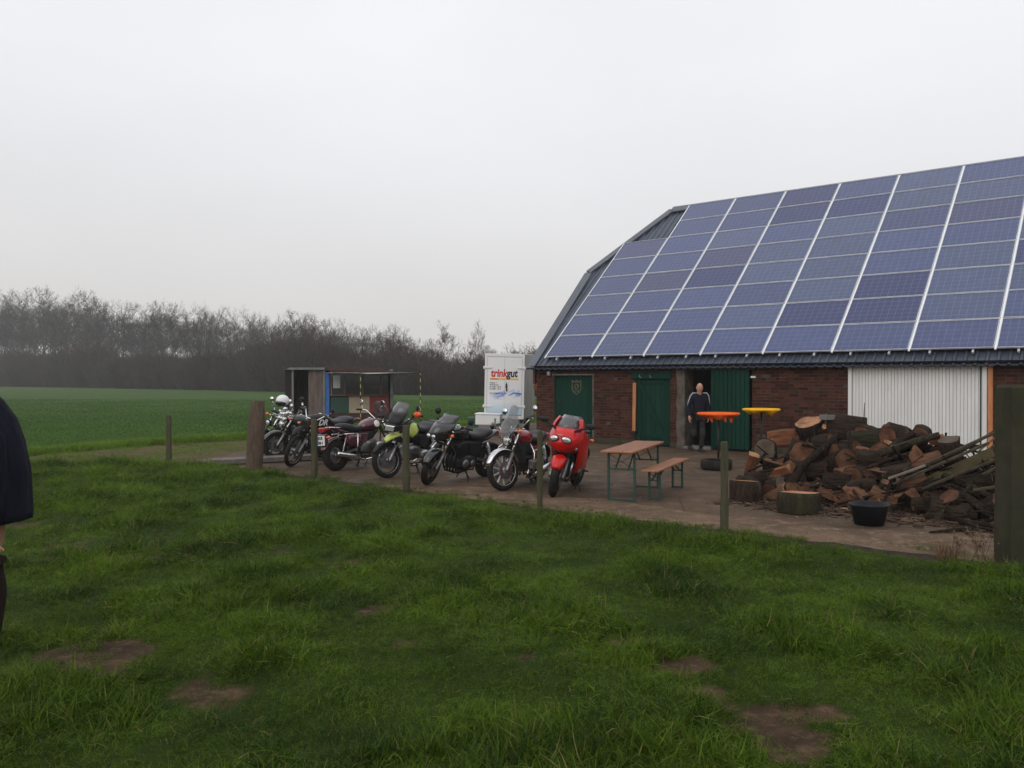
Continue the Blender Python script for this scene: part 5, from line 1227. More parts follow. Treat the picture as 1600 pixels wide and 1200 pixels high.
mb = MB(); p_ = kx(450); mb.box((p_, .02, HT / 2 - .02), (kx(455) - kx(446), .04, HT - .06)); mb.obj('door', pm('dark_boards2', (.028, .02, .018), .7), shed)
o = sb('wall_panel', ((kx(481) + kx(503)) / 2, .02, HT / 2), (kx(503) - kx(481), .04, HT - .04), ply)
for k in range(4): sb('panel_batten', (kx(484 + k * 5.4), -.006, HT / 2), (.02, .012, HT - .06), ply, o)
sb('corner_strip', ((kx(506.5) + kx(511)) / 2 + .05, -.02, HT / 2 - .1), (.17, .1, HT - .1), blue)
zc = kz(617.5); zb = kz(645)
for a, b, m_, nm in ((515, 543.5, dgreen, 'green_panel'), (543.5, 575.5, cream, 'cream_panel'), (575.5, 606, redpn, 'red_panel')):
    sb(nm, ((kx(a) + kx(b)) / 2, 0, (zc + zb) / 2 - .02), (kx(b) - kx(a) - .006, .04, zc - zb - .03), m_)
sb('kick_board', ((kx(515) + kx(606)) / 2, .03, zb / 2), (kx(606) - kx(515), .04, zb), roofbr)
sb('counter', ((kx(514) + kx(606)) / 2, -.03, zc + .01), (kx(607) - kx(514), .3, .05), brw, bevel=.01)
zt_ = kz(584)
for u in (516, 537, 565, 593): sb('window_post', (kx(u), .0, (zc + HT) / 2), (.07 if u != 565 else .1, .05, HT - zc), ply)
wg = glassy('dusty_window', (.05, .052, .055), .55, .1)
for a, b in ((517, 536), (538, 564), (566, 592), (594, 605)):
    sb('window_pane', ((kx(a) + kx(b)) / 2, .02, (zc + HT) / 2), (kx(b) - kx(a), .008, HT - zc - .06), wg)
sb('paper_notice', (kx(524.5), -.0, (kz(586) + kz(606)) / 2), (kx(530) - kx(519), .006, kz(586) - kz(606)), pm('paper', (.42, .42, .43), .8))
mb = MB(); mb.prism([Vector((kx(571), .25, kz(602))), Vector((kx(584), .25, kz(609))), Vector((kx(592), .25, kz(606))), Vector((kx(605), .25, kz(602.5))), Vector((kx(590), .25, kz(603)))], (0, 0, 0), (0, .02, 0)); mb.obj('folded_cloth', pm('pale_green_cloth', (.40, .44, .24), .8), shed)
sb('box', (kx(580), .5, kz(613)), (.9, .4, .35), pm('grey_box', (.09, .09, .09), .8)); 
# roof: level front trim then sagging brown felt
mb = MB(); zr = kz(573.5)
mb.prism([Vector((kx(446), 0, zr - .1)), Vector((kx(506), 0, zr - .1)), Vector((kx(506), 0, zr)), Vector((kx(454), 0, zr))], (0, -.18, 0), (0, SD + .1, 0)); mb.obj('roof', galv, shed)
mb = MB(); mb.prism([Vector((kx(507), 0, zr - .12)), Vector((kx(613), 0, kz(581))), Vector((kx(615), 0, kz(579.5))), Vector((kx(575), 0, kz(575))), Vector((kx(507), 0, zr))], (0, -.1, 0), (0, SD, 0)); mb.obj('roof', roofbr, shed)
# awning + poles
mb = MB(); YP_ = -1.9; k2 = lambda u: at(u, 600, YS + YP_).x - s0.x; z2 = lambda v: at(550, v, YS + YP_).z
rows = [[Vector((kx(508) + (kx(614) - kx(508)) * i / 8, -.12, kz(581) - .03 + .0 * i)) for i in range(9)], [Vector((k2(508) + (k2(653) - k2(508)) * i / 8, YP_, z2(581.5 + (1.6 if 2 < i < 5 else 0)))) for i in range(9)]]
mb.loft(rows, True, False, False); mb.obj('awning', awn, shed, solid=.02)
mb = MB(); mb.tube([(k2(508), YP_, z2(582)), (k2(562), YP_, z2(584)), (k2(653), YP_, z2(581.5))], .022, 7); mb.obj('awning_rail', 'darkmetal', shed)
stripe = bpy.data.materials.new('hazard_stripes'); stripe.use_nodes = True; t = stripe.node_tree
co = t.nodes.new('ShaderNodeTexCoord'); w = t.nodes.new('ShaderNodeTexWave'); w.wave_type = 'BANDS'; w.bands_direction = 'DIAGONAL'; w.inputs['Scale'].default_value = 2.0
rr_ = t.nodes.new('ShaderNodeValToRGB'); rr_.color_ramp.interpolation = 'CONSTANT'; rr_.color_ramp.elements[0].color = (.012, .012, .012, 1); rr_.color_ramp.elements[1].position = .5; rr_.color_ramp.elements[1].color = (.42, .38, .12, 1)
t.links.new(co.outputs['Object'], w.inputs['Vector']); t.links.new(w.outputs['Color'], rr_.inputs[0]); t.links.new(rr_.outputs[0], t.nodes['Principled BSDF'].inputs['Base Color'])
for u in (550.5, 645):
    mb = MB(); mb.bar((k2(u), YP_, -.0), (k2(u), YP_, z2(582)), .036); mb.obj('striped_pole', stripe, shed)
# ================================================================== WHITE COOLING TRAILER
YT = 27.6; A0 = at(756, 655, YT); th = radians(-9)
ww = 1.34; hh = at(756, 552, YT).z; zb = .52; dd = 2.6
trl = empty('trailer', (A0.x, YT, 0), (radians(1.0), radians(1.2), th), 'tall white trailer with red and black lettering and a blue splash on its doors', 'trailer')
twhite = pm('trailer_white', (.74, .74, .74), .35, col2=(.68, .68, .67), scale=2, dirt=(.5, .49, .46), dscale=3, dthr=(.6, .85))
tshade = pm('trailer_white_shaded', (.50, .50, .50), .45, col2=(.42, .42, .42), scale=2, dirt=(.34, .34, .33), dscale=2)  # greyer copy of the trailer white: shade on the side put into the colour
def tbx(name, c, s_, mat, parent=trl, bevel=0): mb = MB(); mb.box(c, s_); return mb.obj(name, mat, parent, bevel=bevel)
tbx('body', (ww / 2, dd / 2 + .03, (zb + hh) / 2), (ww, dd, hh - zb), tshade, bevel=.02)
for c, s_ in (((.04, -.0, (zb + hh) / 2), (.08, .05, hh - zb)), ((ww - .04, -.0, (zb + hh) / 2), (.08, .05, hh - zb)), ((ww / 2, -.0, hh - .055), (ww - .16, .05, .11)), ((ww / 2, 0, zb + .06), (ww - .16, .05, .12))): tbx('door_frame', c, s_, twhite, bevel=.008)
dz0, dz1 = zb + .12, hh - .12; dw = (ww - .17) / 2
splash = bpy.data.materials.new('door_print'); splash.use_nodes = True; t = splash.node_tree; N = t.nodes; K = t.links.new
co = N.new('ShaderNodeTexCoord'); sp = N.new('ShaderNodeSeparateXYZ'); K(co.outputs['Object'], sp.inputs[0])
mp = N.new('ShaderNodeMapping'); mp.inputs['Scale'].default_value = (2.2, 1, 5.5); mp.inputs['Rotation'].default_value = (0, radians(14), 0); K(co.outputs['Object'], mp.inputs[0])
n1 = N.new('ShaderNodeTexNoise'); n1.inputs['Scale'].default_value = 1.3; n1.inputs['Detail'].default_value = 4; n1.inputs['Distortion'].default_value = 1.2; K(mp.outputs[0], n1.inputs['Vector'])
def MR(v, a, b, c, d):
    r = N.new('ShaderNodeMapRange'); r.inputs['From Min'].default_value = a; r.inputs['From Max'].default_value = b; r.inputs['To Min'].default_value = c; r.inputs['To Max'].default_value = d; K(v, r.inputs['Value']); return r.outputs[0]
def MM(op, a, b):
    q = N.new('ShaderNodeMath'); q.operation = op
    for i, z in enumerate((a, b)):
        if isinstance(z, (int, float)): q.inputs[i].default_value = z
        else: K(z, q.inputs[i])
    return q.outputs[0]
Z = sp.outputs['Z']; X = sp.outputs['X']
wave_c = MM('ADD', MM('MULTIPLY', X, .18), zb + .68)                       # centre line of the splash, rising to the right
dist = MM('ABSOLUTE', MM('SUBTRACT', Z, wave_c), 0)
core = MR(dist, .02, .17, 1, 0); core = MM('MULTIPLY', core, MR(n1.outputs['Fac'], .42, .62, 0, 1.3)); core = MM('MULTIPLY', core, MR(X, .15, .45, 0, 1))
base = MR(Z, zb + .12, zb + .62, .62, 0)
x1 = N.new('ShaderNodeMix'); x1.data_type = 'RGBA'; x1.inputs[6].default_value = (.74, .74, .74, 1); x1.inputs[7].default_value = (.10, .42, .66, 1); K(base, x1.inputs[0])
x2 = N.new('ShaderNodeMix'); x2.data_type = 'RGBA'; x2.clamp_factor = True; K(core, x2.inputs[0]); K(x1.outputs[2], x2.inputs[6]); x2.inputs[7].default_value = (.02, .12, .52, 1)
K(x2.outputs[2], N['Principled BSDF'].inputs['Base Color']); N['Principled BSDF'].inputs['Roughness'].default_value = .35
dl = tbx('door', (.085 + dw / 2, -.012, (dz0 + dz1) / 2), (dw - .006, .03, dz1 - dz0), splash); drr = tbx('door', (.085 + dw * 1.5, -.012, (dz0 + dz1) / 2), (dw - .006, .03, dz1 - dz0), splash)
tbx('print_band', (.085 + dw / 2, -.0285, zb + .13), (dw - .01, .003, .015), 'ink', dl); tbx('print_band', (.085 + dw * 1.5, -.0285, zb + .13), (dw - .01, .003, .015), 'ink', drr)
for z in (zb + .42, hh - .47):
    for x, sd, par in ((.0, 1, dl), (ww, -1, drr)):
        mb = MB(); mb.box((x + sd * .12, -.045, z), (.26, .02, .05)); mb.box((x - sd * .02, -.03, z), (.05, .07, .09)); mb.obj('hinge', twhite, par, bevel=.006)
mb = MB(); xk = .085 + dw + .07; mb.box((xk, -.05, 1.62), (.05, .04, .13)); mb.box((xk + .01, -.055, 1.50), (.035, .04, .10)); mb.tube([(xk, -.06, 1.75), (xk - .01, -.07, 1.6), (xk + .01, -.06, 1.46)], .012, 6); mb.obj('latch', 'darkmetal', drr)
TM = lambda x, z: Matrix.Translation((x, -.03, z)) @ Matrix.Rotation(pi / 2, 4, 'X')
zt0 = at(770, 588, YT).z
text_obj('trink', .36, 'redink', dl, TM(.21, zt0), bold=.012, shear=.12, xs=.78)
text_obj('gut', .36, 'ink', drr, TM(.745, zt0), bold=.012, shear=.12, xs=.78)
mb = MB(); mb.prism([Vector((.19, -.028, zt0 - .05)), Vector((.085 + dw - .004, -.028, zt0 - .05)), Vector((.085 + dw - .004, -.028, zt0 - .105)), Vector((.18, -.028, zt0 - .105))], (0, 0, 0), (0, -.002, 0)); mb.obj('yellow_band', 'yellowink', dl)
mb = MB(); mb.prism([Vector((.085 + dw + .004, -.028, zt0 - .05)), Vector((1.14, -.028, zt0 - .05)), Vector((1.13, -.028, zt0 - .105)), Vector((.085 + dw + .004, -.028, zt0 - .105))], (0, 0, 0), (0, -.002, 0)); mb.obj('yellow_band', 'yellowink', drr)
mb = MB(); mb.box((.33, -.031, zt0 - .079), (.26, .003, .03)); mb.obj('small_print', 'redink', dl)
for i, s_ in enumerate(('Hauptstr. 7', '46325 Borken', 'Tel. 02861 - 90 20', 'Fax 02861 - 90 21', '', 'www.trinkgut.de')):
    if s_: text_obj(s_, .062, 'ink', dl, TM(.17, at(770, 598.5 + i * 3.2, YT).z), bold=.001, xs=.85)
tbx('chassis', (ww / 2, dd / 2 + .1, zb - .08), (ww - .1, dd + .1, .1), 'darkmetal')
for x in (.08, ww - .08):
    mb = MB(); mb.torus(.21, .075, (x, 1.3, .29), (1, 0, 0), 26, 10); w_ = mb.obj('wheel', 'rubber', trl); mb = MB(); mb.lathe([(.0, .03), (.15, .04), (.17, 0), (.15, -.04), (0, -.03)], 18, (x, 1.3, .29), (1, 0, 0)); mb.obj('rim', 'steel', w_)
mb = MB(); mb.bar((.3, 0, zb - .1), (.5, -1.2, zb - .12), .06, .08); mb.bar((1.0, 0, zb - .1), (.6, -1.2, zb - .12), .06, .08); mb.tube([(.55, -1.0, .05), (.55, -1.0, .6)], .03, 8); mb.obj('drawbar', galv, trl)
tbx('tool_box', (.26, -.5, zb + .0), (.82, .5, .34), twhite, bevel=.03)
tbx('tool_box_lid', (.26, -.5, zb + .19), (.86, .54, .04), twhite, bevel=.012)
# crates / bin by the drawbar
c = gnd(737, 671); 
mb = MB(); mb.box((0, 0, .2), (.4, .3, .4), taper=.96); o = mb.obj('crate', pm('green_crate', (.01, .10, .05), .5)); o.location = (c.x, c.y + 1, 0); tag(o, 'green plastic crate standing left of the white trailer', 'crate')
for k in range(3): m2 = MB(); m2.box((0, -.15, .1 + k * .11), (.36, .02, .02)); m2.obj('rib', 'ink', o)

# ================================================================== PEOPLE
def skinned(name, verts, edges, radii, mat, parent, sub=2, root=0, mats=None):
    me = bpy.data.meshes.new(name); me.from_pydata([Vector(v) for v in verts], edges, [])
    bm = bmesh.new(); bm.from_mesh(me); lay = bm.verts.layers.skin.verify(); bm.verts.ensure_lookup_table()
    for i, v in enumerate(bm.verts):
        r = radii[i]; v[lay].radius = r if isinstance(r, tuple) else (r, r); v[lay].use_root = (i == root)
    bm.to_mesh(me); bm.free()
    o = bpy.data.objects.new(name, me); COL.objects.link(o)
    md = o.modifiers.new('skin', 'SKIN'); md.use_smooth_shade = True; md.branch_smoothing = .4
    s = o.modifiers.new('sub', 'SUBSURF'); s.levels = s.render_levels = sub
    bpy.context.view_layer.update()
    m2 = bpy.data.meshes.new_from_object(o.evaluated_get(bpy.context.evaluated_depsgraph_get())); m2.name = name
    bpy.data.objects.remove(o); m2.materials.clear()
    for q in (mat if isinstance(mat, (list, tuple)) else [mat]): m2.materials.append(M[q] if isinstance(q, str) else q)
    o = bpy.data.objects.new(name, m2); COL.objects.link(o); o.parent = parent; return o
skin = pm('skin', (.46, .24, .17), .55, col2=(.40, .19, .13), scale=20)
navy = pm('navy_cloth', (.008, .009, .018), .85, col2=(.012, .013, .024), scale=10, bump=.4, bscale=25, bdist=.01)
trou = pm('dark_trousers', (.012, .012, .013), .85, col2=(.024, .023, .022), scale=6, bump=.4, bscale=20, bdist=.01)
greyshorts = pm('grey_work_knees', (.035, .035, .033), .85, col2=(.022, .022, .02), scale=8)
coatm = pm('dark_coat', (.007, .007, .015), .85, col2=(.012, .012, .023), scale=6, bump=.9, bscale=7, bdist=.06, stretch=(1.6, 1.6, .5))
def hand(parent, W, dirv, palm, sc=1.0, curl=.5):
    d = Vector(dirv).normalized(); pn = Vector(palm).normalized(); sd = d.cross(pn).normalized(); W = Vector(W)
    vs = [W, W + d * .05 * sc, W + d * .085 * sc]; ed = [(0, 1), (1, 2)]; rd = [(.024 * sc, .02 * sc), (.036 * sc, .018 * sc), (.036 * sc, .015 * sc)]
    m = MB()
    m.loft([[W + d * t_ * sc + sd * (w * cos(a)) * sc + pn * (h * sin(a)) * sc for a in [2 * pi * k / 10 for k in range(10)]] for t_, w, h in ((-.02, .026, .022), (.02, .032, .02), (.05, .042, .018), (.085, .042, .015), (.095, .036, .012))])
    for j, (off, ln) in enumerate(((.03, .070), (.010, .078), (-.011, .073), (-.031, .058))):
        p = W + d * .088 * sc + sd * off * sc; pts = [p - d * .02 * sc, p, p + (d * cos(curl * .4) + pn * sin(curl * .4)) * ln * .4 * sc]
        e = pts[-1]; pts.append(e + (d * cos(curl) + pn * sin(curl)) * ln * .32 * sc); pts.append(pts[-1] + (d * cos(curl * 1.7) + pn * sin(curl * 1.7)) * ln * .28 * sc)
        m.tube(pts, [.0095 * sc, .0095 * sc, .009 * sc, .0085 * sc, .006 * sc], 7)
    p = W + d * .02 * sc + sd * .03 * sc; m.tube([p, p + (d * .6 + sd * .6 + pn * .3) * .04 * sc, p + (d * 1.3 + sd * .75 + pn * .5) * .05 * sc], [.014 * sc, .012 * sc, .008 * sc], 7)
    return m.obj('hand', skin, parent)
# -- man stepping out of the doorway, facing the camera (local: faces -y)
fc = gnd(1092, 706.5); k_ = 1.0
man = empty('person', (fc.x, fc.y, .0), (0, 0, radians(8)), 'bald man in a navy top with white sleeve stripes walking out of the dark doorway', 'person')
J = dict(pel=(0, .05, .93), spine=(0, .02, 1.10), chest=(0, 0, 1.32), neck=(0, -.02, 1.47), head0=(0, -.045, 1.56), ls=(-.17, 0, 1.41), le=(-.27, .04, 1.13), lw=(-.285, -.09, .90), rs=(.17, 0, 1.41), re=(.26, .06, 1.13), rw=(.24, .0, .90),
         lh=(-.09, .05, .90), lk=(-.11, .08, .50), la=(-.13, .30, .14), rh=(.09, .05, .90), rk=(.07, -.06, .50), ra=(.04, -.03, .09))
def sk(nm, names, edges, radii, mat, par=man, sub=2):
    idx = {n: i for i, n in enumerate(names)}
    return skinned(nm, [J[n] for n in names], [(idx[a], idx[b]) for a, b in edges], radii, mat, par, sub)
J['crown'] = (0, -.03, 1.66)
sk('body', ['pel', 'spine', 'chest', 'neck', 'head0', 'crown', 'ls', 'le', 'lw', 'rs', 're', 'rw', 'lh', 'lk', 'la', 'rh', 'rk', 'ra'],
   [('pel', 'spine'), ('spine', 'chest'), ('chest', 'neck'), ('neck', 'head0'), ('head0', 'crown'), ('chest', 'ls'), ('ls', 'le'), ('le', 'lw'), ('chest', 'rs'), ('rs', 're'), ('re', 'rw'), ('pel', 'lh'), ('lh', 'lk'), ('lk', 'la'), ('pel', 'rh'), ('rh', 'rk'), ('rk', 'ra')],
   [(.13, .10), (.12, .09), (.13, .09), .055, (.068, .085), (.07, .08), .06, .042, .028, .06, .042, .028, .08, .055, .04, .08, .055, .04], skin)
mb = MB(); mb.ell((0, -.055, 1.615), (.077, .095, .118), 20, 14); mb.ell((0, -.07, 1.555), (.055, .07, .06), 16, 10)
hd_ = mb.obj('head', skin, man)
mb = MB(); mb.loft([[Vector((0, -.148, 1.63)), Vector((-.008, -.14, 1.625)), Vector((.008, -.14, 1.625))], [Vector((0, -.172, 1.592)), Vector((-.018, -.145, 1.588)), Vector((.018, -.145, 1.588))]]); mb.obj('nose', skin, hd_)
mb = MB(); mb.box((0, -.142, 1.56), (.045, .01, .006)); mb.obj('mouth', pm('lips', (.25, .09, .07), .6), hd_)
for sd in (-1, 1):
    mb = MB(); mb.ell((sd * .03, -.138, 1.622), (.014, .008, .008), 10, 6); mb.obj('eye', 'ink', hd_)
    mb = MB(); mb.bar((sd * .015, -.146, 1.642), (sd * .046, -.138, 1.645), .008, .006); mb.obj('eyebrow', pm('brow', (.08, .06, .05), .8), hd_)
    mb = MB(); mb.ell((sd * .08, -.04, 1.61), (.012, .022, .034), 10, 8); mb.obj('ear', skin, hd_)
J.update(hem=(0, .04, .86)); J['le2'] = J['le']
sk('jacket', ['hem', 'spine', 'chest', 'neck', 'ls', 'le', 'lw', 'rs', 're', 'rw'], [('hem', 'spine'), ('spine', 'chest'), ('chest', 'neck'), ('chest', 'ls'), ('ls', 'le'), ('le', 'lw'), ('chest', 'rs'), ('rs', 're'), ('re', 'rw')],
   [(.185, .135), (.18, .13), (.175, .125), .072, .088, .068, .05, .088, .068, .05], navy)
sk('trousers', ['pel', 'lh', 'lk', 'la', 'rh', 'rk', 'ra'], [('pel', 'lh'), ('lh', 'lk'), ('lk', 'la'), ('pel', 'rh'), ('rh', 'rk'), ('rk', 'ra')], [(.16, .13), .105, .085, .06, .105, .085, .06], trou)
for sd, a in ((-1, 'l'), (1, 'r')):
    s_, e_ = Vector(J[a + 's']), Vector(J[a + 'e']); mb = MB()
    pts = [Vector((sd * .085, -.06, 1.485)), s_ + Vector((sd * .02, -.065, .075)), s_ + Vector((sd * .078, -.05, -.0)), s_.lerp(e_, .5) + Vector((sd * .068, -.04, 0)), s_.lerp(e_, .85) + Vector((sd * .055, -.045, 0))]
    mb.tube([p + Vector((-sd * .008, .006, 0)) for p in pts], [.012, .016, .017, .015, .010], 8); mb.obj('sleeve_stripe', M.setdefault('stripe', pm('stripe_white', (.34, .36, .38), .8)), man)
    kn = Vector(J[a + 'k']); mb = MB(); mb.ell(kn + Vector((0, -.035, .0)), (.078, .065, .13), 14, 10); mb.obj('knee_patch', greyshorts, man)
    an = Vector(J[a + 'a']); f = Vector((0, -1, 0)); mb = MB()
    mb.loft([[an + Vector((x * w, y, z)) for x, z in ((-1, -.085), (1, -.085), (1, -.03 + h), (.5, h), (-.5, h), (-1, -.03 + h))] for y, w, h in ((.07, .035, .03), (.0, .042, .04), (-.1, .045, -.01), (-.19, .035, -.035))]); mb.obj('shoe', 'blackplastic', man, bevel=.01)
hand(man, J['lw'], (-.02, -.12, -1), (1, 0, 0), 1.05, .6); hand(man, J['rw'], (0, -.1, -1), (-1, 0, 0), 1.05, .6)
# -- person at the left edge, seen from behind/side (walking left, mostly outside the frame)
pp = at(-24, 985, 5.5); man2 = empty('person', (pp.x, 5.5, lawn_h(pp.x, 5.5)), (0, 0, 0), 'person in a long dark navy coat cut off by the left edge of the photo', 'person')
def px(u, v, dy=0): p = at(u, v, 5.5 + dy); return Vector((p.x - pp.x, dy, p.z - lawn_h(pp.x, 5.5)))
J2 = [px(-22, 860), px(-20, 790), px(-18, 700), px(-28, 632), px(-38, 585), px(-40, 545), px(-12, 690, -.12), px(-10, 770, -.18), px(-18, 838, -.22), px(-24, 690, .17), px(-40, 780, .2), px(-60, 840, .15), px(-22, 870, .06), px(-4, 925, .08), px(-16, 1008, .1), px(-34, 870, -.06), px(-52, 930, -.08), px(-50, 1010, -.1)]
E2 = [(0, 1), (1, 2), (2, 3), (3, 4), (4, 5), (2, 6), (6, 7), (7, 8), (2, 9), (9, 10), (10, 11), (0, 12), (12, 13), (13, 14), (0, 15), (15, 16), (16, 17)]
skinned('body', J2, E2, [.13, .13, .14, .06, .09, .08, .06, .045, .03, .06, .045, .03, .08, .055, .04, .08, .055, .04], skin, man2)
# coat as a lofted garment with a flaring back hem
mb = MB(); rings = []
for v_, ul, ur, dy in ((612, -46, -12, .09), (628, -60, 1, .15), (655, -66, 18, .2), (690, -68, 30, .22), (735, -68, 38.5, .23), (780, -70, 41, .24), (801, -72, 41.5, .24), (805, -72, 40.5, .24)):
    a = px(ul, v_); b = px(ur, v_); c_ = (a + b) / 2; w = (b.x - a.x) / 2; n = 40
    rings.append([Vector((c_.x + w * (1 + .02 * sin(9 * t_ + v_ * .02)) * (abs(cos(t_)) ** .85) * (1 if cos(t_) > 0 else -1), dy * sin(t_) * (1 + .06 * sin(5 * t_)), c_.z - (.03 + .035 * (1 - cos(t_)) if v_ > 803 else 0))) for t_ in [2 * pi * k / n for k in range(n)]])
mb.loft(rings); mb.obj('coat', coatm, man2)
skinned('coat_sleeve', [px(-16, 668, -.15), px(-10, 740, -.2), px(-14, 800, -.22), px(-19, 838, -.22)], [(0, 1), (1, 2), (2, 3)], [.09, .085, .07, .055], coatm, man2)
skinned('trousers', [px(-26, 850), px(-20, 880, .06), px(-3, 925, .08), px(-14, 1000, .1), px(-36, 880, -.06), px(-50, 930, -.08), px(-48, 1000, -.1)], [(0, 1), (1, 2), (2, 3), (0, 4), (4, 5), (5, 6)], [.15, .095, .062, .055, .095, .07, .055], pm('brown_trousers', (.02, .014, .012), .85), man2)
mb = MB(); mb.ell(px(-40, 560), (.085, .105, .125), 16, 10); mb.obj('hair', 'ink', man2)
for u, dy in ((-20, .1), (-54, -.1)):
    c_ = px(u, 1008, dy); mb = MB(); mb.loft([[Vector((c_.x + x, c_.y + w * q, z)) for q, z in ((-1, .0), (1, .0), (1, .05 + h), (.4, .07 + h), (-.4, .07 + h), (-1, .05 + h))] for x, w, h in ((.08, .035, .04), (0, .045, .05), (-.1, .048, .0), (-.2, .035, -.02))]); mb.obj('shoe', 'blackplastic', man2, bevel=.01)
hand(man2, px(-20, 846, -.22), (.8, -.1, -.35), (-1, 0, .2), 1.0, .7)
# ================================================================== DRY REED CLUMP AND WEEDS
dryg = grass_mat('dry_stalks', (.10, .055, .03), (.20, .12, .07), (.30, .2, .12), .2)
c = gnd(1478, 878); random.seed(4); cl = clump('dry_grass_clump', 150, .34, .006, .10, .95, dryg, seg=3, curl=.3); COL.objects.link(cl); cl.location = c; cl.scale = (1, 1, 1); tag(cl, 'tuft of dry reddish grass near the right edge post', 'dry grass')
for i, (u, v, h) in enumerate(((1512, 880, .28), (1532, 876, .33), (1548, 882, .26))):
    c = gnd(u, v); mb = MB()
    for k in range(7):
        a = random.uniform(0, 6.28); x, y = .03 * cos(a), .03 * sin(a); pts = [Vector((x, y, 0)), Vector((x * 2.5 + random.gauss(0, .02), y * 2.5, h * .5)), Vector((x * 4 + random.gauss(0, .04), y * 4, h * random.uniform(.8, 1.1)))]
        mb.tube(pts, .0022, 4)
        for q in range(7): t_ = random.uniform(.4, 1); p = pts[1].lerp(pts[2], t_); mb.ell(p + Vector((random.gauss(0, .012), random.gauss(0, .012), 0)), (.007, .007, .009), 5, 3)
    o = mb.obj('dry_weed', dryg); o.location = c; tag(o, ('low dry weed with seed heads beside the reddish grass tuft', 'tallest dry weed with seed heads, between the reddish tuft and the edge post', 'dry weed with seed heads at the foot of the massive edge post')[i], 'weed', 'dry weeds by the edge post')
# ================================================================== LOG PILE
bark = pm('bark', (.038, .025, .018), .95, col2=(.016, .011, .008), scale=7, bump=1.0, bscale=16, bdist=.05, stretch=(3, 3, .7), dirt=(.075, .056, .042), dscale=5, dthr=(.55, .75), rnd=.3, detail=8)
barkm = pm('mossy_bark', (.042, .035, .022), .95, col2=(.020, .018, .011), scale=7, bump=1.0, bscale=16, bdist=.05, stretch=(3, 3, .7), dirt=(.045, .046, .02), dscale=4, dthr=(.5, .7), rnd=.25)
def endmat(name, c1, c2, dirt_=(.05, .035, .025)):
    m = pm(name, c1, .8, col2=c2, scale=6, bump=.6, bscale=22, bdist=.015, dirt=dirt_, dscale=3.5, dthr=(.5, .75), rnd=.25, detail=8)
    t = m.node_tree; N = t.nodes; K = t.links.new; b = N['Principled BSDF']; src_ = b.inputs['Base Color'].links[0].from_socket
    co = N.new('ShaderNodeTexCoord'); w = N.new('ShaderNodeTexWave'); w.wave_type = 'RINGS'; w.rings_direction = 'Z'; w.inputs['Scale'].default_value = 14; w.inputs['Distortion'].default_value = 3; w.inputs['Detail'].default_value = 3
    K(co.outputs['Object'], w.inputs['Vector']); x = N.new('ShaderNodeMix'); x.data_type = 'RGBA'; x.blend_type = 'MULTIPLY'; x.inputs[0].default_value = .45
    K(src_, x.inputs[6]); K(w.outputs['Color'], x.inputs[7]); K(x.outputs[2], b.inputs['Base Color']); return m
cut_new = endmat('fresh_cut_wood', (.48, .27, .14), (.36, .17, .08)); cut_old = endmat('aged_cut_wood', (.20, .092, .05), (.07, .034, .021)); cut_grey = endmat('grey_cut_wood', (.12, .09, .068), (.07, .052, .04))
split = pm('split_wood', (.21, .085, .038), .85, col2=(.10, .042, .021), scale=6, bump=.9, bscale=12, bdist=.03, stretch=(4, 4, .8), dirt=(.32, .17, .09), dscale=4, dthr=(.58, .72), rnd=.3)
splitg = pm('aged_split_wood', (.14, .070, .040), .9, col2=(.06, .034, .021), scale=6, bump=.9, bscale=12, bdist=.03, stretch=(4, 4, .8), dirt=(.22, .125, .075), dscale=4, dthr=(.58, .72), rnd=.3)
plankm = pm('weathered_plank', (.055, .041, .030), .9, col2=(.03, .023, .017), scale=5, bump=.4, bscale=18, stretch=(3, 3, .5), rnd=.35, dirt=(.06, .065, .03), dscale=4)
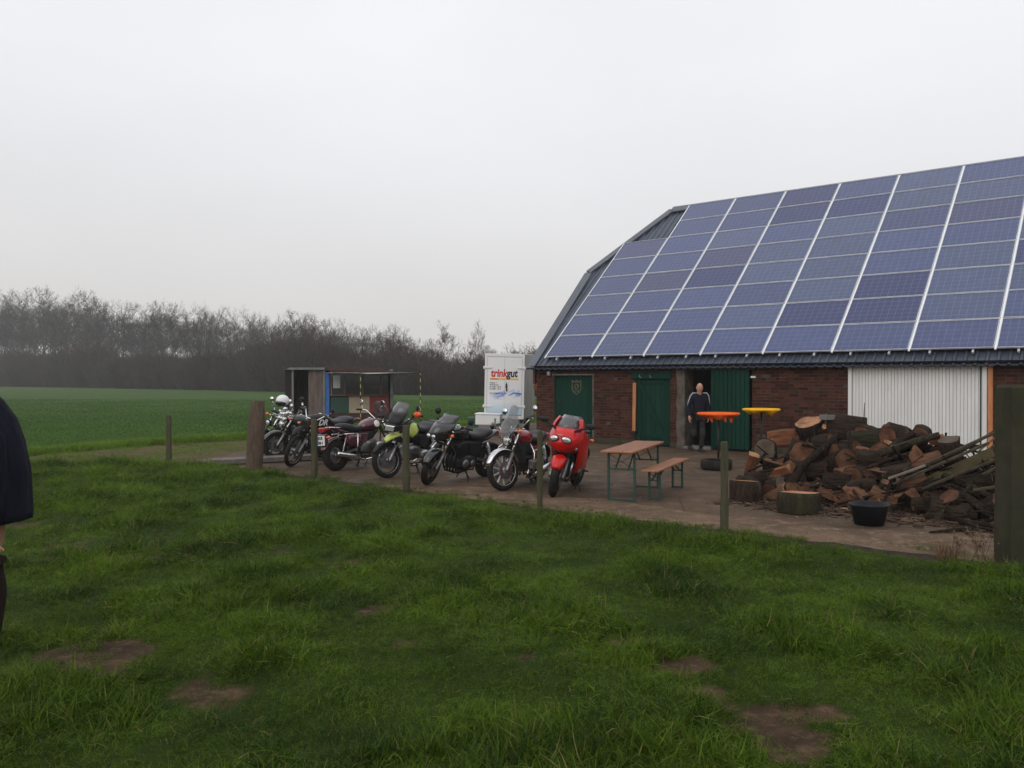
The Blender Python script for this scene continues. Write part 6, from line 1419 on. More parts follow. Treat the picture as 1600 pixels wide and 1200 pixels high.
def log_mesh(R, Ln, kind='round', seed=0, mats=(bark, cut_old), bulge=.08, sq=1.0):
    """log along local z, centred"""
    random.seed(seed); mb = MB(); n = 18; segs = 6
    ph = [random.uniform(0, 6.28) for _ in range(5)]; am = [random.uniform(.02, .07) for _ in range(5)]
    ridge = [random.uniform(-.05, .05) for _ in range(n)]
    def rad(a, k): return R * (1 + sum(am[i] * sin((i + 1) * a + ph[i]) for i in range(5)) * (1 + bulge) + ridge[int(a / 2 / pi * n + .5) % n])
    if kind == 'round': angs = [2 * pi * k / n for k in range(n)]; shp = lambda a: (rad(a, 0) * cos(a), rad(a, 0) * sin(a) * sq)
    rings = []
    tilt0, tilt1 = random.uniform(-.12, .12), random.uniform(-.12, .12)
    bx, by = random.uniform(-.05, .05) * Ln, random.uniform(-.05, .05) * Ln
    pts = None
    if kind == 'split':       # wedge: arc of bark plus two split faces
        a0, a1 = 0, random.uniform(1.5, 2.6); arc = [a0 + (a1 - a0) * k / 8 for k in range(9)]
        pts = [(rad(a, 0) * cos(a), rad(a, 0) * sin(a)) for a in arc] + [(-.08 * R, -.06 * R + .0), (.3 * R, -.10 * R)]
        cx = sum(p[0] for p in pts) / len(pts); cy = sum(p[1] for p in pts) / len(pts); pts = [(x - cx, y - cy) for x, y in pts]
    else: pts = [shp(a) for a in angs]
    n = len(pts)
    for i in range(segs + 1):
        t_ = i / segs - .5; w = 1 + random.uniform(-.018, .018) + bulge * .25 * cos(t_ * 3)
        ring = []
        for x, y in pts:
            z = t_ * Ln + (tilt0 * x if i == 0 else tilt1 * x if i == segs else random.uniform(-.01, .01) * Ln)
            ring.append(Vector((x * w + bx * t_ * t_ * 4, y * w + by * t_ * t_ * 4, z)))
        rings.append(ring)
    vs = [p for r in rings for p in r]; o = 0
    for i in range(segs):
        for k in range(n):
            mb.v_ = None; 
    mb.v = [tuple(p) for p in vs]
    for i in range(segs):
        for k in range(n):
            mb.f.append((i * n + k, i * n + (k + 1) % n, (i + 1) * n + (k + 1) % n, (i + 1) * n + k))
            mb.mi.append(0 if (kind == 'round' or k < 8) else 2); mb.sm.append(kind == 'round' or k < 8)
    for base, rev in ((0, True), (segs * n, False)):
        # end cap with an inner ring so the cut face is slightly rough
        cen = sum((Vector(mb.v[base + k]) for k in range(n)), Vector()) / n; ib = len(mb.v)
        for k in range(n): p = Vector(mb.v[base + k]).lerp(cen, .09); mb.v.append(tuple(p + Vector((0, 0, (.004 if not rev else -.004)))))
        mb.v.append(tuple(cen + Vector((0, 0, random.uniform(-.008, .008)))))
        for k in range(n):
            q = (base + k, base + (k + 1) % n, ib + (k + 1) % n, ib + k); t3 = (ib + k, ib + (k + 1) % n, ib + n)
            if rev: q = q[::-1]; t3 = t3[::-1]
            mb.f.append(q); mb.mi.append(0 if kind == 'round' else 1); mb.sm.append(False); mb.f.append(t3); mb.mi.append(1); mb.sm.append(False)
    return mb.mesh('log', list(mats) + [split if mats[0] is split or cut_new in mats else splitg])
def place_log(me, c, axis, roll, label, cat='log', group=None, name='log'):
    o = bpy.data.objects.new(name, me); COL.objects.link(o); q = Vector(axis).normalized().to_track_quat('Z', 'Y')
    o.rotation_mode = 'QUATERNION'; from mathutils import Quaternion
    o.rotation_quaternion = q @ Quaternion((0, 0, 1), roll); o.location = c; return tag(o, label, cat, group)
FA, FB = gnd(1160, 782), gnd(1560, 826); fd = (FB - FA).normalized(); fn = Vector((-fd.y, fd.x, 0));
if fn.y < 0: fn = -fn
TH = radians(33); PN = (fn * -sin(TH) + Vector((0, 0, cos(TH))))
def pile(u, v, off=0.0):
    p = hit(u, v, FA, PN)
    if p.z < .05: p = gnd(u, v, .05)
    return p - PN * off
GL = 'firewood logs heaped on the yard'
OUTW = -fn + Vector((0, 0, .35))   # roughly towards the viewer
# u, v, rpx, Lfactor, axis('v' towards viewer / 'x' along pile / 'z' up / vector), kind, mats, label
BK, BMm = bark, barkm
def V(x, y, z): return Vector((x, y, z))
LOGS = [
 (1266, 668, 24, .9, V(-.35, -.3, .8), 'round', (bark, cut_new), 'large grey barked log at the top left of the heap with a pale slanting cut'),
 (1318, 662, 22, 1.6, V(.9, -.25, -.15), 'round', (bark, cut_old), 'thick dark furrowed log lying on top of the heap against the white door'),
 (1351, 683, 19, 1.5, V(.85, -.5, .15), 'round', (barkm, cut_new), 'pale topped mossy log near the bare twig on top of the heap'),
 (1222, 679, 18, 1.5, V(.9, -.2, .1), 'split', (split, cut_new), 'ragged orange split log high on the left of the heap'),
 (1250, 704, 23, .9, V(-.15, -.9, .25), 'round', (bark, cut_old), 'log whose big round reddish brown cut faces the viewer, left of the heap centre'),
 (1196, 700, 20, .9, V(-.35, -.85, .3), 'round', (bark, cut_grey), 'log with a round grey cut at the upper left edge of the heap'),
 (1221, 733, 23, 1.1, V(.6, -.6, .3), 'split', (split, cut_new), 'blocky split log with streaky orange grain at the left of the heap'),
 (1174, 722, 14, 1.6, V(.1, -.4, .9), 'split', (bark, cut_new), 'upright split log at the far left of the heap behind the stump'),
 (1184, 745, 15, 1.5, V(.7, -.5, .2), 'round', (bark, cut_grey), 'dark log just above the leftmost stump'),
 (1200, 741, 13, 1.6, V(.9, -.3, .3), 'split', (splitg, cut_old), 'small greyish split log left of the orange grained block'),
 (1312, 722, 25, 1.0, V(.2, -.85, .35), 'round', (bark, cut_old), 'big brown log with a knotted cut in the middle of the heap'),
 (1310, 750, 20, 1.3, V(.7, -.6, .0), 'round', (bark, cut_old), 'dark round log below the middle of the heap'),
 (1346, 739, 15, 2.0, V(.95, -.2, .1), 'split', (bark, splitg), 'rough dark split log right of the heap centre'),
 (1345, 755, 12, 2.2, V(.95, -.25, .12), 'round', (bark, cut_old), 'slim dark log lying under the rough split log'),
 (1382, 698, 15, 1.1, V(.3, -.8, .4), 'split', (split, cut_new), 'small bright orange split piece beside the pale topped log'),
 (1397, 680, 19, 1.3, V(.75, -.5, .35), 'split', (bark, cut_old), 'split block with a flat reddish face on the right shoulder of the heap'),
 (1443, 712, 21, 1.4, V(.85, -.45, .3), 'split', (splitg, cut_grey), 'squared grey brown block resting on the right part of the heap'),
 (1484, 701, 18, 1.3, V(-.3, -.2, .9), 'round', (bark, cut_grey), 'dark round log standing askew at the right end of the heap'),
 (1464, 686, 9, 1.4, V(.3, -.8, .2), 'split', (split, cut_new), 'tiny orange split piece next to the askew log'),
 (1210, 770, 15, 1.5, V(.65, -.6, .45), 'split', (splitg, cut_new), 'tilted split log with pale streaks between the two stumps'),
 (1257, 763, 14, 1.3, V(-.3, -.85, .2), 'round', (bark, cut_old), 'log with a pinkish brown cut just behind the wide front stump'),
 (1277, 767, 12, 1.8, V(.9, -.35, -.2), 'split', (barkm, cut_new), 'split log with a pale edge behind the wide front stump'),
 (1297, 771, 11, 2.0, V(.85, -.4, -.35), 'split', (splitg, cut_grey), 'squared short log right of the wide front stump'),
 (1318, 775, 11, 1.3, V(.5, -.7, .3), 'split', (splitg, cut_old), 'ragged brown chunk above the scattered bark chips'),
 (1286, 690, 15, 1.2, V(.5, -.8, .2), 'round', (bark, cut_old), 'dark hollow looking log under the grey barked top log'),
 (1237, 748, 15, 1.6, V(.9, -.3, .3), 'round', (bark, cut_old), 'dark log between the orange grained block and the diagonal branch'),
 (1213, 756, 14, 1.2, V(.3, -.8, .3), 'round', (barkm, cut_grey), 'mossy log under the orange grained block'),
 (1323, 697, 14, 1.4, V(.4, -.85, .1), 'round', (bark, cut_old), 'short dark log under the furrowed top log'),
 (1352, 703, 13, 1.3, V(.8, -.5, -.2), 'split', (splitg, cut_old), 'crooked split piece under the pale topped log'),
 (1363, 717, 17, 1.7, V(.95, -.25, .0), 'round', (bark, cut_old), 'dark log in the hollow right of the knotted log'),
 (1489, 796, 17, 2.3, V(.85, -.45, -.08), 'round', (bark, cut_grey), 'stout log lying low on the right with a round brown cut'),
 (1455, 786, 14, 2.3, V(.97, -.2, .05), 'round', (bark, cut_old), 'dark log lying low behind the stout right hand log'),
 (1459, 808, 11, 1.0, V(.3, -.9, .1), 'round', (bark, cut_grey), 'short pale cut log end on the ground left of the stout right hand log'),
 (1416, 772, 11, 1.8, V(.8, -.5, .3), 'split', (splitg, cut_old), 'reddish split piece behind the black tub'),
 (1378, 765, 9, 2.2, V(.1, -.4, .9), 'round', (bark, cut_old), 'small upright stub with a pale top behind the black tub'),
 (1369, 778, 7, 1.2, V(.4, -.8, .2), 'split', (split, cut_new), 'small bright orange chunk just above the black tub'),
 (1400, 735, 15, 1.8, V(.9, -.3, .25), 'round', (bark, cut_old), 'dark log in the shaded right centre of the heap'),
 (1425, 752, 13, 1.9, V(.9, -.35, .3), 'split', (splitg, cut_old), 'dark split piece under the squared grey brown block'),
 (1525, 752, 15, 1.8, V(.8, -.5, .2), 'round', (bark, cut_old), 'dark log under the slanting planks at the right end'),
]
for i, (u, v, rp_, lf, ax, kd, mt, lab) in enumerate(LOGS):
    p = pile(u, v); R = rp_ / FOC * p.y * (.88 if kd == 'round' else 1.05); Ln = 2 * R * lf * (.95 if kd == 'round' else .8)
    me = log_mesh(R, Ln, kd, 100 + i, mt); p = p - PN * (R * .35)
    if p.z < R * .8: p.z = R * .8
    place_log(me, p, ax, random.uniform(0, 6.28), lab, 'log', GL)
# chopping stumps in front
for u, v, w, h, lab, mt, nm in ((1174, 787, 46, 34, 'upright stump with a bright cut top at the left foot of the heap', (bark, cut_new), 0), (1259, 806, 58, 34, 'wide low stump with a pinkish cut top in front of the heap', (barkm, cut_new), 1)):
    c = gnd(u, v); R = w / FOC * c.y / 2; H = (h - 2) / FOC * c.y * 1.02; me = log_mesh(R, H, 'round', 50 + nm, mt, bulge=.2); place_log(me, V(c.x, c.y + R, H / 2), V(0, 0, 1), 1.0, lab, 'stump', 'stumps in front of the log heap', 'stump')
# hidden supporting logs that fill the heap
random.seed(99); fill = [log_mesh(.14, .38, 'round', 300 + k, (bark, cut_old)) for k in range(4)] + [log_mesh(.17, .36, 'split', 320 + k, (bark, cut_old)) for k in range(3)]
LF = (FB - FA).length
def add_fill(al, dep, lay):
    p = FA + fd * al + fn * dep; p.z = lay; k = random.randint(0, 6)
    me = fill[k]; ax = V(random.uniform(-1, 1), random.uniform(-1, 1), random.uniform(-.3, .4))
    place_log(me, p, ax, random.uniform(0, 6), 'dark log buried in the heap of firewood', 'log', 'buried logs inside the firewood heap')
for lay in range(5):
    z = .17 + lay * .27; d0 = z / tan(TH) + .12
    al = -.05 + lay * .22
    while al < LF + .1 - lay * .42:
        zmax = 1.02 * min(1, (al + .35) / .75, (LF + .9 - al) / 1.7)
        if z < zmax + .05 and not (al > LF * .62 and z > .35):
            for j in range(4 if lay < 3 else 2):
                if j == 0 or random.random() < .55: add_fill(al + random.gauss(0, .04), d0 + j * .36, z)
        al += .33
# branches, sticks, planks
GB = 'branches lying on the log heap'
def branch(pts, r, lab, mat=bark, grp=GB, nm='branch', cat='branch', n=9):
    c = sum(pts, Vector()) / len(pts); mb = MB()
    m_ = len(pts); rs = r if isinstance(r, list) else [r * (1 - .25 * k / (m_ - 1)) for k in range(m_)]
    fine = []; fr = []
    for k in range(m_ - 1):
        for j in range(3): t_ = j / 3; fine.append(pts[k].lerp(pts[k + 1], t_) - c + V(random.gauss(0, .08), random.gauss(0, .08), random.gauss(0, .08)) * rs[k]); fr.append(rs[k] + (rs[k + 1] - rs[k]) * t_)
    fine.append(pts[-1] - c); fr.append(rs[-1]); mb.tube(fine, [max(.003, q * random.uniform(.92, 1.08)) for q in fr], n, jit=.06)
    o = mb.obj(nm, mat, None, fixn=False); o.data.materials.append(cut_grey)
    for p in list(o.data.polygons)[-2:]: p.material_index = 1
    o.location = c; return tag(o, lab, cat, grp)
def pp_(u, v, off=-.04): q = pile(u, v); q = q - PN * off; q.z = max(q.z, .03); return q
random.seed(12)
branch([pp_(1230, 769), pp_(1262, 735, -.14), pp_(1290, 712, -.14), pp_(1311, 688, -.1)], [.06, .055, .05, .045], 'long bare branch running diagonally up the left part of the heap')
branch([pp_(1384, 712, -.06), pp_(1405, 697, -.08), pp_(1430, 685, -.1)], .05, 'short round pole with a dark cut end pointing up right')
branch([pp_(1376, 716, -.08), pp_(1420, 703, -.1), pp_(1470, 690, -.12)], .062, 'long mossy pole lying across the right shoulder of the heap', barkm)
branch([pp_(1476, 751, -.08), pp_(1510, 765, -.08), pp_(1546, 779, -.05)], .05, 'greenish pole slanting down to the right under the planks', barkm)
branch([pp_(1436, 772), pp_(1475, 768, -.1), pp_(1515, 782, -.08), pp_(1545, 800, -.04)], .026, 'bent pale stick arching over the low right logs')
branch([pp_(1450, 760, -.06), pp_(1490, 766, -.08), pp_(1530, 779, -.05)], .035, 'reddish branch above the bent pale stick')
branch([gnd(1470, 806, .06), gnd(1510, 816, .06), gnd(1565, 824, .06)], .036, 'long pole on the ground along the foot of the right heap')
branch([gnd(1495, 813, .05), gnd(1530, 824, .05), gnd(1566, 830, .05)], .024, 'second thinner pole on the ground at the right foot of the heap')
branch([gnd(1452, 832, .03), gnd(1490, 828, .03), gnd(1518, 826, .03)], [.012, .024, .022], 'pointed stake lying alone on the ground before the heap')
branch([gnd(1518, 827, .03), gnd(1521, 838, .02)], .008, 'thin forked twig beside the pointed stake')
branch([pp_(1500, 777, -.08), pp_(1525, 795, -.06), pp_(1550, 812, -.03)], .04, 'smooth curved branch lying over the stout right hand log')
branch([gnd(1396, 772, .2), gnd(1410, 790, .1), gnd(1413, 808, .03)], .009, 'thin crooked stick leaning behind the black tub')
tw = hit(1346, 668, FA, PN); 
branch([pile(1347, 672, .05), at(1350, 650, pile(1347, 672).y), at(1351, 629, pile(1347, 672).y)], [.012, .008, .004], 'thin bare twig standing up from the heap before the white door')
for k in range(16):
    a = FA + fd * random.uniform(.3, LF + .1) + fn * random.uniform(-.15, .5); a.z = .03 + random.uniform(0, .15); d = V(random.uniform(-1, 1), random.uniform(-.5, .5), random.uniform(-.02, .25)) * random.uniform(.2, .55)
    branch([a, a + d * .5 + V(0, 0, random.gauss(0, .03)), a + d], random.uniform(.007, .018), 'loose thin stick scattered at the foot of the log heap', grp='loose sticks at the foot of the heap', n=6)
for k in range(34):
    u = random.uniform(1190, 1555); v = random.uniform(700 if u < 1420 else 735, 790); q = pile(u, v, -.05); d = V(random.uniform(-1, 1), random.uniform(-.3, .1), random.uniform(-.35, .35)).normalized() * random.uniform(.12, .38)
    branch([q - d, q + V(0, 0, random.gauss(0, .02)), q + d], random.uniform(.012, .03), 'thin dark stick lying loose on the face of the log heap', grp='thin sticks on the face of the log heap', n=6)
GP = 'old planks slanting out of the right end of the heap'
def plank(a, b, w, h, lab, mat=plankm, roll=(0, 0, 1)):
    c = (a + b) / 2; mb = MB(); mb.bar(a - c, b - c, w, h, up=roll); o = mb.obj('plank', mat, None, bevel=.004); o.location = c; return tag(o, lab, 'plank', GP)
def far(u, v, Y): return at(u, v, Y - .55)
greenb = pm('mossy_beam', (.085, .068, .034), .9, col2=(.05, .043, .023), scale=5, bump=.4, bscale=15, stretch=(1, 1, 1))
palew = pm('pale_plank', (.20, .175, .145), .85, col2=(.13, .11, .09), scale=5, bump=.3, bscale=18)
plank(far(1450, 752, 11.9), far(1552, 706, 11.5), .13, .06, 'broad yellowish green beam slanting up to the right in the heap', greenb, -fn)
plank(far(1395, 757, 12.0), far(1545, 692, 11.6), .09, .03, 'long thin plank above the yellowish green beam')
plank(far(1420, 738, 12.15), far(1572, 668, 11.8), .10, .03, 'long grey plank reaching highest right towards the edge post')
plank(far(1470, 725, 12.3), far(1570, 664, 12.2), .05, .03, 'narrow topmost lath in front of the fresh timber post')
plank(far(1528, 706, 11.9), far(1570, 671, 11.7), .07, .02, 'short pale plank leaning near the edge post', palew)
plank(far(1388, 748, 11.8), far(1446, 727, 11.6), .11, .025, 'short grey board with a square end in the middle right of the heap', palew)
plank(far(1440, 764, 11.6), far(1560, 716, 11.4), .07, .03, 'dark lath just below the yellowish green beam')
plank(far(1535, 742, 11.3), far(1580, 720, 11.2), .09, .03, 'plank end sticking out beside the edge post')
plank(far(1520, 766, 11.0), far(1580, 757, 10.8), .06, .03, 'yellowish lath lying level near the edge post', greenb)
plank(far(1500, 752, 11.7), far(1582, 738, 11.5), .11, .03, 'dark plank under the slanting planks by the edge post')
for k in range(7):
    a = far(1425 + k * 11, 770 - k * 4, 12.0 - k * .05); b = far(1575, 745 - k * 11 + random.uniform(-3, 3), 11.7); plank(a, b, random.uniform(.04, .08), .028, 'dark weathered lath among the slanting planks at the right end')
plank(far(1285, 652, 13.6), far(1300, 652, 13.7), .13, .08, 'grey squared block behind the furrowed log on top of the heap', pm('grey_block', (.15, .145, .14), .9))
# support bed of brushwood under planks: chips and bark litter (uncountable)
random.seed(31); mb = MB()
for k in range(1500):
    al = random.uniform(-.2, LF + .25); dp = random.gauss(.05, .33); p = FA + fd * al + fn * dp
    if dp < -.75: continue
    s_ = random.uniform(.01, .045); p.z = .012 + max(0, dp * .12) + random.uniform(0, .02); R_ = Matrix.Rotation(random.uniform(0, 3.14), 3, 'Z') @ Matrix.Rotation(random.gauss(0, .35), 3, 'X')
    mb.box(p, (s_ * random.uniform(1.5, 4), s_, .006 + s_ * .2), R_)
litter = pm('bark_litter', (.085, .055, .036), .95, col2=(.05, .033, .024), scale=3, isl=.5)
o = mb.obj('bark_litter', litter, None, fixn=False); tag(o, 'loose bark chips and splinters littering the foot of the log heap', 'bark chips', kind='stuff')
mb = MB()
for k in range(2000):
    al = random.uniform(0, LF + .3); dp = random.uniform(.2, 1.9); p = FA + fd * al + fn * dp
    zm = min(dp * tan(TH) * .95, 1.05 * min(1, (al + .3) / .8, (LF + .9 - al) / 1.7)) - .12
    if zm < .05: continue
    p.z = random.uniform(.02, zm); d = V(random.gauss(0, 1), random.gauss(0, 1), random.gauss(0, .4)).normalized() * random.uniform(.08, .3)
    mb.bar(p - d, p + d, random.uniform(.01, .04), random.uniform(.01, .03))
o = mb.obj('brushwood', bark, None, fixn=False); tag(o, 'tangle of dark brushwood and splinters filling the inside of the log heap', 'brushwood', kind='stuff')
chipm = pm('fresh_chip', (.42, .25, .13), .8, col2=(.4, .22, .11), scale=9)
for i, (u, v, w, h, lab) in enumerate(((1318, 796, 13, 5, 'pale oval wood chip on the ground left of the black tub'), (1449, 803, 9, 3, 'pale chip at the foot of the right part of the heap'), (1334, 803, 6, 2, 'small pale splinter just behind the black tub'),
    (1290, 674, 8, 9, 'curved pale cut piece beside the furrowed top log'), (1282, 765, 10, 5, 'bright pale splinter behind the wide front stump'))):
    q = pile(u, v, -.09) if v < 790 else gnd(u, v, .02); w_ = w / FOC * q.y; h_ = h / FOC * q.y; random.seed(i + 500)
    mb = MB(); mb.prism([Vector((cos(a) * w_ * .5 * random.uniform(.8, 1.1), 0, sin(a) * h_ * .5 * random.uniform(.8, 1.1))) for a in [k * pi / 5 for k in range(10)]], (0, -.02, 0), (0, .02, 0))
    o = mb.obj('wood_chip', chipm); o.location = q; o.rotation_euler = (-.5, 0, 0); tag(o, lab, 'wood chip', 'pale chips and splinters at the log heap')
# sawdust patches, pebbles and leaf crumbs on the yard
mb = MB()
for k in range(2600):
    u = random.uniform(640, 1600); v = random.uniform(712, 868); p = gnd(u, v)
    if p.y < edge_y(p.x) + .05: continue
    s_ = random.uniform(.004, .014); p.z = .008; mb.box(p, (s_ * random.uniform(1, 2.5), s_, s_ * .6), Matrix.Rotation(random.uniform(0, 3.1), 3, 'Z'))
o = mb.obj('yard_crumbs', pm('crumbs', (.17, .13, .10), .9, isl=.6), None, fixn=False); tag(o, 'small stones and crumbs scattered over the brown yard', 'gravel', kind='stuff')
# ================================================================== WOOD ACROSS THE FIELD
twig = pm('bare_twigs', (.052, .046, .042), .95, rnd=.25); trunkm = pm('tree_bark_far', (.040, .037, .031), .95, col2=(.06, .057, .045), scale=1.5)
twigb = pm('brown_twigs', (.050, .032, .023), .95, rnd=.3); birchm = pm('pale_trunk', (.20, .185, .16), .9, col2=(.09, .08, .07), scale=1.2)
twigy = pm('yellow_green_twigs', (.13, .13, .03), .95)
def tree_meshes(seed, H, spread=.36, first=.3, levels=5, nk=5, mt=twig, tm=trunkm, wide=.035, upr=.55, drop=.0, r0=None):
    random.seed(seed); T = MB(); C_ = MB()
    def stick(mb, a, b, r):
        d = (b - a).normalized(); x, y, _ = frame_for(d); vs = [a + (x * cos(k * 2.094) + y * sin(k * 2.094)) * r for k in range(3)] + [b + (x * cos(k * 2.094) + y * sin(k * 2.094)) * r * .7 for k in range(3)]
        mb.add(vs, [(0, 1, 4, 3), (1, 2, 5, 4), (2, 0, 3, 5)])
    def blade(a, b, w):
        d = (b - a).normalized(); s_ = d.cross(V(random.gauss(0, 1), random.gauss(0, 1), random.gauss(0, 1))).normalized() * w; C_.add([a - s_, a + s_, b], [(0, 1, 2)])
    def grow(p, d, ln, r, lev):
        n = 3 if lev < 2 else 2
        for i in range(n):
            q = p + d * ln / n
            if lev <= 1: stick(T if lev == 0 else C_, p, q, r)
            elif lev <= levels - 2: stick(C_, p, q, max(r, .022))
            else: blade(p, q, max(wide * .5, r))
            d = (d + V(random.gauss(0, .16), random.gauss(0, .16), random.gauss(0, .08) + (.08 if lev else .0) - drop)).normalized(); p = q; r *= .82
            if lev < levels and (i > 0 or lev > 0):
                for _ in range(random.randint(1, 3) if lev < levels - 1 else random.randint(2, 3)):
                    a = random.uniform(0, 6.28); x, y, _z = frame_for(d); e = (d * upr + (x * cos(a) + y * sin(a)) * random.uniform(.45, .8) + V(0, 0, .3)).normalized()
                    grow(p, e, ln * random.uniform(.5, .72), r * .55, lev + 1)
    # trunk with side limbs
    p = V(0, 0, -.3); d = V(0, 0, 1); r = r0 or H * .012; segs = 8
    pts = [p]
    for i in range(segs):
        q = p + d * (H * .78 + .3) / segs; rr = r * (1 - .75 * i / segs); stick(T, p, q, rr); d = (d + V(random.gauss(0, .05), random.gauss(0, .05), .05)).normalized(); p = q
        f = (i + 1) / segs
        if f > first:
            for _ in range(random.randint(nk - 3, nk - 1)):
                a = random.uniform(0, 6.28); up_ = random.uniform(.35, 1.0); e = V(cos(a), sin(a), up_ + .35 * f).normalized()
                grow(p.copy(), e, H * spread * (1.05 - .55 * f) * random.uniform(.6, 1.0), rr * .5, 2)
    grow(p, d, H * .2, r * .25, 2)
    a = T.mesh('trunk', tm); b = C_.mesh('crown', mt); return a, b, len(C_.f)
TALL = [tree_meshes(10 + i, 16, spread=.36, first=.42, levels=5, nk=5, upr=.45, wide=.075) for i in range(5)]
YOUNG = [tree_meshes(40 + i, 10, spread=.34, first=.2, levels=5, nk=5, upr=.5, wide=.05, tm=birchm, mt=twigb, r0=.05) for i in range(3)]
print('TREE TRIS', [t[2] for t in TALL], [t[2] for t in YOUNG])
def put_tree(kind, x, y, h, h0, label, group, name='bare_tree', cat='tree', rz=None, sx_=1.0):
    r = empty(name, (x, y, -.1), (0, 0, random.uniform(0, 6.28) if rz is None else rz), label, cat, group); s = h / h0; r.scale = (s * sx_, s * sx_, s)
    for nm, me in (('trunk', kind[0]), ('crown', kind[1])):
        o = bpy.data.objects.new(nm, me); COL.objects.link(o); o.parent = r
    return r
def interp(tab, u):
    for (a, b), (c, d) in zip(tab, tab[1:]):
        if u <= c: return b + (d - b) * (u - a) / (c - a)
    return tab[-1][1]
TOPS = [(-120, 462), (0, 468), (60, 466), (100, 476), (140, 470), (180, 482), (230, 486), (265, 483), (300, 492), (345, 490), (385, 497), (440, 499), (485, 499), (523, 508), (587, 513), (630, 522), (667, 537), (720, 556), (900, 560)]
BASE = [(-120, 214), (0, 200), (200, 165), (440, 120), (620, 98), (760, 92), (950, 90)]     # distance of the wood edge
random.seed(77)
GT = 'tall bare trees of the wood across the field'
def tree_label(u, dep):
    pl = next(t for lim, t in ((60, 'above the dark coated person'), (170, 'left of the thin lone post'), (262, 'just left of thin lone post'), (330, 'right of the thin lone post'), (395, 'left of the thick leaning post'), (450, 'above the leftmost motorcycles'), (520, 'above the black doorway of the hut'), (610, 'above the counter of the hut'), (2000, 'right of the hut')) if u < lim)
    rw = {28: 'near row', 55: 'middle row', 75: 'back row'}[dep]
    return 'bare tree, far wood, %s, %s' % (rw, pl), 'bare trees, %s, %s' % (rw, pl)
rows = [(55, 16, 1.0), (28, 16, .97), (75, 19, 1.0)]
for dep, step, hk in rows:
    u = -130 + random.uniform(0, 8)
    while u < 690:
        Y = interp(BASE, u) + dep + random.uniform(-6, 6); v = interp(TOPS, u) + random.uniform(-3, 12); h = (at(u, v, Y).z) * hk
        x = at(u, 600, Y).x
        put_tree(random.choice(TALL), x, Y, max(5, h), 16.6, *tree_label(u, dep), sx_=random.uniform(.8, 1.1))
        u += step * random.uniform(.7, 1.3)
# single recognisable trees near the trailer
for u, v, Y, lab, k, s_ in ((696, 506, 112, 'slender bare tree with an open fan crown rising left of the white trailer', 0, 1.0), (748, 508, 108, 'narrow bare tree with leaf clumps at its top directly left of the white trailer', 1, .6), (487, 499, 128, 'round crowned bare tree standing out above the hut roof', 2, .9), (665, 536, 104, 'leaning bare tree at the right end of the tall wood', 0, 1.1), (612, 517, 108, 'brownish bare tree above the striped pole of the hut', 1, 1.1)):
    put_tree(YOUNG[k], at(u, 600, Y).x, Y, at(u, v, Y).z, 10.4, lab, 'slim bare trees near the trailer', sx_=s_)
def low_label(u):
    pl = next(t for lim, t in ((510, 'behind the black doorway of the hut'), (570, 'behind the left half of the counter hut'), (620, 'behind the right half of the counter hut'), (690, 'between hut and slender fan tree'), (760, 'left of the white trailer'), (830, 'above the white trailer'), (2000, 'at the barn corner')) if u < lim)
    return 'low brownish bare tree of the wood edge ' + pl, 'low bare trees, ' + pl
u = 440
while u < 905:
    Y = interp(BASE, u) + random.uniform(2, 14); v = interp([(440, 530), (560, 540), (640, 538), (700, 548), (760, 545), (800, 545), (905, 540)], u) + random.uniform(-6, 10)
    put_tree(random.choice(YOUNG), at(u, 600, Y).x, Y, at(u, v, Y).z, 10.4, *low_label(u), sx_=1.25); u += random.uniform(8, 15)
# brown thicket in front of and between the trunks (uncountable)
def thicket(seed, n, mt):
    random.seed(seed); mb = MB()
    for k in range(n):
        a = random.uniform(0, 6.28); r = 1.6 * sqrt(random.random()); b = V(r * cos(a), r * sin(a) * .7, 0); h = 3.2 * (1 - .25 * r) * random.uniform(.35, 1.05); p = b; d = V(cos(a) * .25, sin(a) * .25, 1).normalized()
        for j in range(3):
            q = p + (d + V(random.gauss(0, .22), random.gauss(0, .22), 0)) * h / 3; s_ = V(random.gauss(0, 1), random.gauss(0, 1), 0).normalized() * .02; mb.add([p - s_, p + s_, q + s_ * .6, q - s_ * .6], [(0, 1, 2, 3)])
            for _ in range(3): t_ = p.lerp(q, random.random()); e = t_ + V(random.gauss(0, .3), random.gauss(0, .3), random.uniform(.1, .5)); s2 = V(random.gauss(0, 1), random.gauss(0, 1), random.gauss(0, 1)).normalized() * .018; mb.add([t_ - s2, t_ + s2, e], [(0, 1, 2)])
            p = q
    return bpy.data.objects.new('thicket_bush', mb.mesh('thicket_bush', mt))
th = [thicket(i, 260, m_) for i, m_ in enumerate((twigb, twig, twigb, pm('olive_twigs', (.035, .036, .02), .95, rnd=.2)))]
P_, R_, S_, I_ = [], [], [], []
random.seed(13)
HT_ = [(-150, 540), (0, 542), (120, 538), (200, 552), (300, 556), (345, 545), (380, 548), (440, 528), (500, 540), (620, 545), (700, 552), (800, 556), (1000, 556)]
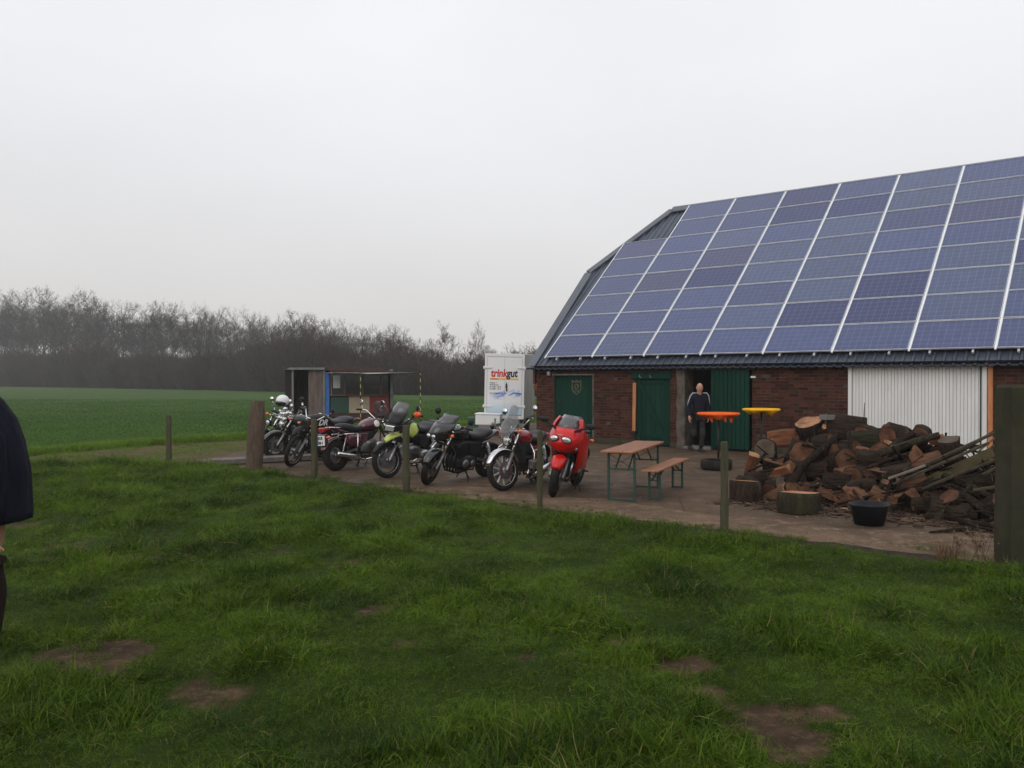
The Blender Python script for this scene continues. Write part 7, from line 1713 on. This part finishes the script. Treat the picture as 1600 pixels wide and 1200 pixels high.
for k in range(5200):
    u = random.uniform(-160, 960); dp = random.uniform(0, 60) ** 1.0 if random.random() < .6 else random.uniform(0, 8); Y = interp(BASE, u) + dp; x = at(u, 600, Y).x
    h = at(u, interp(HT_, u) + (random.uniform(-4, 14)), Y).z; k_ = random.uniform(.5, 1.05); s = h * k_ / 3.1; s = max(.5, s)
    s *= 1 + .55 * noise.noise(Vector((u * .03, 3.3, 0))) + .2 * noise.noise(Vector((u * .11, 1.3, 0))); P_.append((x, Y, -.1)); R_.append((random.gauss(0, .06), random.gauss(0, .06), random.uniform(0, 6.28))); w = max(1.0, min(s, 2.2)) * 1.0; S_.append((w, w, s)); I_.append(random.choice((0, 1, 2, 3, 1)))
instancer('wood_thicket', P_, R_, S_, I_, th, 'dense brown leafless thicket filling the foot of the wood across the field', 'thicket')
random.seed(2); yb = thicket(9, 240, twigy); COL.objects.link(yb); p = at(292, 600, interp(BASE, 292) - 1.5); yb.name = 'shrub'; yb.location = (p.x, p.y, -.1); yb.scale = (1.0, 1.0, 1.3); tag(yb, 'small yellowish shrub at the edge of the wood left of centre', 'shrub')
# dark far backing of the same wood: dense trunks deep inside
random.seed(5); mb = MB()
for k in range(2600):
    u = random.uniform(-160, 700); Y = interp(BASE, u) + random.uniform(60, 110); x = at(u, 600, Y).x; h = random.uniform(3, 7); w = random.uniform(.08, .25); a = random.uniform(0, 3.14); q = random.gauss(0, .5)
    mb.add([V(x - w * cos(a), Y - w * sin(a), 0), V(x + w * cos(a), Y + w * sin(a), 0), V(x + q + .3 * w, Y, h), V(x + q - .3 * w, Y, h)], [(0, 1, 2, 3)])
o = mb.obj('deep_wood', trunkm, None, fixn=False); tag(o, 'crowded dark stems deep inside the hazy wood', 'wood', kind='stuff')
# ================================================================== HAZE
hz = bpy.data.materials.new('haze'); hz.use_nodes = True; N = hz.node_tree.nodes; N.clear(); o_ = N.new('ShaderNodeOutputMaterial'); pv = N.new('ShaderNodeVolumePrincipled')
pv.inputs['Color'].default_value = (.93, .93, .95, 1); pv.inputs['Density'].default_value = .0007; pv.inputs['Anisotropy'].default_value = .2; hz.node_tree.links.new(pv.outputs[0], o_.inputs['Volume'])
mb = MB(); mb.box((-20, 160, 13), (420, 420, 28.6)); o = mb.obj('haze', hz); o['kind'] = 'stuff'; tag(o, 'thin grey winter haze over the field', 'haze')
for v_ in o.data.vertices: v_.co.z = -1.3 if v_.co.z < 0 else 24.5
S.cycles.volume_step_rate = 4; S.cycles.volume_bounces = 1
